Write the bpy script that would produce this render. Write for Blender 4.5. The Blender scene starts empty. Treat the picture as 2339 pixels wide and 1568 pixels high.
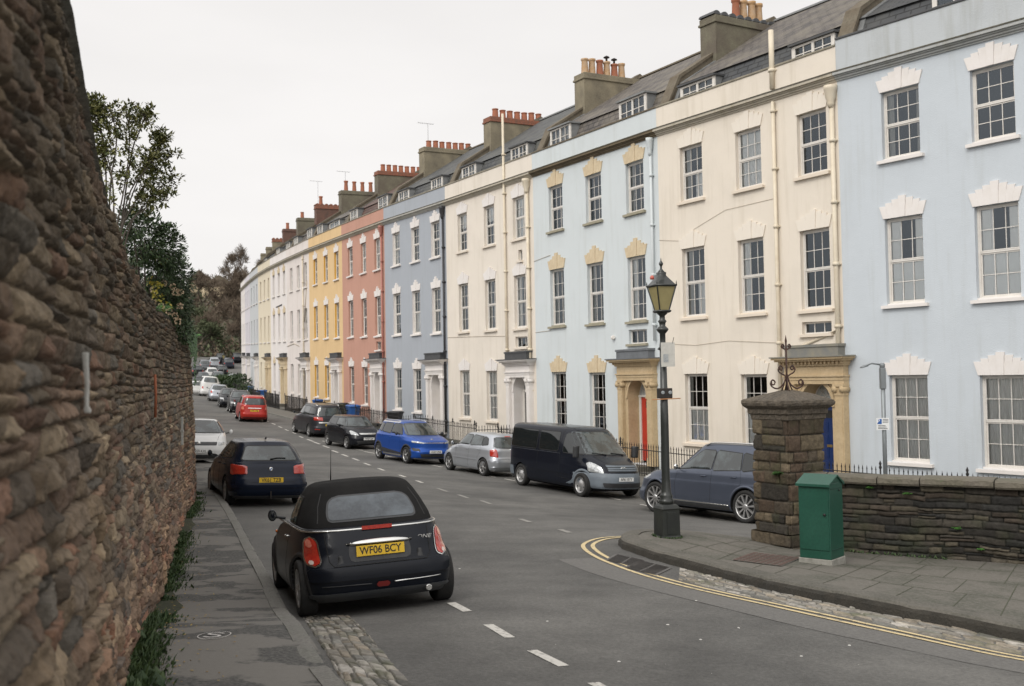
import bpy, bmesh, math, random
import numpy as np
from mathutils import Vector, Matrix, Euler, noise
from mathutils.bvhtree import BVHTree
PI = math.pi; R_ = math.radians
random.seed(7); rng = np.random.default_rng(11)
scene = bpy.context.scene
COL = bpy.data.collections.new("place"); scene.collection.children.link(COL)

# ---------------------------------------------------------------- camera (eye at the origin, looking along +Y)
F = 2404.0; CXP = 1169.5; CYP = 784.0           # focal length and centre in the units the survey was taken in
PITCH = math.atan(79 / F); ROLL = .018
cam_d = bpy.data.cameras.new("camera"); cam = bpy.data.objects.new("camera", cam_d); COL.objects.link(cam)
CR = Matrix.Rotation(PI/2 + PITCH, 3, 'X') @ Matrix.Rotation(-ROLL, 3, 'Z')
cam.matrix_world = CR.to_4x4()
cam_d.sensor_width = 36; cam_d.lens = F / 2339 * 36; cam_d.clip_start = .05; cam_d.clip_end = 3000
cam_d.dof.use_dof = True; cam_d.dof.focus_distance = 17; cam_d.dof.aperture_fstop = 3.2
scene.camera = cam

# ---------------------------------------------------------------- overcast sky and soft sun
SUN_EL, SUN_AZ = R_(42), R_(215)               # azimuth clockwise from +Y: behind the camera, a little left
world = bpy.data.worlds.new("World"); scene.world = world; world.use_nodes = True
nt = world.node_tree; nt.nodes.clear()
out = nt.nodes.new('ShaderNodeOutputWorld'); bg = nt.nodes.new('ShaderNodeBackground'); bg.inputs[1].default_value = .12
sky = nt.nodes.new('ShaderNodeTexSky'); sky.sky_type = 'NISHITA'; sky.sun_disc = False
sky.sun_elevation = SUN_EL; sky.sun_rotation = SUN_AZ
tc = nt.nodes.new('ShaderNodeTexCoord'); dot = nt.nodes.new('ShaderNodeVectorMath'); dot.operation = 'DOT_PRODUCT'
sd = Vector((math.sin(SUN_AZ)*math.cos(SUN_EL), math.cos(SUN_AZ)*math.cos(SUN_EL), math.sin(SUN_EL)))
dot.inputs[1].default_value = sd
mr = nt.nodes.new('ShaderNodeMapRange'); mr.interpolation_type = 'SMOOTHSTEP'
mr.inputs[1].default_value = -.1; mr.inputs[2].default_value = 1; mr.inputs[3].default_value = 7.75; mr.inputs[4].default_value = 14.5
nz = nt.nodes.new('ShaderNodeTexNoise'); nz.inputs['Scale'].default_value = 1.6; nz.inputs['Detail'].default_value = 5
mp = nt.nodes.new('ShaderNodeMapping'); mp.inputs['Scale'].default_value = (1, 1, 3.5)
nr = nt.nodes.new('ShaderNodeMapRange'); nr.inputs[1].default_value = .3; nr.inputs[2].default_value = .7; nr.inputs[3].default_value = .90; nr.inputs[4].default_value = 1.04
mul = nt.nodes.new('ShaderNodeMath'); mul.operation = 'MULTIPLY'
cb = nt.nodes.new('ShaderNodeVectorMath'); cb.operation = 'SCALE'; cb.inputs[0].default_value = (1.0, .975, .957)
mx = nt.nodes.new('ShaderNodeMix'); mx.data_type = 'RGBA'; mx.inputs[0].default_value = .975
L = nt.links.new
L(tc.outputs['Generated'], dot.inputs[0]); L(dot.outputs['Value'], mr.inputs[0])
L(tc.outputs['Generated'], mp.inputs[0]); L(mp.outputs[0], nz.inputs[0]); L(nz.outputs[0], nr.inputs[0])
L(mr.outputs[0], mul.inputs[0]); L(nr.outputs[0], mul.inputs[1]); L(mul.outputs[0], cb.inputs['Scale'])
L(sky.outputs[0], mx.inputs['A']); L(cb.outputs[0], mx.inputs['B']); L(mx.outputs['Result'], bg.inputs[0]); L(bg.outputs[0], out.inputs[0])
sun_d = bpy.data.lights.new("sun", 'SUN'); sun_d.energy = 1.45; sun_d.angle = R_(22); sun_d.color = (1, .965, .9)
sun = bpy.data.objects.new("sun", sun_d); COL.objects.link(sun)
sun.rotation_euler = sd.to_track_quat('Z', 'Y').to_euler(); sun.location = (-20, -30, 40)
scene.view_settings.view_transform = 'Standard'; scene.view_settings.look = 'None'
scene.view_settings.exposure = 0; scene.view_settings.gamma = 1
scene.render.engine = 'CYCLES'; scene.cycles.max_bounces = 6; scene.cycles.transparent_max_bounces = 12
scene.cycles.use_denoising = True

# ---------------------------------------------------------------- survey helpers
def ray(px, py):
    d = CR @ Vector(((px-CXP)/F, -(py-CYP)/F, -1.0)); return d / d.y
def at(px, py, Y):
    return ray(px, py) * Y
# ground: thin plate spline through surveyed heights
GP = []
for px, py, Y in [(685,1413,11.5),(632,1341,13.9),(996,1369,11.95),(1526,1236,17),(1412,1245,16.6),(1573,1301,14.7),(1745,1346,13.1),
                  (2033,1409,11.1),(2339,1469,10.4),(1780,1268,17),(1935,1283,16.6),(2339,1320,15),(525,1155,23.2),(1700,1190,25.7),
                  (1322,1122,32.5),(1103,1080,38.2),(935,1047,44),(790,1019,51),(704,996,56.5),(552,954,70),(484,1068,32),
                  (254,1568,7.5),(434,1147,24),(1170,1568,7.9),(500,1480,8.6),(530,940,80),(483,918,92),(455,905,100)]:
    GP.append(tuple(at(px, py, Y)))
BND = [(15.2,23.66,-.22),(9.83,31.12,-.10),(5.50,38.58,.05),(1.07,47.18,.25),(-3.41,55.83,.46),(-7.71,64.25,.73),(-11.71,72.95,1.01),
       (-15.76,82.01,1.30),(-19.26,90.20,1.51),(-22.57,98.53,1.76),(-25.90,107.55,2.03),(-29.31,117.79,2.34),(-32.11,126.67,2.63),(-34.84,135.42,2.93)]
for x, y, e in BND: GP.append((x-1.7, y-1.0, e-3.62))
GP += [(0,0,-1.65),(6,0,-1.95),(14,4,-2.6),(-6,2,-1.9),(0,-14,-.9),(20,-10,-1.8),(-16,10,-2.1),(-20,35,-2.6),(-28,60,-2.0),(-45,95,-.6),
       (12,14,-3.05),(25,20,-3.6),(30,45,-3.3),(-40,128,-.4),(-46,150,1.2),(-50,175,4.2),(-60,140,2.2),(-75,120,3.0),(10,22,-3.45),(-10,130,-.5),(20,100,-1.5),(-20,170,2.5)]
GPa = np.array(GP, float)
def _U(r2): return np.where(r2 > 1e-12, .5*r2*np.log(np.maximum(r2, 1e-12)), 0.)
def _fit(P, lam):
    n = len(P); d2 = ((P[:,None,:2]-P[None,:,:2])**2).sum(-1); K = _U(d2) + lam*np.eye(n)
    A = np.zeros((n+3,n+3)); A[:n,:n] = K; A[:n,n] = 1; A[:n,n+1:] = P[:,:2]; A[n,:n] = 1; A[n+1:,:n] = P[:,:2].T
    return np.linalg.solve(A, np.r_[P[:,2], 0,0,0])
GW = _fit(GPa, .35)
def gz(x, y):
    x = np.asarray(x, float); y = np.asarray(y, float); sh = x.shape; x = x.ravel(); y = y.ravel(); o = np.empty(len(x))
    for s in range(0, len(x), 4000):
        xs, ys = x[s:s+4000], y[s:s+4000]
        d2 = (xs[:,None]-GPa[None,:,0])**2 + (ys[:,None]-GPa[None,:,1])**2
        o[s:s+4000] = _U(d2)@GW[:len(GPa)] + GW[-3] + GW[-2]*xs + GW[-1]*ys
    return o.reshape(sh)
def g(x, y): return float(gz(x, y))
def gp(px, py, lift=0.):
    """the ground point seen in direction (px, py)"""
    q = ray(px, py); t0, t = 1.5, 1.5; Ys = np.linspace(2, 220, 900)
    h = q.z*Ys - gz(q.x*Ys, Ys) - lift
    k = int(np.argmax(h < 0)); a, b = Ys[max(k-1,0)], Ys[k]
    for _ in range(25):
        m = (a+b)/2
        if q.z*m - g(q.x*m, m) - lift < 0: b = m
        else: a = m
    return Vector((q.x*a, a, g(q.x*a, a)))

# ---------------------------------------------------------------- mesh builder
class MB:
    def __init__(s): s.v = []; s.f = []; s.m = []; s.sm = []; s.X = None; s.k = 0.
    def av(s, p):
        p = Vector(p)
        if s.X is not None: p = s.X @ p
        if s.k: p.z += s.k * p.x
        s.v.append((p.x, p.y, p.z)); return len(s.v)-1
    def face(s, idx, m=0, sm=False): s.f.append(tuple(idx)); s.m.append(m); s.sm.append(sm)
    def poly(s, pts, m=0, sm=False): s.face([s.av(p) for p in pts], m, sm)
    def box(s, x0, x1, y0, y1, z0, z1, m=0):
        i = [s.av(p) for p in ((x0,y0,z0),(x1,y0,z0),(x1,y1,z0),(x0,y1,z0),(x0,y0,z1),(x1,y0,z1),(x1,y1,z1),(x0,y1,z1))]
        for q in ((0,3,2,1),(4,5,6,7),(0,1,5,4),(1,2,6,5),(2,3,7,6),(3,0,4,7)): s.face([i[a] for a in q], m)
    def rings(s, rings, m=0, closed=True, caps=True, sm=True):
        """rings: lists of points; joined in order"""
        I = [[s.av(p) for p in r] for r in rings]; n = len(I[0])
        for a, b in zip(I, I[1:]):
            for j in range(n if closed else n-1):
                k = (j+1) % n; s.face((a[j], a[k], b[k], b[j]), m, sm)
        if caps: s.face(I[0][::-1], m); s.face(I[-1], m)
        return I
    def lathe(s, prof, n=16, m=0, axis='Z', c=(0,0,0), sm=True, ph=0., caps=True):
        c = Vector(c); rr = []
        for r, h in prof:
            ring = []
            for j in range(n):
                a = ph + 2*PI*j/n; u, w = r*math.cos(a), r*math.sin(a)
                ring.append(c + Vector({'Z':(u,w,h),'Y':(w,h,u),'X':(h,u,w)}[axis]))
            rr.append(ring)
        s.rings(rr, m, True, caps, sm)
    def tube(s, pts, r, n=6, m=0, sm=True):
        pts = [Vector(p) for p in pts]; rr = []
        for i, p in enumerate(pts):
            t = (pts[min(i+1,len(pts)-1)] - pts[max(i-1,0)]).normalized()
            up = Vector((0,0,1)) if abs(t.z) < .9 else Vector((1,0,0))
            a = t.cross(up).normalized(); b = t.cross(a)
            q = r[i] if hasattr(r, '__len__') else r
            rr.append([p + (a*math.cos(2*PI*j/n) + b*math.sin(2*PI*j/n))*q for j in range(n)])
        s.rings(rr, m, True, True, sm)
    def prism(s, pts2, y0, y1, m=0, axis='Y'):
        f = {'Y': lambda p,h: (p[0],h,p[1]), 'X': lambda p,h: (h,p[0],p[1]), 'Z': lambda p,h: (p[0],p[1],h)}[axis]
        a = [s.av(f(p,y0)) for p in pts2]; b = [s.av(f(p,y1)) for p in pts2]; n = len(a)
        s.face(a[::-1], m); s.face(b, m)
        for j in range(n): s.face((a[j], a[(j+1)%n], b[(j+1)%n], b[j]), m)
    def mesh(s, name, mats, fix=True):
        me = bpy.data.meshes.new(name); me.from_pydata(s.v, [], s.f)
        for m in (mats if isinstance(mats, (list, tuple)) else [mats]): me.materials.append(m)
        me.polygons.foreach_set('material_index', s.m); me.polygons.foreach_set('use_smooth', s.sm)
        me.update()
        bm = bmesh.new(); bm.from_mesh(me)
        if fix and len(bm.faces) < 60000: bmesh.ops.recalc_face_normals(bm, faces=bm.faces)
        bm.to_mesh(me); bm.free()
        return me
    def build(s, name, mats, parent=None, loc=None, bevel=0, fix=True, **tags):
        o = bpy.data.objects.new(name, s.mesh(name, mats, fix)); COL.objects.link(o)
        if parent: o.parent = parent
        if loc is not None: o.location = loc
        if bevel:
            b = o.modifiers.new('bevel', 'BEVEL'); b.width = bevel; b.segments = 2; b.limit_method = 'ANGLE'; b.angle_limit = R_(40)
        for k, val in tags.items(): o[k] = val
        return o
def ob(name, me, parent=None, loc=(0,0,0), rot=(0,0,0), **tags):
    o = bpy.data.objects.new(name, me); COL.objects.link(o); o.parent = parent; o.location = loc; o.rotation_euler = rot
    for k, val in tags.items(): o[k] = val
    return o
def thing(name, label, cat, loc=(0,0,0), rotz=0, group=None):
    o = bpy.data.objects.new(name, None); COL.objects.link(o); o.empty_display_size = .2
    o.location = loc; o.rotation_euler = (0,0,rotz); o['label'] = label; o['category'] = cat
    if group: o['group'] = group
    return o
def tag(o, label, cat, group=None):
    o['label'] = label; o['category'] = cat
    if group: o['group'] = group
    return o

# ---------------------------------------------------------------- materials
MATS = {}
def N(nt, t, **kw):
    n = nt.nodes.new(t)
    for k, v in kw.items():
        if k.startswith('_'): setattr(n, k[1:], v)
        else: n.inputs[k.replace('__', ' ')].default_value = v
    return n
def mat(name, col, rough=.6, metal=0., var=None, var2=None, bump=None, coat=0., spec=.5, stretch=None, coord='Object', trans=0.):
    """var=(scale, amount, (colour)) soft patches; var2 the same, finer; bump=(scale, strength, distance)"""
    if name in MATS: return MATS[name]
    m = bpy.data.materials.new(name); m.use_nodes = True; t = m.node_tree; P = t.nodes['Principled BSDF']; ln = t.links.new
    P.inputs['Base Color'].default_value = (*col, 1); P.inputs['Roughness'].default_value = rough; P.inputs['Metallic'].default_value = metal
    P.inputs['Coat Weight'].default_value = coat; P.inputs['Coat Roughness'].default_value = .04; P.inputs['Specular IOR Level'].default_value = spec
    tcn = N(t, 'ShaderNodeTexCoord'); src = tcn.outputs[coord]
    if stretch:
        mpn = N(t, 'ShaderNodeMapping'); mpn.inputs['Scale'].default_value = stretch; ln(src, mpn.inputs[0]); src = mpn.outputs[0]
    cur = None
    for vv in (var, var2):
        if not vv: continue
        nn = N(t, 'ShaderNodeTexNoise', Scale=vv[0], Detail=5., Roughness=.6); ln(src, nn.inputs[0])
        r = N(t, 'ShaderNodeMapRange'); r.inputs[1].default_value = vv[3] if len(vv) > 3 else .38; r.inputs[2].default_value = vv[4] if len(vv) > 4 else .68
        r.inputs[3].default_value = 0; r.inputs[4].default_value = vv[1]; ln(nn.outputs[0], r.inputs[0])
        x = N(t, 'ShaderNodeMix', _data_type='RGBA'); ln(r.outputs[0], x.inputs[0])
        if cur is None: x.inputs['A'].default_value = (*col, 1)
        else: ln(cur, x.inputs['A'])
        x.inputs['B'].default_value = (*vv[2], 1); cur = x.outputs['Result']
    if cur is not None: ln(cur, P.inputs['Base Color'])
    if bump:
        nn = N(t, 'ShaderNodeTexNoise', Scale=bump[0], Detail=4.); ln(src, nn.inputs[0])
        b = N(t, 'ShaderNodeBump', Strength=bump[1], Distance=bump[2]); ln(nn.outputs[0], b.inputs['Height']); ln(b.outputs[0], P.inputs['Normal'])
    MATS[name] = m; return m
def dk(c, f): return tuple(x*f for x in c)

def text_obj(name, s, size, m, parent, loc, rot, depth=.0015, sx=1., shear=0.):
    cu = bpy.data.curves.new(name, 'FONT'); cu.body = s; cu.size = size; cu.extrude = depth; cu.align_x = 'CENTER'; cu.align_y = 'CENTER'; cu.offset = size*.012
    cu.shear = shear; o = bpy.data.objects.new('tmp_text', cu); COL.objects.link(o)
    dg = bpy.context.evaluated_depsgraph_get(); dg.update(); me = bpy.data.meshes.new_from_object(o.evaluated_get(dg), depsgraph=dg)
    bpy.data.objects.remove(o); bpy.data.curves.remove(cu); me.materials.clear(); me.materials.append(m); me.name = name
    for v in me.vertices: v.co.x *= sx
    return ob(name, me, parent, loc, rot)
# ================================================================ numpy noise and stonework
def _h(ix, iy, s):
    n = (ix.astype(np.int64)*374761393 + iy.astype(np.int64)*668265263 + s*1274126177) & 0x7fffffff
    n = ((n ^ (n >> 13))*1103515245 + 12345) & 0x7fffffff
    n = ((n ^ (n >> 16))*69069 + 1) & 0x7fffffff
    return ((n >> 8) & 0xffff)/65535.
def vn(x, y, s=0):
    ix, iy = np.floor(x), np.floor(y); fx, fy = x-ix, y-iy; fx = fx*fx*(3-2*fx); fy = fy*fy*(3-2*fy)
    a, b, c, d = _h(ix,iy,s), _h(ix+1,iy,s), _h(ix,iy+1,s), _h(ix+1,iy+1,s)
    return (a*(1-fx)+b*fx)*(1-fy) + (c*(1-fx)+d*fx)*fy
def fbm(x, y, s=0, o=4):
    r = 0; a = .5
    for k in range(o): r = r + a*(vn(x, y, s+k)-.5); x = x*2.03+5; y = y*2.01+9; a *= .5
    return r
def stonework(u, v, hmin, hmax, lmin, lmax, seed, warp=.04, joint=.018, tilt=.35, flat=0.):
    """rubble in rough courses: height 0..1, stone random numbers (3)"""
    rs = np.random.default_rng(seed)
    uu = u + warp*2.4*fbm(u*1.9, v*1.9, seed); vv = v + warp*3*fbm(u*1.1, v*1.1+40, seed+9) + warp*fbm(u*5, v*5, seed+3)
    V0, V1 = vv.min()-.5, vv.max()+.5; edges = [V0]
    while edges[-1] < V1: edges.append(edges[-1] + rs.uniform(hmin, hmax))
    edges = np.array(edges); row = np.clip(np.searchsorted(edges, vv, 'right')-1, 0, len(edges)-2)
    h = np.zeros_like(u); r1 = np.zeros_like(u); r2 = np.zeros_like(u); r3 = np.zeros_like(u)
    U0, U1 = uu.min()-1, uu.max()+1
    for r in np.unique(row):
        k = row == r; e = [U0 - rs.uniform(0, lmax)]; sc = .7 + .6*(edges[r+1]-edges[r]-hmin)/max(hmax-hmin, 1e-6)
        while e[-1] < U1: e.append(e[-1] + rs.uniform(lmin, lmax)*sc)
        e = np.array(e); c = np.clip(np.searchsorted(e, uu[k], 'right')-1, 0, len(e)-2)
        n = len(e); a1, a2, a3 = rs.random(n), rs.random(n), rs.random(n); t1, t2 = rs.uniform(-1,1,n), rs.uniform(-1,1,n)
        x0, x1 = e[c], e[c+1]; y0, y1 = edges[r], edges[r+1]; px, py = uu[k], vv[k]
        # some stones are split into two thin ones
        sp = (a3[c] > .78) & (y1-y0 > hmin*1.3); ym = y0 + (y1-y0)*(.35+.3*a2[c]); up = py > ym
        ly0 = np.where(sp & up, ym, y0); ly1 = np.where(sp & ~up, ym, y1)
        d = np.minimum(np.minimum(px-x0, x1-px), np.minimum(py-ly0, ly1-py))
        s = np.clip(d/joint, 0, 1); s = s*s*(3-2*s)
        fx = (px-(x0+x1)/2)/(x1-x0); fy = (py-(ly0+ly1)/2)/(ly1-ly0)
        base = .45+.25*flat + (.55-.25*flat)*a1[c] + tilt*(t1[c]*fx + t2[c]*fy) - .35*(fx*fx+fy*fy)
        h[k] = s*np.clip(base, .1, 1.5); q = np.where(sp & up, .37, 0.)
        r1[k] = (a1[c]*7.13+q) % 1; r2[k] = (a2[c]+q) % 1; r3[k] = (a3[c]*3.3+q) % 1
    return h, r1, r2, r3
def tint_attr(me, cols):
    a = me.color_attributes.new('stone_tint', 'FLOAT_COLOR', 'POINT')
    c = np.ones((len(me.vertices), 4), np.float32); c[:, :3] = cols; a.data.foreach_set('color', c.ravel())
def palette(r1, r2, r3, h, stones, mortar, dark=.35):
    st = np.array(stones)[(r1*len(stones)).astype(int).clip(0, len(stones)-1)]
    st = st*(1-dark + 2*dark*r2)[..., None]
    w = np.clip(h*4, 0, 1)[..., None]
    return np.array(mortar)*(1-w) + st*w
def stone_mat(name, rough=.9, bumpsc=60, bs=.5, moss=None, bd=.006):
    m = bpy.data.materials.new(name); m.use_nodes = True; t = m.node_tree; P = t.nodes['Principled BSDF']; ln = t.links.new
    P.inputs['Roughness'].default_value = rough; P.inputs['Specular IOR Level'].default_value = .3
    A = N(t, 'ShaderNodeAttribute', _attribute_name='stone_tint'); tcn = N(t, 'ShaderNodeTexCoord')
    n1 = N(t, 'ShaderNodeTexNoise', Scale=bumpsc*.35, Detail=6., Roughness=.65); ln(tcn.outputs['Object'], n1.inputs[0])
    r = N(t, 'ShaderNodeMapRange'); r.inputs[1].default_value = .3; r.inputs[2].default_value = .72; r.inputs[3].default_value = .62; r.inputs[4].default_value = 1.4; ln(n1.outputs[0], r.inputs[0])
    v = N(t, 'ShaderNodeVectorMath', _operation='SCALE'); ln(A.outputs['Color'], v.inputs[0]); ln(r.outputs[0], v.inputs['Scale']); cur = v.outputs[0]
    if moss:
        n2 = N(t, 'ShaderNodeTexNoise', Scale=moss[0], Detail=5.); ln(tcn.outputs['Object'], n2.inputs[0])
        r2 = N(t, 'ShaderNodeMapRange'); r2.inputs[1].default_value = .52; r2.inputs[2].default_value = .72; r2.inputs[4].default_value = moss[1]; ln(n2.outputs[0], r2.inputs[0])
        x = N(t, 'ShaderNodeMix', _data_type='RGBA'); ln(r2.outputs[0], x.inputs[0]); ln(cur, x.inputs['A']); x.inputs['B'].default_value = (*moss[2], 1); cur = x.outputs['Result']
    ln(cur, P.inputs['Base Color'])
    n3 = N(t, 'ShaderNodeTexNoise', Scale=bumpsc, Detail=5.); ln(tcn.outputs['Object'], n3.inputs[0])
    b = N(t, 'ShaderNodeBump', Strength=bs, Distance=bd); ln(n3.outputs[0], b.inputs['Height']); ln(b.outputs[0], P.inputs['Normal'])
    return m
def grid_obj(name, P, cols, m, parent=None, closed=False):
    """P: (ny, nx, 3) points"""
    ny, nx = P.shape[:2]; me = bpy.data.meshes.new(name); idx = np.arange(ny*nx).reshape(ny, nx)
    q = np.stack([idx[:-1,:-1], idx[:-1,1:], idx[1:,1:], idx[1:,:-1]], -1).reshape(-1, 4)
    me.vertices.add(ny*nx); me.vertices.foreach_set('co', P.astype(np.float32).ravel())
    me.loops.add(q.size); me.loops.foreach_set('vertex_index', q.ravel().astype(np.int32))
    me.polygons.add(len(q)); me.polygons.foreach_set('loop_start', np.arange(0, q.size, 4, dtype=np.int32)); me.polygons.foreach_set('loop_total', np.full(len(q), 4, np.int32))
    me.update(calc_edges=True); me.polygons.foreach_set('use_smooth', np.ones(len(q), bool)); me.materials.append(m)
    if cols is not None: tint_attr(me, cols.reshape(-1, 3))
    me.validate(); return ob(name, me, parent)

# ================================================================ ground sheets
def line_mat_asphalt():
    m = bpy.data.materials.new('asphalt'); m.use_nodes = True; t = m.node_tree; P = t.nodes['Principled BSDF']; ln = t.links.new
    tcn = N(t, 'ShaderNodeTexCoord'); o = tcn.outputs['Object']
    a = N(t, 'ShaderNodeTexNoise', Scale=.35, Detail=5., Roughness=.6); ln(o, a.inputs[0])
    b = N(t, 'ShaderNodeTexNoise', Scale=26., Detail=4., Roughness=.8); ln(o, b.inputs[0])
    c = N(t, 'ShaderNodeTexVoronoi', Scale=75.); ln(o, c.inputs[0])
    d = N(t, 'ShaderNodeTexNoise', Scale=1.6, Detail=6., Roughness=.7); ln(o, d.inputs[0])
    x = N(t, 'ShaderNodeMix', _data_type='RGBA'); x.inputs['A'].default_value = (.075,.073,.069,1); x.inputs['B'].default_value = (.128,.124,.115,1)
    r = N(t, 'ShaderNodeMapRange'); r.inputs[1].default_value = .35; r.inputs[2].default_value = .65; ln(a.outputs[0], r.inputs[0]); ln(r.outputs[0], x.inputs[0])
    s = N(t, 'ShaderNodeMapRange'); s.inputs[1].default_value = .25; s.inputs[2].default_value = .75; s.inputs[3].default_value = .62; s.inputs[4].default_value = 1.4; ln(b.outputs[0], s.inputs[0])
    s2 = N(t, 'ShaderNodeMapRange'); s2.inputs[1].default_value = .3; s2.inputs[2].default_value = .7; s2.inputs[3].default_value = .82; s2.inputs[4].default_value = 1.15; ln(d.outputs[0], s2.inputs[0])
    mm = N(t, 'ShaderNodeMath', _operation='MULTIPLY'); ln(s.outputs[0], mm.inputs[0]); ln(s2.outputs[0], mm.inputs[1])
    v = N(t, 'ShaderNodeVectorMath', _operation='SCALE'); ln(x.outputs['Result'], v.inputs[0]); ln(mm.outputs[0], v.inputs['Scale'])
    ln(v.outputs[0], P.inputs['Base Color']); P.inputs['Roughness'].default_value = .82; P.inputs['Specular IOR Level'].default_value = .35
    bp = N(t, 'ShaderNodeBump', Strength=.5, Distance=.006); ln(c.outputs['Distance'], bp.inputs['Height']); ln(bp.outputs[0], P.inputs['Normal'])
    return m
M_ASPH = line_mat_asphalt()
xs = np.unique(np.r_[np.arange(-400, -60, 20), np.arange(-60, -30, 2.), np.arange(-30, 26, .7), np.arange(26, 60, 3), np.arange(60, 400, 25)])
ys = np.unique(np.r_[np.arange(-200, -14, 15), np.arange(-14, 60, .7), np.arange(60, 130, 1.6), np.arange(130, 180, 5), np.arange(180, 900, 40)])
Xg, Yg = np.meshgrid(xs, ys); Zg = gz(np.clip(Xg, -75, 30), np.clip(Yg, -14, 176))
o = grid_obj('road', np.dstack([Xg, Yg, Zg]), None, M_ASPH); o['kind'] = 'structure'

def resample(P, n=None, step=None):
    P = [Vector(p) for p in P]; d = [0]
    for a, b in zip(P, P[1:]): d.append(d[-1] + (b.xy-a.xy).length)
    n = n or max(2, int(d[-1]/step)+1); out = []
    for t in np.linspace(0, d[-1], n):
        k = min(max(int(np.searchsorted(d, t, 'right'))-1, 0), len(P)-2); f = (t-d[k])/max(d[k+1]-d[k], 1e-9)
        out.append(P[k].lerp(P[k+1], f))
    return out
def smooth(P, it=3):
    P = [Vector(p) for p in P]
    for _ in range(it):
        Q = [P[0]]
        for a, b in zip(P, P[1:]): Q += [a.lerp(b, .25), a.lerp(b, .75)]
        P = Q + [P[-1]]
    return P
def offset(P, d):
    """shift a polyline sideways (positive: to the right of its direction)"""
    out = []
    for i, p in enumerate(P):
        t = (P[min(i+1, len(P)-1)] - P[max(i-1, 0)]).xy.normalized(); out.append(Vector((p.x + t.y*d, p.y - t.x*d, 0)))
    return out
def sheet(name, A, B, lift, m, n=60, k=6, kind='structure', **tags):
    A, B = resample(A, n), resample(B, n); w = np.linspace(0, 1, k)[:, None]
    Ax = np.array([(p.x, p.y) for p in A]); Bx = np.array([(p.x, p.y) for p in B])
    X = Ax[None,:,0]*(1-w) + Bx[None,:,0]*w; Y = Ax[None,:,1]*(1-w) + Bx[None,:,1]*w
    Z = gz(X, Y) + lift; o = grid_obj(name, np.dstack([X, Y, Z]), None, m)
    if kind: o['kind'] = kind
    for a, b in tags.items(): o[a] = b
    return o
def gpl(pts): return [gp(*p) for p in pts]

# ---- lines of the plan
WALL_PATH = smooth([(-.25,-1.5,0),(-.95,1.2,0),(-1.72,4,0),(-2.85,7.5,0),(-4.3,12.4,0),(-6.35,20,0),(-7.3,24,0),(-9.0,29,0),(-12.3,36,0),(-17,46,0),(-22.5,60,0),(-29,78,0)], 2)
KERB_L = smooth([(1.3,1.5,0),(.2,4,0)] + gpl([(760,1568),(701,1477),(638,1368),(592,1289),(555,1218),(517,1156),(496,1122)]) + [(-8.0,30,0),(-10.9,36,0),(-15.5,46,0),(-21,60,0),(-27.5,78,0)], 2)
KERB_R = smooth(gpl([(1530,1229),(1443,1229),(1412,1240),(1420,1254),(1439,1260),(1505,1284),(1573,1301),(1649,1322.6),(1745,1346.5),(1889,1378),(2033,1409),(2176,1433),(2339,1469)]) + [(9.5,6.8,0),(13,4.5,0)], 2)
FAC = [Vector((x, y, 0)) for x, y, e in BND]; FAC = [FAC[0]+(FAC[0]-FAC[1])*.35] + FAC
RAIL = offset(FAC, -2.0); KERB_H = offset(FAC, -4.0)
M_PAVE = mat('pavement_tarmac', (.155,.146,.13), .85, var=(1.0,1.,(.036,.037,.035),.49,.53), var2=(30,.7,(.18,.17,.155)), bump=(90,.5,.005), stretch=(1.0,1.5,1))
M_KERB = mat('kerb_stone', (.145,.138,.125), .85, var=(3,.7,(.10,.105,.085)), var2=(40,.5,(.27,.26,.235)), bump=(35,.6,.01))
M_FLAG = mat('paving_stone', (.105,.096,.08), .88, var=(1.1,.85,(.05,.052,.036),.44,.6), var2=(24,.6,(.16,.148,.13)), bump=(45,.6,.008))
wall_foot = [p for p in WALL_PATH]
sheet('left_pavement', [p for p in offset(WALL_PATH, -.1)], KERB_L, .10, M_PAVE, 160, 8)
o = sheet('terrace_pavement', RAIL, KERB_H, .10, mat('pavement_terrace', (.12,.115,.10), .88, var=(.8,.8,(.17,.158,.14)), var2=(20,.5,(.07,.07,.063)), bump=(40,.5,.008)), 140, 5)
sheet('forecourt', offset(FAC, -2.0), offset(FAC, .4), .02, mat('forecourt', (.11,.105,.09), .9, var=(1.5,.8,(.06,.065,.05))), 140, 4)
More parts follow.
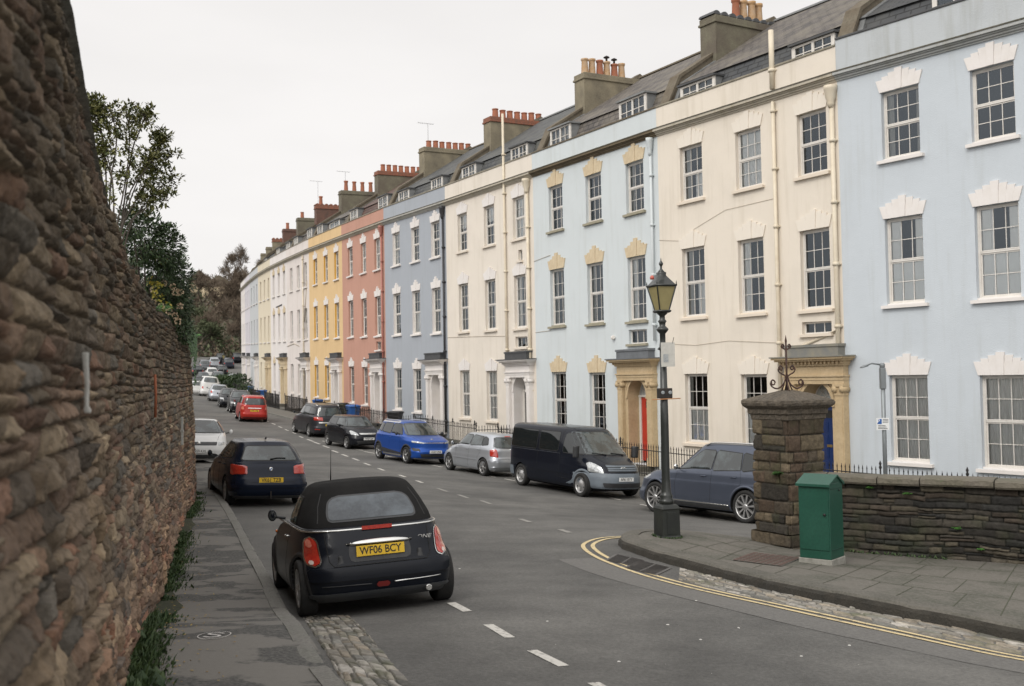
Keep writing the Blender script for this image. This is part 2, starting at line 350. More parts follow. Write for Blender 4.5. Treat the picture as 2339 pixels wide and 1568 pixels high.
def kerb(name, path, side, w, h, seed, nose=.03, stone=.9, dark=False):
    """kerb stones along a path; side: offset sign of the pavement"""
    P = resample(path, step=.12); rs = random.Random(seed); mb = MB(); acc = 0; nxt = rs.uniform(.6, stone*1.3); dz = 0; dw = 0; rows = []
    for i, p in enumerate(P):
        t = (P[min(i+1,len(P)-1)]-P[max(i-1,0)]).xy.normalized(); nrm = Vector((t.y, -t.x))*side; z = g(p.x, p.y)
        if i: acc += (P[i]-P[i-1]).xy.length
        joint = acc > nxt
        if joint: acc = 0; nxt = rs.uniform(.6, stone*1.4); dz = rs.uniform(-.006, .006); dw = rs.uniform(-.008, .008)
        wob = .008*math.sin(i*1.7+seed) ; lo = -.012 if joint else 0
        def q(a, b): return (p.x + nrm.x*(a+dw), p.y + nrm.y*(a+dw), z + b)
        rows.append([q(-.02+wob, -.12), q(wob-lo*1.2, h*.55), q(nose*.4-lo, h-nose*.5+dz+lo), q(nose, h+dz+lo), q(w*.55, h+.003+dz+lo), q(w, h+dz+lo), q(w+.01, -.1)])
    mb.rings(rows, 0, False, False, False)
    if dark: mb.m = [1 if (k_ % 6) < 2 else 0 for k_ in range(len(mb.f))]
    o = mb.build(name, [M_KERB if not dark else mat('kerb_stone_worn', (.095,.088,.074), .88, var=(2.5,.8,(.045,.045,.034)), var2=(30,.5,(.15,.138,.118)), bump=(30,.8,.015)), mat('kerb_face_grimy', (.045,.04,.032), .95, var=(6,.7,(.025,.024,.02)), bump=(35,.8,.015))]); o['kind'] = 'structure'; return o
kerb('left_kerb', KERB_L, -1, .16, .115, 1)
kerb('island_kerb', KERB_R, -1, .30, .145, 2, .05, 1.1, True)
kerb('terrace_kerb', KERB_H, 1, .16, .11, 3)
# island pavement behind the kerb
BACK = [gp(1500,1227), gp(1551,1229), gp(1640,1238), gp(1728,1248), Vector((3.9,17.6,0)), Vector((5.4,17.0,0)), Vector((7.6,15.6,0)), Vector((11,14.4,0)), Vector((16,13.4,0))]
BACK = resample(BACK, 60)
def flagstones():
    A = resample(offset(KERB_R, -.28)[6:], 60); o = sheet('island_pavement', A, BACK, .135, M_FLAG, 110, 10)
    # joints as real thin grooves filled with dark soil and moss, 3 mm above the sheet
    mj = mat('joint_soil', (.055,.06,.035), .95); mb = MB()
    Pa = resample(A, 110); Pb = resample(BACK, 110); rs = random.Random(5)
    def pt(i, w): a, b = Pa[i], Pb[i]; x, y = a.x*(1-w)+b.x*w, a.y*(1-w)+b.y*w; return Vector((x, y, g(x, y)+.139))
    def strip(P, w):
        for a, b in zip(P, P[1:]):
            t = (b-a).xy.normalized()*w; n = Vector((t.y, -t.x, 0)); mb.poly([a-n, a+n, b+n, b-n])
    rows = [0, .27, .52, .76, .98]
    for w in rows[:-1]: strip([pt(i, w + .004*math.sin(i)) for i in range(8, 110)], .006 if w else .012)
    for r in range(4):
        i = 12 + r
        while i < 106:
            strip([pt(i, rows[r] + (rows[r+1]-rows[r])*k/4) for k in range(5)], .005); i += rs.choice((3, 4, 5, 6))
    o2 = mb.build('paving_joints', mj); o2['kind'] = 'structure'
flagstones()
# brick red manhole cover in the island pavement, drain gratings by the kerb
def cover(name, quad, lift, m, n, lab, cat, mode, group=None):
    c = [gp(*q) for q in quad]; mb = MB(); t = thing(name, lab, cat, tuple(c[0]), 0, group)
    def pt(u, v, dz): p = (c[0]*(1-u)+c[1]*u)*(1-v) + (c[3]*(1-u)+c[2]*u)*v; return Vector((p.x, p.y, g(p.x, p.y)+lift+dz)) - c[0]
    mb.poly([pt(0,0,.004), pt(1,0,.004), pt(1,1,.004), pt(0,1,.004)])
    mb.build('frame', m[0], t); mb = MB()
    for i in range(n):
        if mode == 'slots':
            u0 = (i+.25)/n; u1 = (i+.75)/n; rows_ = [(.08,.48),(.52,.92)]
            for a, b in rows_: mb.poly([pt(u0,a,.009), pt(u1,a,.009), pt(u1,b,.009), pt(u0,b,.009)])
        else:
            for j in range(n): mb.poly([pt((i+.1)/n,(j+.1)/n,.009), pt((i+.9)/n,(j+.1)/n,.009), pt((i+.9)/n,(j+.9)/n,.009), pt((i+.1)/n,(j+.9)/n,.009)])
    mb.build('grating' if mode == 'slots' else 'cover_plate', m[1], t)
M_IRON = mat('cast_iron', (.035,.033,.032), .55, .6, var=(20,.5,(.07,.05,.04)))
M_RUST = mat('red_clay_tile', (.10,.06,.048), .85, var=(8,.6,(.11,.08,.06)))
cover('drain', [(1383,1280),(1405,1267),(1478,1283),(1456,1298)], .004, (mat('drain_frame',(.09,.085,.08),.7), M_IRON), 11, 'black slotted drain grate by the kerb nose, nearer to the lamp post', 'drain', 'slots', 'drain grates at the kerb nose')
cover('drain', [(1425,1297),(1460,1281),(1535,1299),(1500,1316)], .004, (MATS['drain_frame'], M_IRON), 13, 'black slotted drain grate by the kerb, nearer to the stone setts', 'drain', 'slots', 'drain grates at the kerb nose')
cover('manhole_cover', [(1672,1303),(1722,1284),(1832,1297),(1786,1318)], .14, (M_KERB, M_RUST), 8, 'reddish square manhole cover in the pavement in front of the stone pillar', 'manhole cover', 'tiles')
# ---- painted lines
def paint(name, segs, w, m, lift=.006):
    mb = MB()
    for P in segs:
        P = resample(P, step=.15) if len(P) > 2 or (P[1]-P[0]).xy.length > .3 else P
        L_, R2 = offset(P, -w/2), offset(P, w/2)
        for a, b, c, d in zip(L_, R2, R2[1:], L_[1:]):
            mb.poly([(q.x, q.y, g(q.x, q.y)+lift) for q in (a, b, c, d)])
    o = mb.build(name, m); o['kind'] = 'structure'; return o
def worn(name, col):
    m = bpy.data.materials.new(name); m.use_nodes = True; t = m.node_tree; P = t.nodes['Principled BSDF']; ln = t.links.new
    tcn = N(t, 'ShaderNodeTexCoord'); n = N(t, 'ShaderNodeTexNoise', Scale=14., Detail=6., Roughness=.75); ln(tcn.outputs['Object'], n.inputs[0])
    r = N(t, 'ShaderNodeMapRange'); r.inputs[1].default_value = .52; r.inputs[2].default_value = .66; ln(n.outputs[0], r.inputs[0])
    x = N(t, 'ShaderNodeMix', _data_type='RGBA'); x.inputs['A'].default_value = (*col,1); x.inputs['B'].default_value = (.14,.135,.12,1); ln(r.outputs[0], x.inputs[0]); ln(x.outputs['Result'], P.inputs['Base Color'])
    P.inputs['Roughness'].default_value = .75; return m
M_WHITE_LINE = worn('worn_white_paint', (.52,.50,.46)); M_YELLOW = worn('worn_yellow_paint', (.56,.45,.25)); M_FAINT = worn('faded_paint', (.24,.232,.212))
YP_ = 0
YP = smooth(gpl([(1501,1225.5),(1424,1225.8),(1371,1229),(1338,1239),(1328,1250),(1357,1272),(1410,1294),(1486,1320),(1649.5,1361),(1889,1416),(2128,1466),(2339,1511)]) + [Vector((9.2,6.0,0))], 2)
paint('yellow_line', [YP], .065, M_YELLOW); paint('yellow_line', [[p for p in offset(YP, -.15)][3:]], .065, M_YELLOW)
M_BAND = mat('resurfaced_tarmac', (.105,.101,.094), .85, var=(.8,.8,(.085,.082,.077)), var2=(28,.8,(.15,.144,.134)), bump=(90,.5,.005))
Y2 = resample(YP[22:], 150); sheet('tarmac_band', [p + Vector((0,0,0)) for p in offset(Y2, .06)], [Vector((q.x,q.y,0)) for q in [p for p in offset(Y2, .6)]], .003, M_BAND, 150, 4)
M_DKP = mat('tarmac_repair', (.062,.06,.057), .88, var=(2.5,.7,(.085,.082,.077)), var2=(28,.8,(.11,.106,.1)), bump=(90,.5,.005))
for q4 in ([(742,1085),(810,1080),(835,1096),(770,1103)],):
    c4 = [gp(*q) for q in q4]; sheet('tarmac_repair', [c4[0],c4[1]], [c4[3],c4[2]], .0035, M_DKP, 20, 8)
paint('bay_marking', [gpl(s) for s in ([(1030,1378),(1068,1398)],[(1115,1428),(1165,1458)],[(1215,1487),(1288,1523)],[(1355,1561),(1430,1600)])], .10, M_WHITE_LINE)
dl = [(708.8,1006.6),(723.6,1012.7),(744.6,1021),(765.6,1032),(788,1041),(812.6,1050),(838.6,1061),(870.7,1073),(919,1088),(958,1101)]
segs = []
for x, y in dl: segs.append(gpl([(x-7, y-2.5), (x+7, y+2.5)]))
paint('centre_marking', segs, .11, M_WHITE_LINE)
segs = [gpl([(x-11,y-3.8),(x+11,y+3.8)]) for x, y in ((1011,1120),(1058,1134.5),(1110,1148),(1200,1190),(1290,1214))]
segs += [gpl([(1375,1128.5),(1401,1133)])]
paint('faded_marking', segs, .11, M_FAINT)
dr = [(748,1010),(783,1019),(817.6,1027.5),(843.5,1034),(869.5,1039),(896.7,1045),(924,1051),(963.5,1057),(999.4,1065.7),(1035,1072),(1077,1080.5),(1119.5,1088.6),(1165,1097),(1219,1106),(1285.5,1118),(1339.7,1128),(1406,1140.5),(1474,1155),(1550,1168),(1640,1186)]
paint('bay_marking', [gpl([(x-12,y-2.2),(x+12,y+2.2)]) for x, y in dr], .09, M_WHITE_LINE)
dfar = [(688,999),(672,990),(655,983),(640,976),(625,969),(610,963),(596,957),(560,958),(545,950),(532,944)]
paint('bay_marking', [gpl([(x-4,y-1.6),(x+4,y+1.6)]) for x, y in dfar], .1, M_WHITE_LINE)
paint('bay_marking', [gpl([(447,1086),(475,1097)]), gpl([(452,1093),(450,1100)])], .1, M_WHITE_LINE)
# scattered pale chippings on the tarmac
def chips():
    mb = MB(); rs = random.Random(3)
    for k in range(26):
        if k < 9: p = gp(*[(1687,1435),(1590,1373),(1525,1428),(1940,1405+70),(1250,1420),(1830,1500),(1413,1512),(1050,1300),(1600,1462)][k]); s = .017
        else: p = gp(rs.uniform(1050,2200), rs.uniform(1150,1550)); s = rs.uniform(.003,.007)
        n = 6; z = g(p.x,p.y); ph = rs.random()*6
        ring = [(p.x+s*math.cos(ph+j)*rs.uniform(.6,1.2), p.y+s*math.sin(ph+j)*rs.uniform(.6,1.2), z+.002) for j in range(n)]
        top = [( (x+p.x)/2, (y+p.y)/2, z+s*.4) for x, y, _ in ring]; mb.rings([ring, top], 0, True, True, False)
    o = mb.build('road_chippings', mat('chipping', (.5,.49,.46), .8)); o['kind'] = 'stuff'; tag(o, 'scattered pale stone chippings lying on the road', 'chippings')
chips()
# painted utility mark on the left pavement
def s_mark():
    c = gp(490, 1480); mb = MB(); z = .106
    def strip(P, w):
        P = [Vector(p) for p in P]; A, B = offset(P, -w/2), offset(P, w/2)
        for a, b, cc, d in zip(A, B, B[1:], A[1:]): mb.poly([(c.x+q.x, c.y+q.y, g(c.x+q.x, c.y+q.y)+z) for q in (a,b,cc,d)])
    strip([(.125*math.cos(a), .19*math.sin(a), 0) for a in np.linspace(0, 2*PI, 30)], .008)
    strip(smooth([(.06,.075,0),(.0,.115,0),(-.06,.08,0),(-.055,.03,0),(0,0,0),(.055,-.03,0),(.06,-.085,0),(0,-.12,0),(-.065,-.08,0)],2), .026)
    o = mb.build('painted_mark', mat('spray_paint', (.6,.58,.55), .7)); tag(o, 'white S shaped spray mark in a thin ring on the left pavement', 'painted mark')
s_mark()
# ---- setts
M_SETT = stone_mat('sett_stone', .8, 55, .5, moss=(3.2,.8,(.10,.105,.06)))
def setts(name, A, B, step, lift, seed, hm, lm, cols, lab, wid):
    A, B = resample(A, step=step), None
    n = len(A); A2 = resample(A, n); Bp = resample(wid, n); k = int((A2[n//2]-Bp[n//2]).xy.length/step)+2
    w = np.linspace(0, 1, k)[:, None]; a = np.array([(p.x,p.y) for p in A2]); b = np.array([(p.x,p.y) for p in Bp])
    X = a[None,:,0]*(1-w)+b[None,:,0]*w; Y = a[None,:,1]*(1-w)+b[None,:,1]*w
    U = np.broadcast_to(np.arange(n)[None,:]*step, X.shape).copy(); Vv = w*np.hypot(*(a-b).T)[None,:]
    h, r1, r2, r3 = stonework(U, Vv, hm[0], hm[1], lm[0], lm[1], seed, .035, .012, .5, .6)
    Z = gz(X, Y) + lift + .03*h + .006*fbm(X*14, Y*14, seed)
    Z[0] -= .02; Z[-1] -= .02
    c = palette(r1, r2, r3, h, cols, (.06,.06,.04), .35)
    o = grid_obj(name, np.dstack([X, Y, Z]), c, M_SETT); o['kind'] = 'stuff'; tag(o, lab, 'setts')
SC = [(.19,.175,.15),(.25,.23,.195),(.15,.145,.13),(.22,.19,.15),(.30,.28,.25)]
setts('stone_setts', [gp(690,1409), gp(722,1462), gp(787,1568), Vector((.55,5.2,0)), Vector((1.2,3.0,0))], None, .012, -.008, 21, (.09,.13), (.14,.24), SC,
      'worn grey stone setts in the gutter behind the dark convertible', [gp(797,1409), gp(862,1475), gp(943,1568), Vector((1.25,5.4,0)), Vector((1.95,3.2,0))])
KR = resample(offset(KERB_R, .01), 200)
i0 = min(range(200), key=lambda i: (KR[i].xy-gp(1545,1296).xy).length)
YR = resample(offset(YP, -.26), 200); j0 = min(range(200), key=lambda i: (YR[i].xy-gp(1530,1325).xy).length); j1 = max(range(200), key=lambda i: 1 if i == 199 else 0)
setts('stone_setts', YR[j0:], None, .014, -.012, 22, (.09,.14), (.15,.3), SC, 'uneven stone setts between the yellow lines and the island kerb', [k for k in KR[i0:] if k.x < 10.2])
# ================================================================ terrace
M_SLATE = mat('roof_slate', (.085,.085,.085), .75, var=(2.2,.8,(.15,.145,.13)), var2=(14,.5,(.05,.05,.055)), bump=(30,.4,.01), stretch=(.6,1,1))
def slate_mat(name, ca, cb, cc, bw=.42, rh=.24):
    m = bpy.data.materials.new(name); m.use_nodes = True; t = m.node_tree; P = t.nodes['Principled BSDF']; ln = t.links.new
    tcn = N(t, 'ShaderNodeTexCoord'); u = tcn.outputs['UV']
    br = N(t, 'ShaderNodeTexBrick', Scale=1., Mortar__Size=.022, Brick__Width=bw, Row__Height=rh, Bias=0.); ln(u, br.inputs['Vector'])
    br.inputs['Color1'].default_value = (*ca,1); br.inputs['Color2'].default_value = (*cb,1); br.inputs['Mortar'].default_value = (*dk(ca,.3),1)
    n = N(t, 'ShaderNodeTexNoise', Scale=.9, Detail=6., Roughness=.65); ln(tcn.outputs['Object'], n.inputs[0])
    r = N(t, 'ShaderNodeMapRange'); r.inputs[1].default_value=.42; r.inputs[2].default_value=.68; r.inputs[4].default_value = .75; ln(n.outputs[0], r.inputs[0])
    x = N(t, 'ShaderNodeMix', _data_type='RGBA'); ln(r.outputs[0], x.inputs[0]); ln(br.outputs['Color'], x.inputs['A']); x.inputs['B'].default_value = (*cc,1); ln(x.outputs['Result'], P.inputs['Base Color'])
    n2 = N(t, 'ShaderNodeTexNoise', Scale=22., Detail=4.); ln(tcn.outputs['Object'], n2.inputs[0])
    mm = N(t, 'ShaderNodeMath', _operation='MULTIPLY_ADD'); ln(n2.outputs[0], mm.inputs[0]); mm.inputs[1].default_value = .35
    inv = N(t, 'ShaderNodeMath', _operation='SUBTRACT'); inv.inputs[0].default_value = 1; ln(br.outputs['Fac'], inv.inputs[1]); ln(inv.outputs[0], mm.inputs[2])
    b = N(t, 'ShaderNodeBump', Strength=.9, Distance=.015); ln(mm.outputs[0], b.inputs['Height']); ln(b.outputs[0], P.inputs['Normal'])
    P.inputs['Roughness'].default_value = .7; return m
SLATES = [slate_mat('slate_brown_grey', (.06,.053,.05), (.13,.113,.10), (.175,.155,.12)), slate_mat('slate_blue_grey', (.05,.053,.056), (.085,.088,.09), (.10,.10,.085)),
          slate_mat('clay_roof_tile', (.075,.04,.032), (.12,.065,.05), (.10,.07,.055)), slate_mat('slate_dark', (.04,.043,.047), (.055,.058,.062), (.075,.075,.07), .5, .2)]
M_PARTY = mat('party_wall_render', (.12,.095,.065), .95, var=(2.5,.7,(.18,.16,.12)), var2=(14,.5,(.07,.06,.045)), bump=(30,.6,.015))
M_STACK = mat('chimney_render', (.24,.205,.14), .95, var=(1.1,.85,(.10,.085,.065)), var2=(18,.4,(.26,.24,.17)), bump=(24,.6,.015))
M_STACKD = mat('chimney_dark_render', (.125,.105,.08), .95, var=(1.3,.8,(.20,.19,.13)), var2=(18,.4,(.08,.07,.055)), bump=(24,.6,.015))
M_BRICKC = mat('chimney_brick', (.14,.075,.055), .9, var=(3,.7,(.08,.055,.045)), bump=(30,.7,.02))
M_CAPB = mat('red_brick_cap', (.25,.095,.055), .9, var=(6,.7,(.12,.08,.06)), bump=(30,.6,.02))
M_POT = mat('terracotta_pot', (.33,.115,.06), .85, var=(5,.7,(.20,.10,.065)), bump=(40,.3,.005))
M_POTY = mat('buff_pot', (.40,.24,.11), .85, var=(5,.8,(.45,.36,.27)), bump=(40,.3,.005))
M_LEAD = mat('lead_sheet', (.20,.205,.205), .55, var=(3,.8,(.12,.125,.125)), bump=(8,.2,.01))
M_WHITE = mat('white_joinery', (.66,.63,.585), .5, var=(6,.5,(.54,.51,.46)))
M_WPAINT = mat('white_masonry', (.715,.68,.655), .75, var=(2,.6,(.62,.58,.53)), bump=(50,.25,.006))
M_BATH = mat('bath_stone', (.46,.345,.20), .85, var=(1.6,.8,(.55,.43,.27)), var2=(11,.5,(.36,.27,.16)), bump=(45,.4,.008))
M_BATHP = mat('pale_bath_stone', (.56,.45,.30), .85, var=(2,.7,(.66,.57,.40)), var2=(13,.4,(.42,.34,.22)), bump=(45,.4,.008))
M_SILLG = mat('sill_stone_weathered', (.33,.30,.22), .9, var=(4,.7,(.20,.19,.14)), bump=(40,.5,.008))
M_GRIME = mat('cornice_weathered', (.24,.215,.165), .9, var=(2.2,.8,(.11,.10,.08)), var2=(15,.5,(.38,.35,.28)), bump=(30,.5,.01))
M_GRIMED = mat('grime_dark', (.10,.09,.07), .95, var=(1.5,.8,(.05,.055,.04)), var2=(12,.5,(.2,.18,.14)))
M_LEADD = mat('dark_lead', (.05,.052,.055), .6, var=(4,.5,(.09,.09,.09)))
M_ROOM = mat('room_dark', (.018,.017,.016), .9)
M_CURT = mat('net_curtain', (.85,.83,.79), .9, var=(3,.5,(.66,.64,.60)), stretch=(6,6,.6))
M_CURTG = mat('grey_curtain', (.40,.385,.35), .9, var=(3,.6,(.26,.25,.225)), stretch=(6,6,.6))
M_SHUT = mat('painted_shutter', (.85,.83,.79), .6)
def glass_mat():
    m = bpy.data.materials.new('window_glass'); m.use_nodes = True; t = m.node_tree; t.nodes.clear(); ln = t.links.new
    o = N(t, 'ShaderNodeOutputMaterial'); mx_ = N(t, 'ShaderNodeMixShader'); gl = N(t, 'ShaderNodeBsdfGlossy', Roughness=.015, Color=(.80,.90,1,1)); tr = N(t, 'ShaderNodeBsdfTransparent', Color=(.97,.985,.985,1))
    fr = N(t, 'ShaderNodeFresnel', IOR=1.75); tcn = N(t, 'ShaderNodeTexCoord'); n = N(t, 'ShaderNodeTexNoise', Scale=2.3, Detail=1.); b = N(t, 'ShaderNodeBump', Strength=.25, Distance=.02)
    ln(tcn.outputs['Object'], n.inputs[0]); ln(n.outputs[0], b.inputs['Height']); ln(b.outputs[0], gl.inputs['Normal'])
    ln(fr.outputs[0], mx_.inputs[0]); ln(tr.outputs[0], mx_.inputs[1]); ln(gl.outputs[0], mx_.inputs[2]); ln(mx_.outputs[0], o.inputs[0]); return m
M_GLASS = glass_mat()
def stucco(name, c, dirt=.6, fine=.45):
    m = bpy.data.materials.new(name); m.use_nodes = True; t = m.node_tree; P = t.nodes['Principled BSDF']; ln = t.links.new
    tcn = N(t, 'ShaderNodeTexCoord'); o = tcn.outputs['Object']
    a = N(t, 'ShaderNodeTexNoise', Scale=.55, Detail=6., Roughness=.62); ln(o, a.inputs[0])
    mp_ = N(t, 'ShaderNodeMapping'); mp_.inputs['Scale'].default_value = (3.2,3.2,.28); ln(o, mp_.inputs[0]); s = N(t, 'ShaderNodeTexNoise', Scale=1., Detail=5., Roughness=.6); ln(mp_.outputs[0], s.inputs[0])
    f = N(t, 'ShaderNodeTexNoise', Scale=38., Detail=3.); ln(o, f.inputs[0])
    def rng_(n, lo, hi, amt):
        r = N(t, 'ShaderNodeMapRange'); r.inputs[1].default_value = lo; r.inputs[2].default_value = hi; r.inputs[4].default_value = amt; ln(n.outputs[0], r.inputs[0]); return r
    cur = None
    for n, lo, hi, am, cc in ((a, .48,.72, dirt*.75, dk(c,.84)), (s, .52,.76, dirt*.75, (c[0]*.74,c[1]*.72,c[2]*.66)), (f, .4,.7, fine*.5, dk(c,.86))):
        r = rng_(n, lo, hi, am); x = N(t, 'ShaderNodeMix', _data_type='RGBA'); ln(r.outputs[0], x.inputs[0])
        if cur is None: x.inputs['A'].default_value = (*c,1)
        else: ln(cur, x.inputs['A'])
        x.inputs['B'].default_value = (*cc,1); cur = x.outputs['Result']
    ln(cur, P.inputs['Base Color']); P.inputs['Roughness'].default_value = .82; P.inputs['Specular IOR Level'].default_value = .25
    b = N(t, 'ShaderNodeBump', Strength=.55, Distance=.012); ln(f.outputs[0], b.inputs['Height']); b2 = N(t, 'ShaderNodeBump', Strength=.5, Distance=.05); ln(a.outputs[0], b2.inputs['Height']); ln(b2.outputs[0], b.inputs['Normal']); ln(b.outputs[0], P.inputs['Normal'])
    return m
BASE = 3.5                                        # height of the ground-floor window heads above the house root
VERT = {'g': (-2.45, 0.0), 'f': (1.98, 4.45), 's': (6.12, 8.08)}
WM = {}
def window_meshes(w, h, rows, far, joinery):
    key = (round(w,2), round(h,2), rows, far, joinery.name)
    if key in WM: return WM[key]
    # origin: bottom centre on the wall face, x along the wall, y into the house
    mb = MB(); d0, d1 = .13, .20; fw = .06; b = w/2
    mb.box(-b, -b+fw, d0, d1, 0, h); mb.box(b-fw, b, d0, d1, 0, h); mb.box(-b+fw, b-fw, d0, d1, h-.06, h); mb.box(-b+fw, b-fw, d0-.01, d1, 0, .09)
    gh0, gh1 = .09, h-.06; mid = (gh0+gh1)/2; bar = .019 if not far else .026
    mb.box(-b+fw, b-fw, d0+.012, d1-.01, mid-.02, mid+.02)
    for lo, hi, dy in ((gh0, mid-.025, .035), (mid+.025, gh1, .015)):
        y0, y1 = d0+dy, d0+dy+.035; a, c = -b+fw, b-fw; st = .032
        mb.box(a, a+st, y0, y1, lo, hi); mb.box(c-st, c, y0, y1, lo, hi); mb.box(a+st, c-st, y0, y1, lo, lo+st); mb.box(a+st, c-st, y0, y1, hi-st, hi)
        n = rows
        for i in (1, 2):
            x = a+st + (c-a-2*st)*i/3; mb.box(x-bar/2, x+bar/2, y0+.002, y1-.004, lo+st, hi-st)
        for j in range(1, n):
            z = lo+st + (hi-lo-2*st)*j/n; mb.box(a+st, c-st, y0+.004, y1-.006, z-bar/2, z+bar/2)
    fr = mb.mesh('window', joinery)
    mb = MB(); a, c = -b+fw, b-fw
    mb.poly([(a,d0+.052,gh0),(c,d0+.052,gh0),(c,d0+.052,mid),(a,d0+.052,mid)]); mb.poly([(a,d0+.032,mid),(c,d0+.032,mid),(c,d0+.032,gh1),(a,d0+.032,gh1)])
    pane = mb.mesh('pane', M_GLASS, False)
    cs = []
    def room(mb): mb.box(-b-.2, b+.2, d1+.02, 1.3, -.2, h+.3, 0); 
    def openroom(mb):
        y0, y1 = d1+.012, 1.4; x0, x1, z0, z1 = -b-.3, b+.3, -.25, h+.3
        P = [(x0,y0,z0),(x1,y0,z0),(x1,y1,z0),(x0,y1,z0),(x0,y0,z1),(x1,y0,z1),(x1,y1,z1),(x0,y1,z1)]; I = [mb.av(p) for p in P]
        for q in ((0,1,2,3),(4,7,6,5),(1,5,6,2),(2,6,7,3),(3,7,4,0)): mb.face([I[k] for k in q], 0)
    def drape(mb, x0, x1, z0, z1, m, y=None, seed=0):
        y = d1+.035 if y is None else y; n = max(6, int((x1-x0)/.02)); r = random.Random(seed); rr = []
        for k in range(n+1):
            x = x0+(x1-x0)*k/n; rr.append([(x, y+.018*math.sin(k*1.15+seed)+.012*math.sin(k*.43), z0), (x, y+.022*math.sin(k*1.15+seed+.3), z1)])
        mb.rings(rr, m, False, False, True)
    for kind in range(8):
        mb = MB(); openroom(mb)
        if kind == 1: drape(mb, -b, -b+.28, 0, h, 2, seed=1); drape(mb, b-.24, b, 0, h, 2, seed=2)
        if kind == 2: drape(mb, -b, b, 0, h, 1, seed=3)
        if kind == 3: drape(mb, -b, b, 0, mid, 1, seed=4); drape(mb, -b, -b+.2, mid, h, 2, seed=5)
        if kind == 4: drape(mb, -b, -b+.36, 0, h, 1, seed=6); drape(mb, b-.2, b, 0, h, 1, seed=7)
        if kind == 5: mb.box(-b+fw, b-fw, d1+.03, d1+.05, h*.62, h-.03, 3)
        if kind == 6: # panelled shutters across the sides and the lower half
            for x0, x1, z0, z1 in ((-b+fw, -b+.40, mid, h-.06), (b-.36, b-fw, mid, h-.06), (-b+fw, b-fw, .06, mid)):
                mb.box(x0, x1, d1+.012, d1+.04, z0, z1, 3)
                for j in range(2): mb.box(x0+.06, x1-.06, d1+.004, d1+.012, z0+.08+(z1-z0)/2*j, z0+(z1-z0)/2*(j+1)-.06, 3)
        if kind == 7: drape(mb, -b, -b+.34, 0, h, 2, seed=8); drape(mb, -.02, b, 0, h*.5, 1, seed=9)
        cs.append(mb.mesh('curtain_and_dark_room', [M_ROOM, M_CURT, M_CURTG, M_SHUT]))  # near-black box behind the drapes stands in for the unlit room
    WM[key] = (fr, pane, cs); return WM[key]
SM = {}
def sill_mesh(w, m, apron):
    key = (round(w,2), m.name, apron)
    if key not in SM:
        mb = MB(); b = w/2; mb.box(-b-.13, b+.13, -.11, .13, -.09, 0)
        if apron: mb.box(-b+.0, b-.0, .02, .128, 0.001, .05)
        SM[key] = mb.mesh('sill', m)
    return SM[key]
LM = {}
def lintel_mesh(w, m, style):
    key = (round(w,2), m.name, style)
    if key in LM: return LM[key]
    mb = MB(); b = w/2; t = .035; n = 7; gap = .003
    hs = {'tall': [.40,.46,.58,.70,.58,.46,.40], 'mid': [.36,.44,.52,.60,.52,.44,.36], 'small': [.36,.36,.50,.62,.50,.36,.36]}[style]
    bot = np.linspace(-b-.03, b+.03, n+1); spread = .17 if style != 'small' else .14
    for k in range(n):
        def top(x): return x*(1+spread/b*.9)
        x0, x1 = bot[k]+gap, bot[k+1]-gap; h = hs[k]; pr = t + (.02 if k == 3 else 0)
        f = h/.5
        mb.prism([(x0,.002),(x1,.002),(x1+(top(x1)-x1)*f, h),(x0+(top(x0)-x0)*f, h)], -pr, .02, 0)
    mb.prism([(-b-.02,.01),(b+.02,.01),(b*1.2,.34),(-b*1.2,.34)], -t+.003, .02, 0)
    LM[key] = mb.mesh('lintel', m); return LM[key]

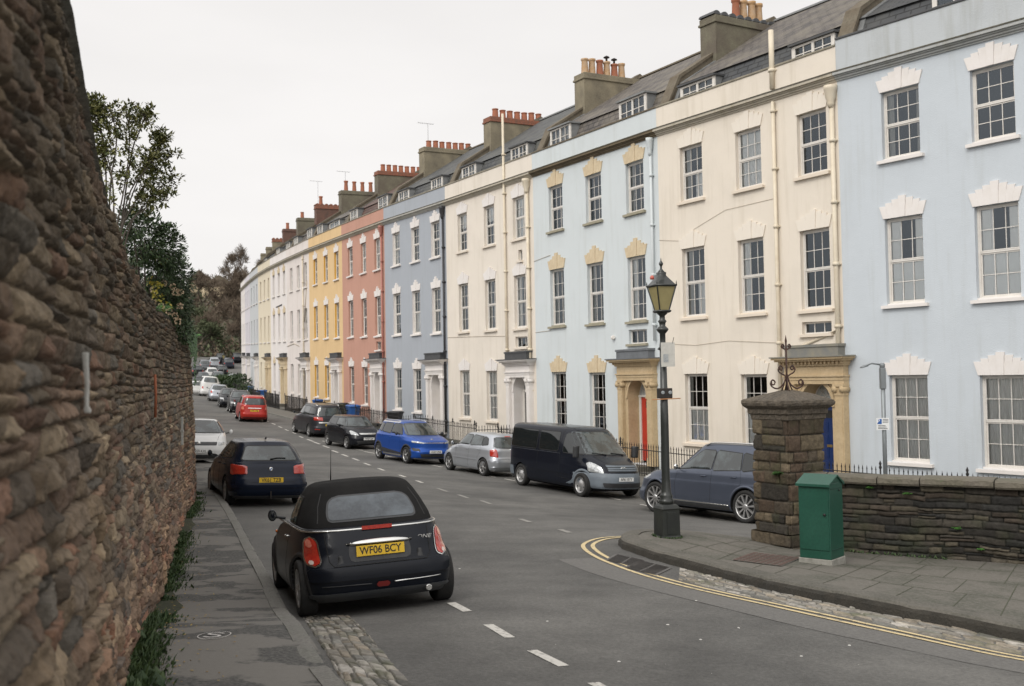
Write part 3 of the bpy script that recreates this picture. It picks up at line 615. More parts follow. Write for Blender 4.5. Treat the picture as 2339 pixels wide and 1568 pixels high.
def house(i, cfg):
    """BND[i] near end, BND[i+1] far end; x runs along the wall towards the near end, y into the house"""
    (nx, ny, ne), (fx, fy, fe) = BND[i], BND[i+1]; Lh = math.hypot(nx-fx, ny-fy); k = (ne-fe)/Lh
    rotz = math.atan2(ny-fy, nx-fx); far = i >= 7
    H = thing(cfg.get('name','terraced_house'), cfg['label'], 'house', (fx, fy, fe-BASE), rotz, 'houses of the curved terrace')
    col = cfg['mat']; lint = cfg.get('lintel'); lm_ = cfg.get('lintel_mat', M_WPAINT); sm = cfg.get('sill', M_WPAINT); jo = M_WHITE
    cols = cfg.get('cols') or [Lh*.212, Lh*.535, Lh*.845]; w = cfg.get('w', 1.2); dc = cols[2]
    def new(): mb = MB(); mb.k = k; return mb
    Z = lambda v: v + BASE
    # openings
    ops = []
    for c, cx in enumerate(cols):
        for fl in 'fs': ops.append((cx-w/2, cx+w/2, *VERT[fl], fl, c))
        if c < 2: ops.append((cx-w/2, cx+w/2, *VERT['g'], 'g', c))
    if cfg.get('door', True): ops.append((dc-.72, dc+.72, -3.45, -.12, 'd', 2))
    for s in cfg.get('small', []): ops.append((s[0], s[1], s[2], s[3], 'x', 3))
    us = sorted({0., Lh, *[o_[0] for o_ in ops], *[o_[1] for o_ in ops]}); vs = sorted({-5.5, 8.75, *[o_[2] for o_ in ops], *[o_[3] for o_ in ops]})
    mb = new()
    for a, b in zip(us, us[1:]):
        for c, d in zip(vs, vs[1:]):
            um, vm = (a+b)/2, (c+d)/2
            if any(o_[0]<um<o_[1] and o_[2]<vm<o_[3] for o_ in ops): continue
            mb.poly([(a,0,Z(c)),(b,0,Z(c)),(b,0,Z(d)),(a,0,Z(d))])
    jam = cfg.get('jamb')
    for u0, u1, v0, v1, kd, c in ops:
        dp = .135 if kd != 'd' else .7; mi = 1 if jam and kd in 'gfs' else 0
        if kd == 'd': mi = 0
        mb.poly([(u0,0,Z(v0)),(u0,0,Z(v1)),(u0,dp,Z(v1)),(u0,dp,Z(v0))], mi); mb.poly([(u1,0,Z(v0)),(u1,dp,Z(v0)),(u1,dp,Z(v1)),(u1,0,Z(v1))], mi)
        mb.poly([(u0,0,Z(v1)),(u1,0,Z(v1)),(u1,dp,Z(v1)),(u0,dp,Z(v1))], mi); mb.poly([(u0,0,Z(v0)),(u0,dp,Z(v0)),(u1,dp,Z(v0)),(u1,0,Z(v0))], mi)
    # party walls and back
    prof = [(0,-5.5),(0,8.9),(.4,9.55),(1.0,10.8),(5.8,13.85),(10.6,10.8),(10.6,-5.5)]
    mb.poly([(0,y,Z(v)) for y, v in prof]); mb.poly([(Lh,y,Z(v)) for y, v in prof][::-1])
    mb.poly([(0,10.6,Z(-5.5)),(0,10.6,Z(10.7)),(Lh,10.6,Z(10.7)),(Lh,10.6,Z(-5.5))])
    mb.build('wall', [col, jam or col], H)
    # cornice and parapet
    cm = cfg.get('cornice', COLS['dirty_'+('blue' if i == 0 else 'grey')]); mb = new()
    for n_, (y, v0, v1) in enumerate(((-.05,8.75,8.80),(-.10,8.801,8.86),(-.15,8.861,8.90),(-.22,8.901,8.985),(-.24,8.986,9.02))): mb.box(.002, Lh-.002, y, .05, Z(v0), Z(v1), 1 if n_ == 4 else 0)
    mb.box(.003, Lh-.003, -.03, .05, Z(9.0205), Z(9.05), 0)
    mb.build('cornice', [cm, M_GRIMED], H)
    mb = new(); pt = cfg.get('ptop', 9.80); mb.box(.001, Lh-.001, -.035, .30, Z(9.051), Z(pt)); mb.build('parapet', cfg.get('parapet', col), H)
    mb = new(); mb.box(.0, Lh, -.07, .34, Z(pt+.001), Z(pt+.07)); mb.build('coping', cfg.get('coping', M_GRIME), H, bevel=.015)
    # windows
    r = random.Random(100+i)
    for u0, u1, v0, v1, kd, c in ops:
        um = (u0+u1)/2; zz = Z(v0)+k*um
        if kd in 'gfs':
            rows = {'s': 2, 'f': 2, 'g': 2}[kd]
            fr, pane, cs = window_meshes(u1-u0, v1-v0, rows, far, jo)
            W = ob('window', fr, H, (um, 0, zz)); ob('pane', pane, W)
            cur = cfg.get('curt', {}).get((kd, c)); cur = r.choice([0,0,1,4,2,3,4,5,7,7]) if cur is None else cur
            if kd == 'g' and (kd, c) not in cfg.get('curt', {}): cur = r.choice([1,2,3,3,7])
            ob('curtain_and_dark_room', cs[cur], W); ob('sill', sill_mesh(u1-u0, sm, cfg.get('apron', False)), W)
            if lint: ob('lintel', lintel_mesh(u1-u0, lm_, lint), H, (um, 0, Z(v1)+k*um))
        elif kd == 'x':
            mb = MB(); a = (u1-u0)/2; h = v1-v0
            for q in ((-a,-a+.05,0,h),(a-.05,a,0,h),(-a+.05,a-.05,0,.05),(-a+.05,a-.05,h-.05,h)): mb.box(q[0],q[1],.12,.17,q[2],q[3])
            for j in range(1, max(1, int(round(2*a/.35)))): x = -a + 2*a*j/max(1,int(round(2*a/.35))); mb.box(x-.012,x+.012,.13,.16,.05,h-.05)
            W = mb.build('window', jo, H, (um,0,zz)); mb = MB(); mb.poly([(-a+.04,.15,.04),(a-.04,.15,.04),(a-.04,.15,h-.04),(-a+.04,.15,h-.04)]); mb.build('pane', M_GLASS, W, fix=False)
            mb = MB(); mb.poly([(-a,.5,-.1),(a,.5,-.1),(a,.5,h+.1),(-a,.5,h+.1)]); mb.build('curtain_and_dark_room', M_ROOM, W)  # no drape here: plain near-black sheet, the room's darkness put into its colour
            ob('sill', sill_mesh(u1-u0-.1, sm, False), W)
    if cfg.get('door', True): doorway(H, dc, k, cfg, Z)
    roof(H, i, Lh, k, cfg, Z, new)
    # pipes
    for p in cfg.get('pipes', []):
        mb = new(); u, v0, v1, rr, pm = p[:5]; top = []
        mb.tube([(u,-.10,Z(v0)),(u,-.10,Z(v1))], rr, 8)
        v = v0+.6
        while v < v1-.2: mb.lathe([(rr*1.0,-.05),(rr*1.45,-.05),(rr*1.45,.05),(rr*1.0,.05)], 8, 0, 'Z', (u,-.10,Z(v))); mb.box(u-rr*1.8,u+rr*1.8,-.06,0.0,Z(v-.02),Z(v+.02)); v += 1.85
        if len(p) > 5 and p[5]: # hopper head under the cornice
            mb.lathe([(rr,0),(rr*1.6,.12),(rr*1.5,.2),(rr*2.2,.3),(rr*2.6,.52),(rr*2.9,.56),(rr*2.9,.66),(rr*2.4,.66)], 10, 0, 'Z', (u,-.13,Z(v1-.02)))
        mb.build('drainpipe', pm, H)
    for seg in cfg.get('cables', []):
        mb = new(); mb.tube([(u,-.012-.004*(n%2),Z(v)) for n,(u,v) in enumerate(seg[0])], seg[1], 5); mb.build('cable', seg[2], H)
    return H

def arc(c, r, n, a0=0, a1=PI): return [(c[0]+r*math.cos(a0+(a1-a0)*j/n), c[1]+r*math.sin(a0+(a1-a0)*j/n)) for j in range(n+1)]
DM = {}
def doorway(H, uc, k, cfg, Z):
    st = cfg.get('case', M_WPAINT); dcol = cfg.get('doorc', M_WPAINT); zo = k*uc; key = (st.name, dcol.name, cfg.get('doorstyle', 0))
    if key not in DM:
        mb = MB(); zb = BASE-3.5
        Zz = lambda v: v+BASE
        # arched panel between the pilasters
        r0, sp = .62, -.86; front = -.10
        mb.box(-.82, -r0, front, .1, Zz(-3.45), Zz(sp)); mb.box(r0, .82, front, .1, Zz(-3.45), Zz(sp))
        A = arc((0, Zz(sp)), r0, 20); T = Zz(-.1)
        for (x0, z0), (x1, z1) in zip(A, A[1:]):
            mb.poly([(x0,front,z0),(x0,front,T),(x1,front,T),(x1,front,z1)])
            mb.poly([(x0,front,z0),(x1,front,z1),(x1,.62,z1),(x0,.62,z0)], 0, True)
        for s in (-1, 1): mb.poly([(s*r0,.1,Zz(-3.45)),(s*r0,.62,Zz(-3.45)),(s*r0,.62,Zz(sp)),(s*r0,.1,Zz(sp))]); mb.poly([(s*r0,front,Zz(sp)),(s*.82,front,Zz(sp)),(s*.82,front,T),(s*r0,front,T)])
        mb.box(-.82,.82,front,.1,T,T+.02)
        # moulded arch ring
        for ra, rb, y in ((r0, r0+.10, front-.025), (r0+.10, r0+.13, front-.04)):
            for (a0, a1), (b0, b1), (c0, c1), (d0, d1) in zip(arc((0,Zz(sp)),ra,20), arc((0,Zz(sp)),rb,20), arc((0,Zz(sp)),rb,20)[1:], arc((0,Zz(sp)),ra,20)[1:]):
                mb.poly([(a0,y,a1),(b0,y,b1),(c0,y,c1),(d0,y,d1)]); mb.poly([(b0,y,b1),(b0,front,b1),(c0,front,c1),(c0,y,c1)]); mb.poly([(a0,y,a1),(d0,y,d1),(d0,front,d1),(a0,front,a1)])
        for s in (-1, 1):
            mb.box(s*r0-(.12 if s<0 else .0), s*r0+(.12 if s>0 else .0), front-.05, front, Zz(sp-.10), Zz(sp))
            # pilaster with base, shaft and scrolled capital
            c = s*1.0
            mb.box(c-.20, c+.20, -.26, .0, Zz(-3.45), Zz(-3.15)); mb.box(c-.17, c+.17, -.22, .0, Zz(-3.15), Zz(-.62))
            mb.box(c-.125, c+.125, -.235, -.22, Zz(-3.0), Zz(-.72))
            mb.box(c-.185, c+.185, -.24, .0, Zz(-.62), Zz(-.56)); mb.box(c-.21, c+.21, -.27, .0, Zz(-.36), Zz(-.28)); mb.box(c-.17, c+.17, -.22, 0, Zz(-.56), Zz(-.36))
            for e in (-1, 1): mb.lathe([(.001,-.30),(.045,-.30),(.05,-.29),(.095,-.285),(.095,0.)], 12, 0, 'Y', (c+e*.15, 0, Zz(-.44)))
        # entablature
        mb.box(-1.20,1.20,-.22,.0,Zz(-.28),Zz(-.16)); mb.box(-1.215,1.215,-.24,.0,Zz(-.16),Zz(-.06)); mb.box(-1.24,1.24,-.28,.0,Zz(-.06),Zz(-.01)); mb.box(-1.19,1.19,-.22,.0,Zz(-.01),Zz(.27)); mb.box(-1.25,1.25,-.29,0,Zz(.27),Zz(.33))
        for j in range(17): x = -1.24 + j*.155; mb.box(x-.04,x+.04,-.37,-.0,Zz(.33),Zz(.41))
        mb.box(-1.20,1.20,-.31,0,Zz(.33),Zz(.40)); mb.box(-1.38,1.38,-.46,0,Zz(.41),Zz(.47)); mb.box(-1.45,1.45,-.54,0,Zz(.47),Zz(.53))
        case = mb.mesh('doorcase', st)
        mb = MB(); mb.box(-1.49,1.49,-.58,0,Zz(.53),Zz(.57)); mb.box(-1.08,1.08,-.30,0,Zz(.57),Zz(.84)); mb.box(-1.12,1.12,-.33,0,Zz(.84),Zz(.92)); canopy = mb.mesh('canopy', cfg.get('canopy', M_LEADD))
        # door, frame, fanlight
        mb = MB(); mb.box(-r0,-.49,.40,.50,Zz(-3.4),Zz(-.92)); mb.box(.49,r0,.40,.50,Zz(-3.4),Zz(-.92)); mb.box(-r0,r0,.38,.50,Zz(-.92),Zz(-.84))
        frame = mb.mesh('door_frame', M_WHITE if not cfg.get('case') else M_WHITE)
        mb = MB(); mb.box(-.49,.49,.44,.48,Zz(-3.35),Zz(-.92))
        for x0, x1 in ((-.40,-.05),(.05,.40)):
            for z0, z1 in ((-3.2,-2.65),(-2.55,-1.85),(-1.75,-1.45)): mb.box(x0,x1,.425,.44,Zz(z0),Zz(z1)); mb.box(x0+.05,x1-.05,.417,.425,Zz(z0+.05),Zz(z1-.05))
        mb.box(-.24,.24,.430,.44,Zz(-1.36),Zz(-1.06)); mb.box(-.20,.20,.428,.431,Zz(-1.33),Zz(-1.09),1)
        door = mb.mesh('door', [dcol, M_ROOM])
        mb = MB(); mb.lathe([(.001,-.05),(.03,-.04),(.03,0),(.015,.01)],8,0,'Y',(.36,.42,Zz(-2.3))); mb.box(-.11,.11,.415,.425,Zz(-2.22),Zz(-2.14)); handle = mb.mesh('handle', mat('brass', (.5,.36,.14), .35, .9))
        mb = MB(); cz = Zz(-.84)
        mb.poly([(x,.46,z) for x, z in arc((0,cz),r0,20)], 1)
        for ra, rb in ((.56,.62),(.20,.225),(.40,.415)):
            A, B = arc((0,cz),ra,18), arc((0,cz),rb,18)
            for a,b,c,d in zip(A,B,B[1:],A[1:]): mb.poly([(q[0],.43,q[1]) for q in (a,b,c,d)])
        for j in range(1,7):
            a = PI*j/7; mb.tube([(.2*math.cos(a),.43,cz+.2*math.sin(a)),(.58*math.cos(a),.43,cz+.58*math.sin(a))],.011,4)
        fan = mb.mesh('fanlight', [M_WHITE, mat('fanlight_glass', (.40,.42,.41), .15, var=(2,.7,(.55,.56,.54)))])
        DM[key] = (case, canopy, frame, door, handle, fan)
    case, canopy, frame, door, handle, fan = DM[key]
    c = ob('doorcase', case, H, (uc,0,zo)); ob('canopy', canopy, c)
    D = ob('door', door, H, (uc,0,zo)); ob('handle', handle, D); ob('frame', frame, D); ob('fanlight', fan, D)
    mb = MB(); mb.box(-.9,.9,-1.9,.7,BASE-3.75,BASE-3.46); ob('doorstep', mb.mesh('doorstep', M_FLAG), H, (uc,0,zo))

def uvquad(mb, uvs, pts, m, uvc): mb.poly(pts, m); uvs.append(uvc)
def roof(H, i, Lh, k, cfg, Z, new):
    # roof planes with slate courses laid by UV metres
    prof = [(.36,9.4),(.95,10.75),(5.8,13.85),(10.75,10.7)]; me = bpy.data.meshes.new('roof'); vs, fs, uv = [], [], []
    mi = []
    acc = 0
    for n, ((y0, v0), (y1, v1)) in enumerate(zip(prof, prof[1:])):
        l = math.hypot(y1-y0, v1-v0); b = len(vs); e = .12 if n == 0 else 0
        if n == 1: y0 -= .10; v0 -= .03
        vs += [(0,y0,Z(v0)),(Lh,y0,Z(v0)+k*Lh),(Lh,y1,Z(v1)+k*Lh),(0,y1,Z(v1))]; fs.append((b,b+1,b+2,b+3)); uv += [(0,acc),(Lh,acc),(Lh,acc+l),(0,acc+l)]; acc += l; mi.append(1 if n == 0 else 0)
    me.from_pydata(vs, [], fs); me.materials.append(SLATES[cfg.get('slate', 0)]); me.materials.append(SLATES[cfg.get('slate2', cfg.get('slate', 0))]); me.polygons.foreach_set('material_index', mi)
    ul = me.uv_layers.new(name='UVMap'); ul.data.foreach_set('uv', [c for p in uv for c in p]); me.update()
    Rf = ob('roof', me, H)
    mb = new(); mb.rings([[(x,5.8+.11*math.cos(a),Z(13.86)+.09*math.sin(a)) for a in np.linspace(-.3,PI+.3,8)] for x in (0,Lh)],0,False,False)
    mb.build('ridge', M_LEAD if i % 2 else M_PARTY, Rf)
    # party wall upstand at the far boundary
    mb = new(); lo = [(.3,9.2),(.30,9.75),(.92,11.02),(5.8,14.1),(10.7,11.0),(10.7,10.2)]
    mb.prism(lo and [(y,Z(v)) for y, v in lo], -.22, .22, 0, 'X'); mb.build('party_wall', cfg.get('party', M_PARTY), H)
    mb = new(); lo = [(.25,9.70),(.25,9.82),(.88,11.10),(2.6,12.2),(2.6,12.1),(.95,11.0)]; mb.prism([(y,Z(v)) for y, v in lo], -.27, .27, 0, 'X'); mb.prism([(y-.01,Z(v)+.05) for y, v in ((.36,9.4),(.95,10.75),(4.0,12.7),(4.0,12.62),(.97,10.66),(.42,9.4))], .22, .42, 1, 'X'); mb.build('party_coping', [M_PARTY, M_LEAD], H)
    # chimney stack on the far party wall
    ch = cfg.get('chimney', {}); cm = ch.get('mat', M_STACK); top = ch.get('top', 13.75); y0, y1 = ch.get('y', (2.55, 5.95)); hw = .44
    mb = new(); mb.box(-hw, hw, y0, y1, Z(11.2), Z(top-.30)); C = mb.build('chimney', cm, H)
    capm = ch.get('cap', cm); mb = new(); mb.box(-hw-.06, hw+.06, y0-.06, y1+.06, Z(top-.299), Z(top-.20)); mb.box(-hw-.02, hw+.02, y0-.02, y1+.02, Z(top-.20), Z(top)); mb.build('chimney_cap', capm, C, bevel=.02)
    n = ch.get('pots', 7); ph = ch.get('ph', .55); pm = ch.get('pot', M_POT); ya, yb = ch.get('py', (y0+.5, y1-.2)); r = random.Random(i*7+3)
    if ch.get('ridge_tiles'):
        mb = new()
        for j in range(9): mb.rings([[(x, y0+.1+j*(y1-y0-.2)/8+.17*math.cos(a), Z(top)+.02+.15*math.sin(a)) for a in np.linspace(0,PI,7)] for x in (-hw,hw)],0,False,True)
        mb.build('chimney_capping', M_CAPB if n < 2 else M_LEADD, C)
    for j in range(n):
        y = ya + (yb-ya)*(j/max(1,n-1)); h = ph*r.uniform(.93,1.07); mb = MB(); rr = .165
        mb.lathe([(rr*1.12,0),(rr*1.05,.06),(rr*.86 if ph > .7 else rr*.95,h*.8),(rr*.9,h*.86),(rr*1.08,h*.9),(rr*1.08,h),(rr*.8,h),(rr*.75,h-.1)],12)
        if ch.get('cowl') and j in ch['cowl']: mb.lathe([(.05,h),(.05,h+.16),(.15,h+.2),(.15,h+.23),(.03,h+.30)],10,1)
        m_ = pm if not isinstance(pm, list) else pm[j % len(pm)]
        mb.build('chimney_pot', [m_, M_IRON], C, (r.uniform(-.03,.03), y, Z(top)))
    # dormers
    for d in cfg.get('dormers', []):
        u0, u1, v0, v1 = d[:4]; yf = .42; st = d[4] if len(d) > 4 else 0
        mb = new(); yb = .95 + (v1+.1-10.75)/.64 if v1 > 10.6 else .36 + (v1+.1-9.4)*.437
        yb = max(yb, .9)
        for s, (a, b) in enumerate(((u0-.10,u0-.002),(u1+.002,u1+.10))): mb.prism([(yf+.05,Z(v0-.3)),(yf+.05,Z(v1)),(yb+.2,Z(v1))], a, b, 0, 'X')
        mb.box(u0-.16,u1+.16,yf-.10,yb+.35,Z(v1+.002),Z(v1+.07),1)
        D = mb.build('dormer', [M_LEAD, M_LEADD if st == 0 else M_LEAD], H)
        um = (u0+u1)/2; a = (u1-u0)/2; h = v1-v0; mb = MB(); zz = Z(v0)+k*um
        for q in ((-a-.09,-a+.05,-.04,h),(a-.05,a+.09,-.04,h),(-a+.05,a-.05,-.04,.06),(-a+.05,a-.05,h-.07,h),(-.05,.05,.06,h-.07)): mb.box(q[0],q[1],0,.07,q[2],q[3])
        for s in (-1,1):
            xm = s*a/2; mb.box(xm-.014,xm+.014,.01,.05,.06,h-.07); mb.box(min(s*.05,s*(a-.05)),max(s*.05,s*(a-.05)),.012,.048,h/2-.014,h/2+.014)
        W = mb.build('window', M_WHITE, D, (um,yf,zz)); mb = MB(); mb.poly([(-a,.04,.0),(a,.04,.0),(a,.04,h),(-a,.04,h)]); mb.poly([(-a,.3,.0),(a,.3,.0),(a,.3,h),(-a,.3,h)],1)
        mb.build('pane', [M_GLASS, M_ROOM if r.random() < .5 else M_CURTG], D, (um,yf,zz), fix=False)
COLS = {n: stucco('stucco_'+n, c, d) for n, c, d in [('powder_blue',(.515,.555,.59),.55),('cream',(.705,.64,.55),.75),('ice_blue',(.575,.615,.625),.5),('warm_cream',(.71,.65,.57),.75),
        ('slate_blue',(.36,.385,.42),.45),('rose',(.49,.275,.21),.6),('ochre',(.67,.48,.26),.6),('white',(.68,.625,.59),.8),('bright_white',(.71,.67,.645),.6),('pale_yellow',(.65,.58,.45),.6),('pale_grey_blue',(.50,.515,.525),.5),('lilac',(.60,.575,.61),.5),('dirty_blue',(.40,.41,.40),1.),('dirty_grey',(.46,.42,.345),1.2)]}
M_PPB = stucco('parapet_blue_grey', (.46,.485,.50), 1.0); M_PIC = mat('cream_pipe', (.64,.57,.45), .6, var=(3,.6,(.52,.44,.32))); M_PIK = mat('black_pipe', (.03,.03,.033), .5)
M_PIB = mat('blue_pipe', (.54,.58,.59), .6); M_CAB = mat('old_cable', (.40,.34,.26), .7); M_RED = mat('red_door', (.46,.035,.02), .35, coat=.3); M_NAVY = mat('navy_door', (.012,.03,.11), .3, coat=.3); M_PIR = mat('rose_pipe', (.33,.13,.10), .5)
M_YJ = mat('yellow_reveal', (.66,.36,.06), .8); M_WJ = M_WPAINT
CFG = [
 dict(label='powder blue house at the right edge with white stepped lintels and closed shutters', mat=COLS['powder_blue'], parapet=M_PPB, coping=M_LEADD, lintel='mid', cols=[2.08,4.80,7.5], slate=3, slate2=3,
      curt={('s',0):1,('s',1):0,('f',0):6,('f',1):6,('g',0):2,('g',1):2}, dormers=[(3.0,5.2,9.75,10.7,1)], chimney=dict(mat=M_STACKD,pots=4), apron=True, ptop=9.98),
 dict(label='cream house with a navy door in a tan stone doorcase', mat=COLS['cream'], lintel='mid', lintel_mat=mat('pale_cream_paint',(.715,.655,.57),.8,bump=(50,.3,.006)), cols=[1.86,4.76,7.56], sill=mat('cream_sill',(.66,.58,.48),.8), case=M_BATH, doorc=M_NAVY,
      canopy=mat('weathered_canopy',(.17,.17,.16),.85,var=(3,.6,(.28,.25,.17))), slate=0, slate2=3, dormers=[(.95,2.65,9.82,10.42),(6.5,8.1,9.82,10.42)], small=[(6.95,8.15,1.25,1.62)], curt={('s',0):7,('s',1):2,('s',2):0,('f',0):7,('f',1):4,('f',2):0,('g',0):3,('g',1):3},
      pipes=[(6.05,-3.3,8.7,.06,M_PIC),(6.05,9.1,11.0,.085,M_PIC),(8.48,-1,8.0,.07,M_PIC,1)], cables=[([(0,4.9),(1.2,4.75),(2.0,5.1),(3.6,5.55),(5.9,5.62)],.006,M_CAB),([(0,1.1),(1.9,1.0),(3.6,1.12),(6,1.0)],.006,M_CAB),([(6.1,.45),(7.0,.9),(8.48,1.35),(8.48,1.7)],.05,M_PIC)],
      chimney=dict(mat=M_STACKD,pots=4,ph=.92,pot=[M_POT,M_POTY,M_POTY,M_POTY],py=(4.0,5.2),top=13.6,ridge_tiles=True), apron=True),
 dict(label='pale ice blue house with tan stone lintels and a red front door', mat=COLS['ice_blue'], lintel='tall', lintel_mat=M_BATHP, sill=M_SILLG, cols=[2.02,5.13,8.12], case=M_BATH, doorc=M_RED, cornice=mat('cornice_brown',(.15,.115,.07),.9,var=(2,.7,(.07,.06,.04)),bump=(30,.5,.01)),
      canopy=mat('slate_canopy',(.14,.15,.16),.8,var=(3,.6,(.08,.085,.09))), slate=0, coping=M_PARTY, dormers=[(1.0,2.6,9.8,10.72,1),(6.6,8.3,9.8,10.72,1)], small=[(7.5,8.72,1.12,1.66)], pipes=[(9.35,1.2,8.1,.05,M_PIB,1)], curt={('s',0):0,('s',1):0,('s',2):1,('f',0):1,('f',1):1,('f',2):4,('g',0):1,('g',1):1},
      chimney=dict(mat=M_STACK,pots=6,ph=.74,py=(2.85,4.9),pot=[M_POTY,M_POTY,M_POT,M_POTY,M_POT,M_POTY],cowl=(3,4)), cables=[([(0,4.95),(1.5,5.1)],.01,M_CAB),([(0,1.75),(1.4,1.8)],.01,M_CAB)], apron=True),
 dict(label='cream house with white doorcase between the ice blue and slate blue houses', mat=COLS['warm_cream'], lintel='mid', lintel_mat=M_WPAINT, cols=[2.08,5.2,8.3], sill=mat('cream_sill_pale',(.66,.59,.50),.8), doorc=mat('black_door',(.015,.015,.017),.3), slate=1, slate2=1, w=1.15, curt={('g',0):2,('g',1):2,('s',2):2,('s',0):5,('f',1):7,('f',0):1},
      dormers=[(1.3,2.8,9.8,10.6),(6.9,8.4,9.8,10.6)], small=[(7.75,8.95,1.1,1.6),(8.2,8.6,5.1,5.6)], pipes=[(7.05,-3.3,12.2,.06,M_PIC),(9.35,-3.3,8.1,.07,M_PIC,1)], chimney=dict(mat=M_STACK,cap=M_CAPB,pots=7,ph=.5), cables=[([(0,1.72),(4,1.7),(6.9,1.65)],.01,M_CAB)]),
 dict(label='slate blue house with bright white lintels, window reveals and doorcase', mat=COLS['slate_blue'], parapet=COLS['slate_blue'], lintel='small', jamb=M_WPAINT, slate=1, slate2=1, dormers=[(1.5,3.0,9.75,10.6),(6.6,8.0,9.75,10.6)], w=1.2, apron=True, pipes=[(9.25,-3.3,8.1,.06,M_PIK,1)], chimney=dict(mat=M_STACK,pots=7,ph=.5), cornice=mat('cornice_light',(.45,.44,.40),.85,var=(2,.6,(.3,.29,.25)))),
 dict(label='rose pink house with white lintels between the slate blue and the ochre yellow houses', mat=COLS['rose'], lintel='small', slate=2, slate2=2, dormers=[(.8,2.3,9.75,10.7),(7.2,8.9,9.75,10.75)], w=1.15, small=[(7.6,8.6,1.1,1.62)], pipes=[(9.3,-3.3,8.1,.06,M_PIR,1)], chimney=dict(mat=M_STACKD,cap=M_CAPB,pots=7,ph=.5), apron=True),
 dict(label='ochre yellow house with white lintels', mat=COLS['ochre'], lintel='small', jamb=M_YJ, slate=0, dormers=[(1.2,2.6,9.75,10.7),(5.0,7.6,9.75,10.5)], w=1.15, chimney=dict(mat=M_STACKD,pots=5,ph=.85), apron=True),
 dict(label='dingy white house next to the ochre yellow one, with a slanting pipe', mat=COLS['white'], lintel=None, slate=0, dormers=[(1.2,2.5,9.75,10.7),(6.5,8,9.75,10.8)], w=1.1, chimney=dict(mat=M_BRICKC,cap=M_CAPB,pots=1,ph=.8,ridge_tiles=True), canopy=M_LEADD,
      pipes=[(7.0,-3.3,8.7,.06,M_PIC)], cables=[([(7.1,3.4),(8.2,6.6)],.05,M_CAB),([(0,1.5),(3,1.7),(5,1.45)],.03,M_CAB)]),
 dict(label='bright white house with small pinkish lintels, third beyond the rose pink one', mat=COLS['bright_white'], lintel='small', lintel_mat=M_BATHP, slate=1, dormers=[(1.2,2.5,9.75,10.6),(6.5,8,9.75,10.6)], w=1.1, chimney=dict(mat=M_STACKD,pots=2,ph=.6), case=M_BATHP, cables=[([(3.4,5.1),(6.5,5.2)],.06,M_LEADD)]),
 dict(label='pale yellow house far down the terrace', mat=COLS['pale_yellow'], lintel=None, slate=1, dormers=[(2,3.4,9.7,10.4)], w=1.1, chimney=dict(mat=M_BRICKC,pots=3,ph=.7), case=M_BATHP),
 dict(label='pale grey blue house just beyond the pale yellow one', mat=COLS['pale_grey_blue'], lintel=None, slate=1, w=1.1, chimney=dict(mat=M_STACK,cap=M_CAPB,pots=0,ridge_tiles=True)),
 dict(label='lilac grey house, last but one of the terrace', mat=COLS['lilac'], lintel=None, slate=1, w=1.1, chimney=dict(mat=M_STACK,pots=0)),
 dict(label='narrow cream house at the far end of the terrace', mat=COLS['bright_white'], lintel=None, slate=1, w=1.1, chimney=dict(mat=M_STACK,pots=0)),
]
for i_, c_ in enumerate(CFG): house(i_, c_)
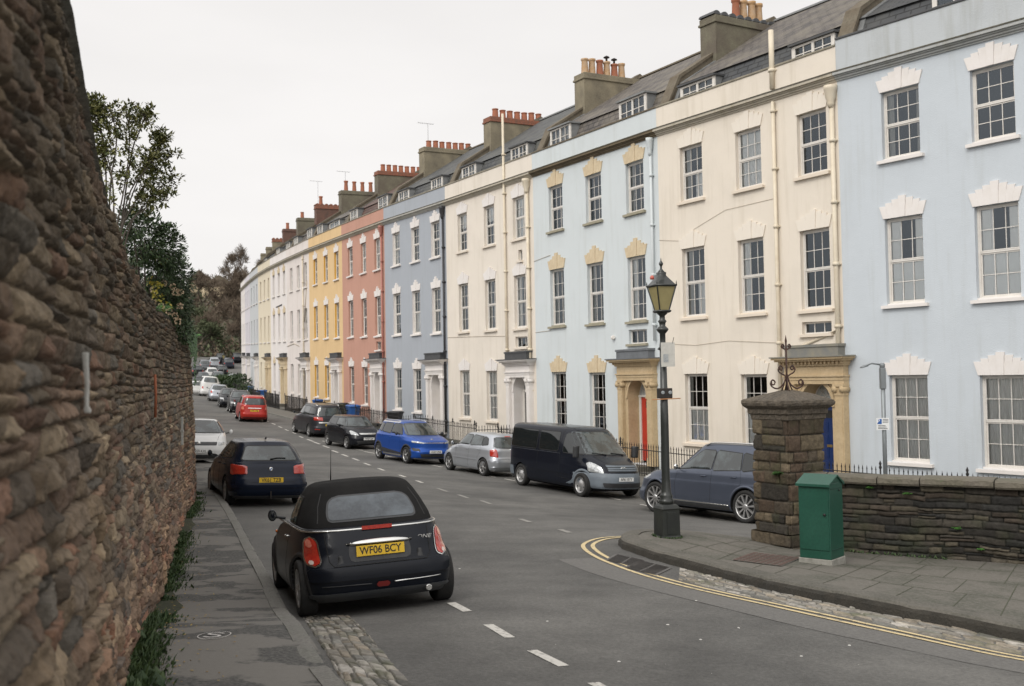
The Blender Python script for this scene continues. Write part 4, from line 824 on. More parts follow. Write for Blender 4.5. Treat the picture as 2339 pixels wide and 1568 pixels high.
# ================================================================ stone walls
M_RUB = stone_mat('rubble_stone', .92, 42, .9, bd=.014)
M_RUBD = stone_mat('dark_rubble_stone', .95, 40, .8, moss=(1.6,.55,(.035,.045,.02)), bd=.01)
RUB = [(.195,.14,.105),(.22,.175,.125),(.15,.12,.09),(.27,.225,.165),(.19,.115,.082),(.13,.11,.09),(.225,.16,.12),(.18,.15,.115),(.13,.125,.115),(.30,.25,.185)]
def big_wall():
    P = resample(WALL_PATH, step=.02); S = np.array([(p.x, p.y) for p in P]); d = np.r_[0, np.cumsum(np.hypot(*np.diff(S, axis=0).T))]
    # finer where it is near: choose arc-length samples
    s = [0.]; 
    while s[-1] < d[-1]:
        y = np.interp(s[-1], d, S[:,1]); s.append(s[-1] + float(np.clip(.0021*max(y, 2.5)*1.25, .011, .11)))
    s = np.array(s[:-1]); X = np.interp(s, d, S[:,0]); Y = np.interp(s, d, S[:,1])
    tx, ty = np.gradient(X, s), np.gradient(Y, s); l = np.hypot(tx, ty); nx, ny = ty/l, -tx/l        # towards the street
    gb = gz(X, Y); top = np.interp(Y, [0,3,5,6.9,9.5,13.4,20,24,32,60,80], [2.6,2.3,1.80,1.36,1.12,1.04,1.06,1.10,1.15,2.0,3.2])
    top = top + .05*fbm(s*2.2, s*0, 5)*2 + .03*fbm(s*9, s*0, 6)
    nv = 300; w = np.linspace(0, 1, nv)[:, None]; Zb = gb - .1; V = Zb[None,:]*(1-w) + top[None,:]*w; U = np.broadcast_to(s[None,:], V.shape)
    h, r1, r2, r3 = stonework(U, V - .55*U*0, .055, .145, .16, .58, 31, .022, .012, .7, .8)
    h2 = stonework(U, V, .03, .08, .05, .16, 33, .06, .007, 1.3, .3)[0]
    depth = .075*h + .009*(h2-.5)*np.clip(h*3, 0, 1) + .02*fbm(U*4, V*6, 8) + .035*fbm(U*11, V*26, 12)*np.clip(h*3, 0, 1) + .02*fbm(U*45, V*50, 14)*np.clip(h*3, 0, 1) + .14*fbm(U*.35, V*.5, 77) - (V+1.5)*.035
    depth = np.where(w > .996, depth-.12, depth)
    PX = X[None,:] + nx[None,:]*depth; PY = Y[None,:] + ny[None,:]*depth; PZ = V + .006*fbm(U*20, V*20, 2)
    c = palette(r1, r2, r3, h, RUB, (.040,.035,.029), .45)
    # broad patches of blue-grey lichen and damp soot
    f = np.clip(fbm(U*.55, V*.8, 51)*2.2+.5, 0, 1)[..., None]; c = c*(1-.35*f) + np.array((.13,.13,.13))*.35*f
    f = np.clip(fbm(U*.9, V*1.1, 61)*3, 0, 1)[..., None]*.45; c = c*(1-f) + np.array((.06,.055,.05))*f
    dk_ = np.clip((V+.35)/1.0 + fbm(U*.7, V*.9, 91)*1.2, 0, 1)[..., None]; c = c*(1-.5*dk_) + np.array((.045,.037,.022))*.5*dk_; c = c*np.array((.98,.90,.80)); lo_ = np.clip((-V-1.0)/1.0, 0, 1)[..., None]; c = c*(1-lo_) + c*np.array((1.30,1.14,1.10))*lo_  # tone by height: darker towards the top, lighter and redder at the foot
    # top: coping of rough stones and thickness to the back
    backw = np.array([.12, .45, .46]); rowsX = []; 
    TX = [PX]; TY = [PY]; TZ = [PZ]; TC = [c]
    for bw, dz in ((.04,.05),(.16,.09),(.32,.10),(.46,.06),(.5,-.4),(.5,-3.5)):
        n_ = .05*fbm(s*4+bw*9, s*0+bw*3, 15)
        TX.append((X - nx*bw)[None,:]); TY.append((Y - ny*bw)[None,:]); TZ.append((top+dz+n_)[None,:]); TC.append(np.broadcast_to(np.array((.11,.105,.085)), (1, len(s), 3)))
    Pt = np.dstack([np.vstack(TX), np.vstack(TY), np.vstack(TZ)])
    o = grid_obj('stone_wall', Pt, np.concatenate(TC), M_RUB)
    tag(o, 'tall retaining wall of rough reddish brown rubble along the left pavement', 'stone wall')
    return s, X, Y, nx, ny, top
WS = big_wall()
def wall_pt(Y, out=0., z=None):
    s, X, Yw, nx, ny, top = WS; k = int(np.argmin(abs(Yw-Y))); return Vector((X[k]+nx[k]*out, Yw[k]+ny[k]*out, top[k] if z is None else z))
# white tags / rusty pipe on the wall
def wall_at(px, out):
    s, X, Yw, nx, ny, top = WS; q = ray(px, 900).x; k = int(np.argmin(abs((X+nx*out)/(Yw+ny*out) - q) + (Yw < 2)*9)); return Vector((X[k]+nx[k]*out, Yw[k]+ny[k]*out, top[k]))
mb = MB(); a = wall_at(197, .17); b = at(197, 875, a.y); mb.rings([[(x+dx,y,z) for x,y in ((-w_,-.006),(w_,-.006),(w_,.008),(-w_,.008))] for z,w_,dx in ((-.10,.010,.004),(-.088,.012,.002),(-.075,.006,0),(.0,.0075,.002),(.06,.009,-.002),(.088,.010,-.003),(.10,.011,-.003))],0)
o = mb.build('painted_strip', mat('chalky_white', (.5,.5,.47), .8, var=(12,.6,(.3,.29,.26)), bump=(30,.5,.01)), None, (a.x, a.y, b.z), .004); tag(o, 'short white painted strip fixed upright on the rough wall, nearest the viewer', 'strip')
a = wall_at(415, .10)
mb = MB(); mb.box(-.02,.02,-.012,.012,-.25,.25); mb.box(-.03,.03,-.02,.02,-.02,.02); o = mb.build('painted_strip', MATS['chalky_white'], None, (a.x, a.y, at(415,985,a.y).z), .004); tag(o, 'thin white strip on the wall near its far corner', 'strip')
a = wall_at(350, .13); mb = MB(); mb.tube([(0,0,-.22),(.01,-.01,0),(0,0,.22)], .014, 8); o = mb.build('rusty_pipe', mat('rusty_orange', (.28,.09,.04), .8), None, (a.x+.02, a.y, at(350,905,a.y).z)); tag(o, 'short rusty orange pipe stub running up the rubble wall', 'pipe')

# ---- right wall with flat coping
def right_wall():
    A = Vector((4.35,17.15,0)); Pth = resample([A, Vector((5.4,16.75,0)), Vector((7.7,15.3,0)), Vector((10.5,13.9,0)), Vector((16,11.6,0))], step=.018)
    X = np.array([p.x for p in Pth]); Y = np.array([p.y for p in Pth]); s = np.arange(len(X))*.018; tx, ty = np.gradient(X, s), np.gradient(Y, s); l = np.hypot(tx, ty); nx, ny = ty/l, -tx/l
    gb = gz(X, Y)+.03; H_ = 1.20; nv = 90; w = np.linspace(0,1,nv)[:,None]; V = gb[None,:] + H_*w; U = np.broadcast_to(s[None,:], V.shape)
    h, r1, r2, r3 = stonework(U, V, .05, .14, .14, .48, 41, .03, .018, .3)
    d = .05*h + .02*fbm(U*6, V*9, 3) + .01*fbm(U*25, V*25, 4); c = palette(r1, r2, r3, h, [(.042,.037,.030),(.058,.05,.038),(.032,.029,.025),(.07,.06,.044),(.05,.040,.031),(.025,.024,.022)], (.012,.012,.010), .35)
    t = thing('stone_wall', 'low dark mossy stone wall with flat coping on the right, running behind the green cabinet', 'stone wall', (A.x, A.y, g(A.x, A.y)))
    P = np.dstack([X[None,:]+nx*d, Y[None,:]+ny*d, V]); P = np.concatenate([P, np.dstack([(X-nx*.35)[None,:], (Y-ny*.35)[None,:], V[-1:]]), np.dstack([(X-nx*.35)[None,:], (Y-ny*.35)[None,:], V[:1]-1.5])]); c = np.concatenate([c, c[-1:], c[-1:]])
    o = grid_obj('masonry', P - np.array([A.x, A.y, g(A.x, A.y)]), c, M_RUBD, t)
    # coping slabs
    mb = MB(); r = random.Random(4); i = 0; n = len(X)
    while i < n-30:
        j = min(n-1, i + int(r.uniform(.6, 1.1)/.018)); dz = r.uniform(-.012,.012); rows = []
        for q in np.linspace(i+.6, j-.6, 12):
            q = int(q); z = gb[q]+H_+dz; b = .008*math.sin(q*.31)
            def pt(a, zz): return Vector((X[q]+nx[q]*a, Y[q]+ny[q]*a, z+zz)) - Vector((A.x, A.y, g(A.x, A.y)))
            rows.append([pt(-.42,.0), pt(.12+b,.0), pt(.14+b,.03), pt(.13,.10+b), pt(.06,.125), pt(-.3,.13), pt(-.42,.11)])
        mb.rings(rows, 0, True, True, False); i = j
    mb.build('coping', mat('dark_coping', (.12,.105,.085), .92, var=(2.5,.8,(.075,.075,.045)), var2=(20,.5,(.19,.165,.13)), bump=(30,.8,.02)), t)
    return X, Y, nx, ny, gb
RW = right_wall()

# ---- pillar
def pillar():
    c = gp(1782, 1262); c = Vector((c.x, 17.0*c.x/c.x, 0)); c = Vector((at(1806,1200,17.3).x, 17.3, 0)); zb = g(c.x, c.y)+.08; rot = R_(30)
    t = thing('gate_pillar', 'weathered square stone gate pillar with spreading cap at the end of the low wall', 'pillar', (c.x, c.y, zb), rot)
    def layer(z0, z1, a, seed, hm, lm, jd, name):
        n = 72; per = 4*a; u = np.linspace(0, per, 4*n+1); zs = np.arange(z0, z1+.001, .016); U, V = np.meshgrid(u, zs)
        h, r1, r2, r3 = stonework(U, V, hm[0], hm[1], lm[0], lm[1], seed, .012, .02, .35)
        k = (U//a).astype(int)%4; f = (U % a)/a*2-1; rad = a/2
        d = jd*h + .03*fbm(U*7, V*7, seed) + .012*fbm(U*26, V*26, seed+4)
        # square with slightly rounded corners
        q = np.clip((abs(f)-.9)/.1, 0, 1)**2*.03
        R0 = rad + d - q; X = np.zeros_like(U); Yy = np.zeros_like(U)
        side = [(1,0,0,1),(0,1,-1,0),(-1,0,0,-1),(0,-1,1,0)]
        for m in range(4):
            s_ = k == m; nx_, ny_, tx_, ty_ = side[m]; X[s_] = nx_*R0[s_] + tx_*f[s_]*R0[s_]; Yy[s_] = ny_*R0[s_] + ty_*f[s_]*R0[s_]
        X[:, -1] = X[:, 0]; Yy[:, -1] = Yy[:, 0]
        col = palette(r1, r2, r3, h, [(.085,.067,.045),(.11,.088,.058),(.065,.052,.038),(.13,.102,.068),(.08,.057,.04),(.042,.037,.03)], (.035,.032,.026), .3)
        f2 = np.clip(fbm(U*1.5, V*1.2, 9)*3, 0, 1)[..., None]*.6; col = col*(1-f2) + np.array((.05,.045,.038))*f2
        return grid_obj(name, np.dstack([X, Yy, V]), col, M_PILL, t)
    global M_PILL
    M_PILL = stone_mat('pillar_stone', .92, 45, .9, moss=(2.5,.5,(.06,.065,.03)), bd=.012)
    layer(-.3, .30, .86, 51, (.26,.34), (.35,.6), .05, 'plinth'); layer(.30, 2.12, .76, 52, (.15,.27), (.22,.46), .045, 'shaft')
    mb = MB()
    def sq(a, z, n=10, rr=.0):
        out = []
        for m in range(4):
            for j in range(n):
                f = j/n*2-1; wob = .008*math.sin(m*5+j*2.1+z*30); nx_, ny_, tx_, ty_ = [(1,0,0,1),(0,1,-1,0),(-1,0,0,-1),(0,-1,1,0)][m]
                out.append(((nx_ + tx_*f)*(a+wob), (ny_+ty_*f)*(a+wob), z+wob*.6))
        return out
    mb.rings([sq(.40,2.10), sq(.42,2.12), sq(.425,2.19), sq(.45,2.21), sq(.455,2.28), sq(.49,2.31), sq(.52,2.34), sq(.53,2.38), sq(.52,2.42), sq(.49,2.44), sq(.26,2.53), sq(.06,2.58), sq(.03,2.58)], 0, True, True, False)
    mb.build('cap', mat('cap_stone', (.075,.06,.043), .9, var=(3,.8,(.04,.035,.028)), var2=(22,.6,(.15,.125,.095)), bump=(28,.8,.02)), t)
    # wrought iron finial on the cap
    cm = mat('rusty_iron', (.055,.035,.03), .8, .3, var=(18,.6,(.12,.06,.04)), bump=(60,.5,.004)); f = thing('iron_finial', 'rusty wrought iron scrolled finial standing on the pillar cap', 'finial', (c.x, c.y, zb+2.57), 0)
    mb = MB(); mb.tube([(0,0,0),(0,0,.80)], .016, 8); mb.rings([[(.014,0,.78),(0,.014,.78),(-.014,0,.78),(0,-.014,.78)],[(.02,0,.82),(0,.02,.82),(-.02,0,.82),(0,-.02,.82)],[(.002,0,.92),(0,.002,.92),(-.002,0,.92),(0,-.002,.92)]],0); mb.build('spike', cm, f)
    def scroll(p0, pts, rad, turns, sgn, name='scroll'):
        mb = MB(); P = [Vector(p) for p in pts]; c0 = P[-1] + Vector((0,0,-rad)); 
        for a in np.linspace(PI/2, PI/2 - sgn*2*PI*turns, 22)[1:]:
            q = rad*(1-.75*abs(a-PI/2)/(2*PI*turns)); P.append(c0 + Vector((q*math.cos(a), 0, q*math.sin(a))))
        P2 = smooth(P[:len(pts)], 2) + P[len(pts):]; mb.tube(P2, .013, 7); mb.build(name, cm, f)
    for s in (-1, 1):
        scroll(None, [(0,0,.30),(s*.03,0,.14),(s*.14,0,.03),(s*.24,0,.06),(s*.28,0,.13),(s*.235,0,.185)], .05, .9, -s)
        scroll(None, [(s*.01,0,.20),(s*.03,0,.26),(s*.12,0,.30),(s*.145,0,.36),(s*.10,0,.415)], .042, .9, -s)
        scroll(None, [(s*.012,0,.68),(s*.05,0,.70),(s*.085,0,.73),(s*.055,0,.765)], .025, .9, -s)
        mb = MB(); mb.tube([(s*.02,0,.22),(s*.05,0,.10),(s*.09,0,0)], .012, 6); mb.tube([(0,s*.02,.2),(0,s*.06,.09),(0,s*.13,0)], .012, 6); mb.build('leg', cm, f)
pillar()

# ---- green cabinet
def cabinet():
    p = gp(1899, 1293, .135); t = thing('utility_cabinet', 'green metal utility cabinet with a sloping lid beside the stone pillar', 'cabinet', (p.x, p.y, p.z+.135), R_(-40))
    G = mat('cabinet_green', (.011,.068,.044), .42, var=(1.6,.7,(.022,.095,.066)), var2=(26,.5,(.008,.045,.03)), bump=(120,.15,.002), coat=.1)
    # nearest corner at the origin; one face along -x, the other along +y
    a, b, h = .46, .45, 1.13
    mb = MB(); mb.box(-a-.015, .015, -.015, b+.015, -.1, .075); mb.build('plinth', mat('cabinet_concrete', (.30,.29,.26), .9, var=(9,.7,(.17,.165,.14)), bump=(30,.6,.01)), t, bevel=.008)
    mb = MB(); mb.box(-a, 0, 0, b, .076, h); mb.prism([(0,h),(b,h),(b*.55,h+.10)], -a, 0, 0, 'X'); mb.build('body', G, t, bevel=.006)
    mb = MB(); mb.box(-a+.02, -.02, -.012, 0, .20, h-.03); mb.build('door', G, t, bevel=.005)
    mb = MB(); lo = [(-.05,h-.045),(-.05,h-.005),(b*.55,h+.115),(b+.03,h-.005),(b+.03,h-.045),(b+.02,h-.045),(b*.55,h+.09),(-.03,h-.03)]; mb.prism(lo, -a-.02, .02, 0, 'X'); mb.build('lid', G, t, bevel=.004)
    mb = MB(); mb.lathe([(.001,-.025),(.018,-.025),(.018,0)],10,0,'Y',(-.07,-.012,h*.62)); mb.lathe([(.001,-.02),(.01,-.02),(.01,0)],8,0,'X',(.02,b*.7,.9*h)); mb.build('lock', M_IRON, t)
    mb = MB(); mb.box(-.001,.006,.03,b-.03,.2,.21); mb.box(-.001,.005,.03,b-.03,h-.08,h-.07); mb.build('seam', mat('dark_green', (.01,.05,.035), .6), t)
cabinet()

# ---- street lamp
def street_lamp(p, s, label, detail=True):
    t = thing('street_lamp', label, 'street lamp', tuple(p), R_(20)); K = mat('lamp_black', (.016,.019,.017), .38, .0, var=(6,.4,(.03,.032,.028)), bump=(50,.2,.003), coat=.2)
    Kg = mat('lamp_base_black', (.014,.016,.015), .5, var=(5,.5,(.03,.035,.025)), bump=(40,.4,.006))
    mb = MB(); n4 = lambda r, h: (r*1.414, h); mb.lathe([n4(.175,-.15), n4(.175,.03), n4(.165,.05), n4(.160,.47), n4(.168,.50), n4(.150,.54), n4(.12,.57)], 4, 0, 'Z', (0,0,0), False, PI/4); mb.build('plinth', Kg, t, bevel=.01)
    if detail: mb = MB(); mb.box(-.08,.08,-.172,-.160,.08,.44); mb.build('hatch', Kg, t, bevel=.004)
    mb = MB(); mb.lathe([(.11,.55),(.13,.60),(.13,.63),(.10,.66),(.115,.70),(.095,.73),(.082,.78),(.070,1.0),(.068,1.9),(.055,3.15)], 12); mb.build('shaft', K, t)
    mb = MB(); mb.lathe([(.055,3.14),(.095,3.16),(.06,3.20),(.048,3.28),(.048,3.42),(.085,3.46),(.105,3.49),(.085,3.52),(.05,3.55),(.055,3.60),(.075,3.63),(.05,3.66),(.045,3.72),(.09,3.76),(.10,3.79)], 14); mb.build('collar', K, t)
    mb = MB(); z0, z1, a0, a1 = 3.80, 4.22, .085, .178
    def c4(a, z): return [(a,a,z),(-a,a,z),(-a,-a,z),(a,-a,z)]
    mb.rings([c4(.09,3.77), c4(.115,3.79), c4(.115,3.815)], 0); 
    for sx, sy in ((1,1),(-1,1),(-1,-1),(1,-1)): mb.tube([(sx*a0,sy*a0,z0),(sx*a1,sy*a1,z1)], .013, 4, 0, False)
    mb.rings([c4(a1-.005,z1-.012), c4(a1+.012,z1-.005), c4(a1+.016,z1+.02), c4(a1-.01,z1+.03), c4(.11,z1+.11), c4(.06,z1+.18), c4(.06,z1+.205), c4(.062,z1+.235), c4(.03,z1+.25)], 0)
    for sx, sy in ((1,1),(-1,1),(-1,-1),(1,-1)): mb.lathe([(.006,0),(.012,.02),(.006,.05),(.002,.07)],6,0,'Z',(sx*(a1+.005),sy*(a1+.005),z1+.02))
    mb.lathe([(.05,z1+.235),(.055,z1+.25),(.03,z1+.28),(.018,z1+.30),(.018,z1+.34),(.036,z1+.37),(.036,z1+.39),(.012,z1+.43),(.003,z1+.48)],10)
    Ln = mb.build('lantern', K, t)
    mb = MB(); 
    for (x0,y0),(x1,y1) in (((1,1),(-1,1)),((-1,1),(-1,-1)),((-1,-1),(1,-1)),((1,-1),(1,1))):
        mb.poly([(x0*a0,y0*a0,z0+.02),(x1*a0,y1*a0,z0+.02),(x1*(a1-.012),y1*(a1-.012),z1-.01),(x0*(a1-.012),y0*(a1-.012),z1-.01)])
    gm = mat('yellowed_lamp_glass', (.36,.31,.15), .25, var=(7,.5,(.28,.24,.12))); gm.node_tree.nodes['Principled BSDF'].inputs['Transmission Weight'].default_value = .15
    mb.build('glass', gm, Ln)
    t.scale = (s,s,s); return t
lp = gp(1524, 1229, .11)
lamp = street_lamp((lp.x, lp.y, g(lp.x, lp.y)+.11), .94, 'black street lamp with a yellowed square lantern standing on the nose of the island kerb')
# sensor, ladder bracket, notice board
mb = MB(); mb.lathe([(.03,0),(.035,.03),(.02,.06),(.001,.065)],10); o = mb.build('light_sensor', mat('sensor_red', (.45,.10,.07), .5), None, (lp.x-.16, lp.y-.10, at(1500,640,lp.y).z)); tag(o, 'small reddish light sensor on the lantern roof', 'sensor')
def notice():
    zt, zb_ = at(1530,783,lp.y).z, at(1530,838,lp.y).z; t = thing('notice', 'faded white notice board strapped to the lamp post below the collar', 'notice', (lp.x+.04, lp.y-.09, zb_), R_(4)); h = zt-zb_
    mb = MB(); mb.box(-.085,.135,-.004,.004,0,h); mb.build('board', mat('faded_board', (.50,.49,.45), .6, var=(14,.6,(.38,.37,.34))), t)
    mb = MB(); mb.box(-.05,.03,-.0065,-.0045,h*.18,h*.52); mb.build('paper', mat('grey_print', (.36,.38,.38), .6, var=(60,.9,(.20,.21,.22))), t)
    mb = MB(); mb.tube([(.10,0,h-.02),(.125,0,h+.08)], .005, 5); mb.build('cable_tie', M_IRON, t)
notice()
def bracket():
    z = at(1524, 900, lp.y).z; t = thing('control_box', 'black camera box and thin crossbar clamped half way up the lamp post', 'control box', (lp.x, lp.y, z), R_(10))
    mb = MB(); mb.box(-.12,.11,-.10,-.0,-.07,.09); mb.build('box', M_IRON, t, bevel=.01); mb = MB(); mb.lathe([(.02,-.115),(.03,-.11),(.03,-.1)],10,0,'Y',(-.05,0,.02)); mb.build('lens', mat('lens_grey',(.25,.27,.28),.2), t); mb = MB(); mb.lathe([(.02,-.115),(.03,-.11),(.03,-.1)],10,0,'Y',(.07,0,.02)); mb.build('lens', mat('lens_grey',(.25,.27,.28),.2), t)
    mb = MB(); mb.tube([(-.22,-.09,-.085),(.24,-.09,-.075)], .009, 6); mb.build('crossbar', mat('orange_bar', (.45,.22,.10), .6), t); mb = MB(); mb.lathe([(.08,-.03),(.085,-.03),(.085,.0),(.08,.0)],16,0,'Z'); mb.build('clamp', M_IRON, t)
bracket()

# ---- sign pole on the right
def sign_pole():
    Yp = 22.5; p = at(2022, 1065, Yp); zt = at(2014, 830, Yp).z; zb_ = g(p.x, Yp); G = mat('galvanised_grey', (.23,.25,.26), .45, .5, var=(6,.5,(.16,.17,.17)))
    t = thing('sign_pole', 'grey steel pole with parking sign in front of the powder blue house', 'sign pole', (p.x, Yp, zb_)); h = zt-zb_
    mb = MB(); mb.tube([(0,0,0),(0,0,h)], .045, 10); mb.build('pole', G, t); mb = MB(); mb.box(-.055,.055,-.06,.06,h-.55,h-.10); mb.lathe([(.055,h-.1),(.06,h-.02),(.02,h)],10); mb.build('housing', G, t, bevel=.01)
    mb = MB(); mb.tube([(0,0,h-.04),(-.22,0,h-.0),(-.42,0,h-.06)], .018, 7); mb.rings([[(-.30,-.03,h-.06),(-.30,.03,h-.06),(-.30,.03,h-.02),(-.30,-.03,h-.02)],[(-.46,-.05,h-.10),(-.46,.05,h-.10),(-.46,.05,h-.07),(-.46,-.05,h-.07)]],0); mb.build('lamp_arm', G, t)
    z0 = at(2014,982,Yp).z-zb_; z1 = at(2014,955,Yp).z-zb_; w = .135
    mb = MB(); mb.box(-w-.05,w-.05,-.075,-.065,z0,z1); S = mb.build('sign', mat('sign_white',(.72,.73,.72),.4), t); mb = MB(); mb.box(-w-.03,-.055-.02,-.08,-.0755,(z0+z1)/2+.0,z1-.02); mb.build('blue_square', mat('sign_blue',(.02,.10,.33),.4), S)
    K = mat('sign_ink',(.02,.02,.025),.5)
    text_obj('lettering', 'P', .11, mat('sign_letter_white',(.8,.8,.8),.4), S, (-w+.01-.02+.0, -.082, (z0+z1)/2+.058), (PI/2,0,0))
    mb = MB()
    for j in range(3): mb.box(-.05, w-.07, -.0785, -.0755, z1-.035-j*.03, z1-.025-j*.03)
    for j in range(3): mb.box(-w-.02, w-.09-.02*j, -.0785, -.0755, z0+.025+j*.03, z0+.035+j*.03)
    mb.build('small_print', K, S)
sign_pole()

# ================================================================ railings
M_RAIL = mat('railing_black', (.010,.010,.011), .6, var=(8,.3,(.04,.03,.025)))
def railing(P, h, label, gap=.135, lift=.10, plinth=True, posts=2.4):
    P = resample(P, step=gap); o0 = P[0]; z0 = g(o0.x, o0.y)+lift; t = thing('railing', label, 'railing', (o0.x, o0.y, z0), 0, 'iron railings in front of the terrace'); b = MB(); r = MB(); po = MB(); last = -9; d = 0
    pts = [Vector((p.x-o0.x, p.y-o0.y, g(p.x, p.y)+lift-z0)) for p in P]; rs = random.Random(len(P))
    for i, p in enumerate(pts):
        if i: d += (pts[i]-pts[i-1]).length
        if d-last >= posts:
            last = d; po.tube([p, p+Vector((0,0,h+.05))], .022, 6); po.lathe([(.03,h+.04),(.045,h+.08),(.02,h+.13),(.04,h+.17),(.004,h+.26)],6,0,'Z',p)
        else:
            l = Vector((rs.uniform(-.01,.01),0,0)); b.tube([p, p+l+Vector((0,0,h))], .0125, 4, 0, False); b.rings([[p+l+Vector((x*.02,y*.02,h)) for x,y in ((1,0),(0,1),(-1,0),(0,-1))], [p+l+Vector((x*.002,y*.002,h+.11)) for x,y in ((1,0),(0,1),(-1,0),(0,-1))]],0)
    for z in (h-.12, .12): r.tube([p+Vector((0,0,z)) for p in pts], .016, 4, 0, False)
    b.build('bar_panel', M_RAIL, t); r.build('top_rail', M_RAIL, t); po.build('post', M_RAIL, t)
    if plinth: q = MB(); q.rings([[p+Vector(v) for v in ((-.12,-.1,-.3),(.12,-.1,-.3),(.12,-.1,.02),(-.12,-.1,.02))] for p in pts],0); q.build('plinth', M_FLAG, t)
names = ['powder blue', 'navy door cream', 'ice blue', 'white doorcase cream', 'slate blue', 'rose pink', 'ochre yellow', 'dingy white', 'bright white', 'pale yellow', 'pale grey blue', 'lilac grey']
for i in range(12):
    A, B = FAC[i+2], FAC[i+1]; d = (B-A); Lh = d.length; u = d/Lh; n = Vector((u.y, -u.x, 0)); f = A + n*2.0; dcx = [7.5,7.56,8.12,8.3][i] if i < 4 else Lh*.845
    railing([f + u*.05, f + u*(dcx-.75)], 1.05 if i < 4 else 1.1, 'black spiked iron railing in front of the %s house' % names[i])
    for s in (-.72, .72): # steps side rails to the door
        if i < 6 and s < 0:
            q0 = f + u*(dcx+s); q1 = A + n*.3 + u*(dcx+s); railing([q0, q1], .98, 'short railing beside the doorstep of the %s house' % names[i], plinth=False, posts=9)
            bpy.data.objects[-1] if False else None
# ================================================================ vegetation
def leaf_mat(name, c1, c2, rough=.45, coat=.0):
    m = bpy.data.materials.new(name); m.use_nodes = True; t = m.node_tree; P = t.nodes['Principled BSDF']; ln = t.links.new
    gi = N(t, 'ShaderNodeNewGeometry'); x = N(t, 'ShaderNodeMix', _data_type='RGBA'); x.inputs['A'].default_value = (*c1,1); x.inputs['B'].default_value = (*c2,1); ln(gi.outputs['Random Per Island'], x.inputs[0]); ln(x.outputs['Result'], P.inputs['Base Color'])
    P.inputs['Roughness'].default_value = rough; P.inputs['Specular IOR Level'].default_value = .4; return m
M_LEAF1 = leaf_mat('leaf_olive', (.045,.065,.018), (.20,.19,.065)); M_LEAF2 = leaf_mat('leaf_dark', (.014,.034,.010), (.055,.090,.028), .5); M_LEAFY = leaf_mat('leaf_yellow', (.35,.27,.03), (.20,.22,.04)); M_FERN = leaf_mat('fern_green', (.05,.16,.03), (.10,.24,.05), .5)
M_BARK = mat('bark', (.055,.042,.032), .9, var=(8,.6,(.10,.085,.065)), bump=(20,.8,.02)); M_GRASS = leaf_mat('grass_blade', (.018,.042,.012), (.06,.095,.03), .6); M_IVY = leaf_mat('ivy_leaf', (.02,.055,.015), (.06,.13,.035), .4)
def leaf(mb, p, d, up, l, w, m=0):
    d = d.normalized(); s = d.cross(up).normalized() if d.cross(up).length > .01 else Vector((1,0,0)); n = s.cross(d)
    a = p; b = p + d*l*.45 + s*w*.5 - n*w*.12; c = p + d*l - n*l*.12; e = p + d*l*.45 - s*w*.5 - n*w*.12; f = p + d*l*.5 + n*w*.06
    i = [mb.av(q) for q in (a, b, c, e, f)]; mb.face((i[0],i[1],i[4]), m); mb.face((i[1],i[2],i[4]), m); mb.face((i[2],i[3],i[4]), m); mb.face((i[3],i[0],i[4]), m)
def rv(r): return Vector((r.uniform(-1,1), r.uniform(-1,1), r.uniform(-1,1)))
def shrub(name, label, cat, base, stems, leafm, lsz, nleaf, seed, tw=.006, extra=None, spread=.16):
    """stems: list of polylines (relative to base); twigs grow on them and carry leaf clusters"""
    r = random.Random(seed); t = thing(name, label, cat, tuple(base)); wb = MB(); lb = MB()
    for S in stems:
        S = smooth([Vector(p) for p in S], 2); n = len(S); wb.tube(S, [tw*3*(1-.7*i/n)+.002 for i in range(n)], 5)
        L_ = sum((b-a).length for a, b in zip(S, S[1:])); k = int(nleaf*L_)
        for _ in range(k):
            q = r.uniform(.3, 1)**.6; p = S[min(n-1, int(q*(n-1)))]; d = (rv(r) + Vector((0,0,.35))).normalized(); l = r.uniform(.05, spread)*(1.3-q*.5); e = p + d*l; wb.tube([p, (p+e)/2 + rv(r)*.01, e], [.004,.003,.0015], 3)
            for j in range(r.randint(8, 13)): leaf(lb, e + rv(r)*.03, (d*.6 + rv(r)).normalized(), Vector((0,0,1)) + rv(r)*.5, lsz*r.uniform(.6,1.2), lsz*r.uniform(.35,.5))
    wb.build('stem', M_BARK, t); lb.build('foliage', leafm, t); return t
def wp(px, py, Y): return at(px, py, Y)
# tall open shrub leaning over the wall
b0 = wall_pt(11.5, -.35); st = []
def rel(px, py, Y): return at(px, py, Y) - b0
for path in [[(255,560,11.3),(262,420,11.8),(235,320,12),(222,240,12.2)],[(262,540,11.5),(290,400,12),(298,310,12.3),(285,245,12.5)],[(270,540,11.6),(310,420,12.4),(345,360,12.8),(380,315,13)],[(275,520,11.8),(320,440,12.4),(355,400,12.8),(392,350,13)],
             [(262,430,11.8),(240,360,12),(205,300,12),(196,225,12)],[(285,520,12),(330,470,12.4),(360,430,12.7),(398,410,13)],[(290,440,12),(340,380,12.5),(362,345,12.8),(365,312,13)],[(250,420,11.8),(268,330,12),(262,285,12.1),(250,245,12.1)],
             [(300,500,12),(330,480,12.3),(350,455,12.5),(385,460,12.7)],[(240,330,12),(220,280,12),(205,265,12.1),(212,235,12.1)],[(300,340,12.3),(320,300,12.5),(330,265,12.6),(345,270,12.8)],[(260,520,11.6),(240,470,11.6),(236,420,11.8),(225,360,12)]]:
    st.append([Vector((0,0,-.3)).lerp(rel(*path[0]), .5)] + [rel(*q) for q in path])
shrub('wall_shrub', 'tall open olive green shrub rising against the sky above the left wall', 'shrub', b0, st, M_LEAF1, .066, 23, 3, .003)
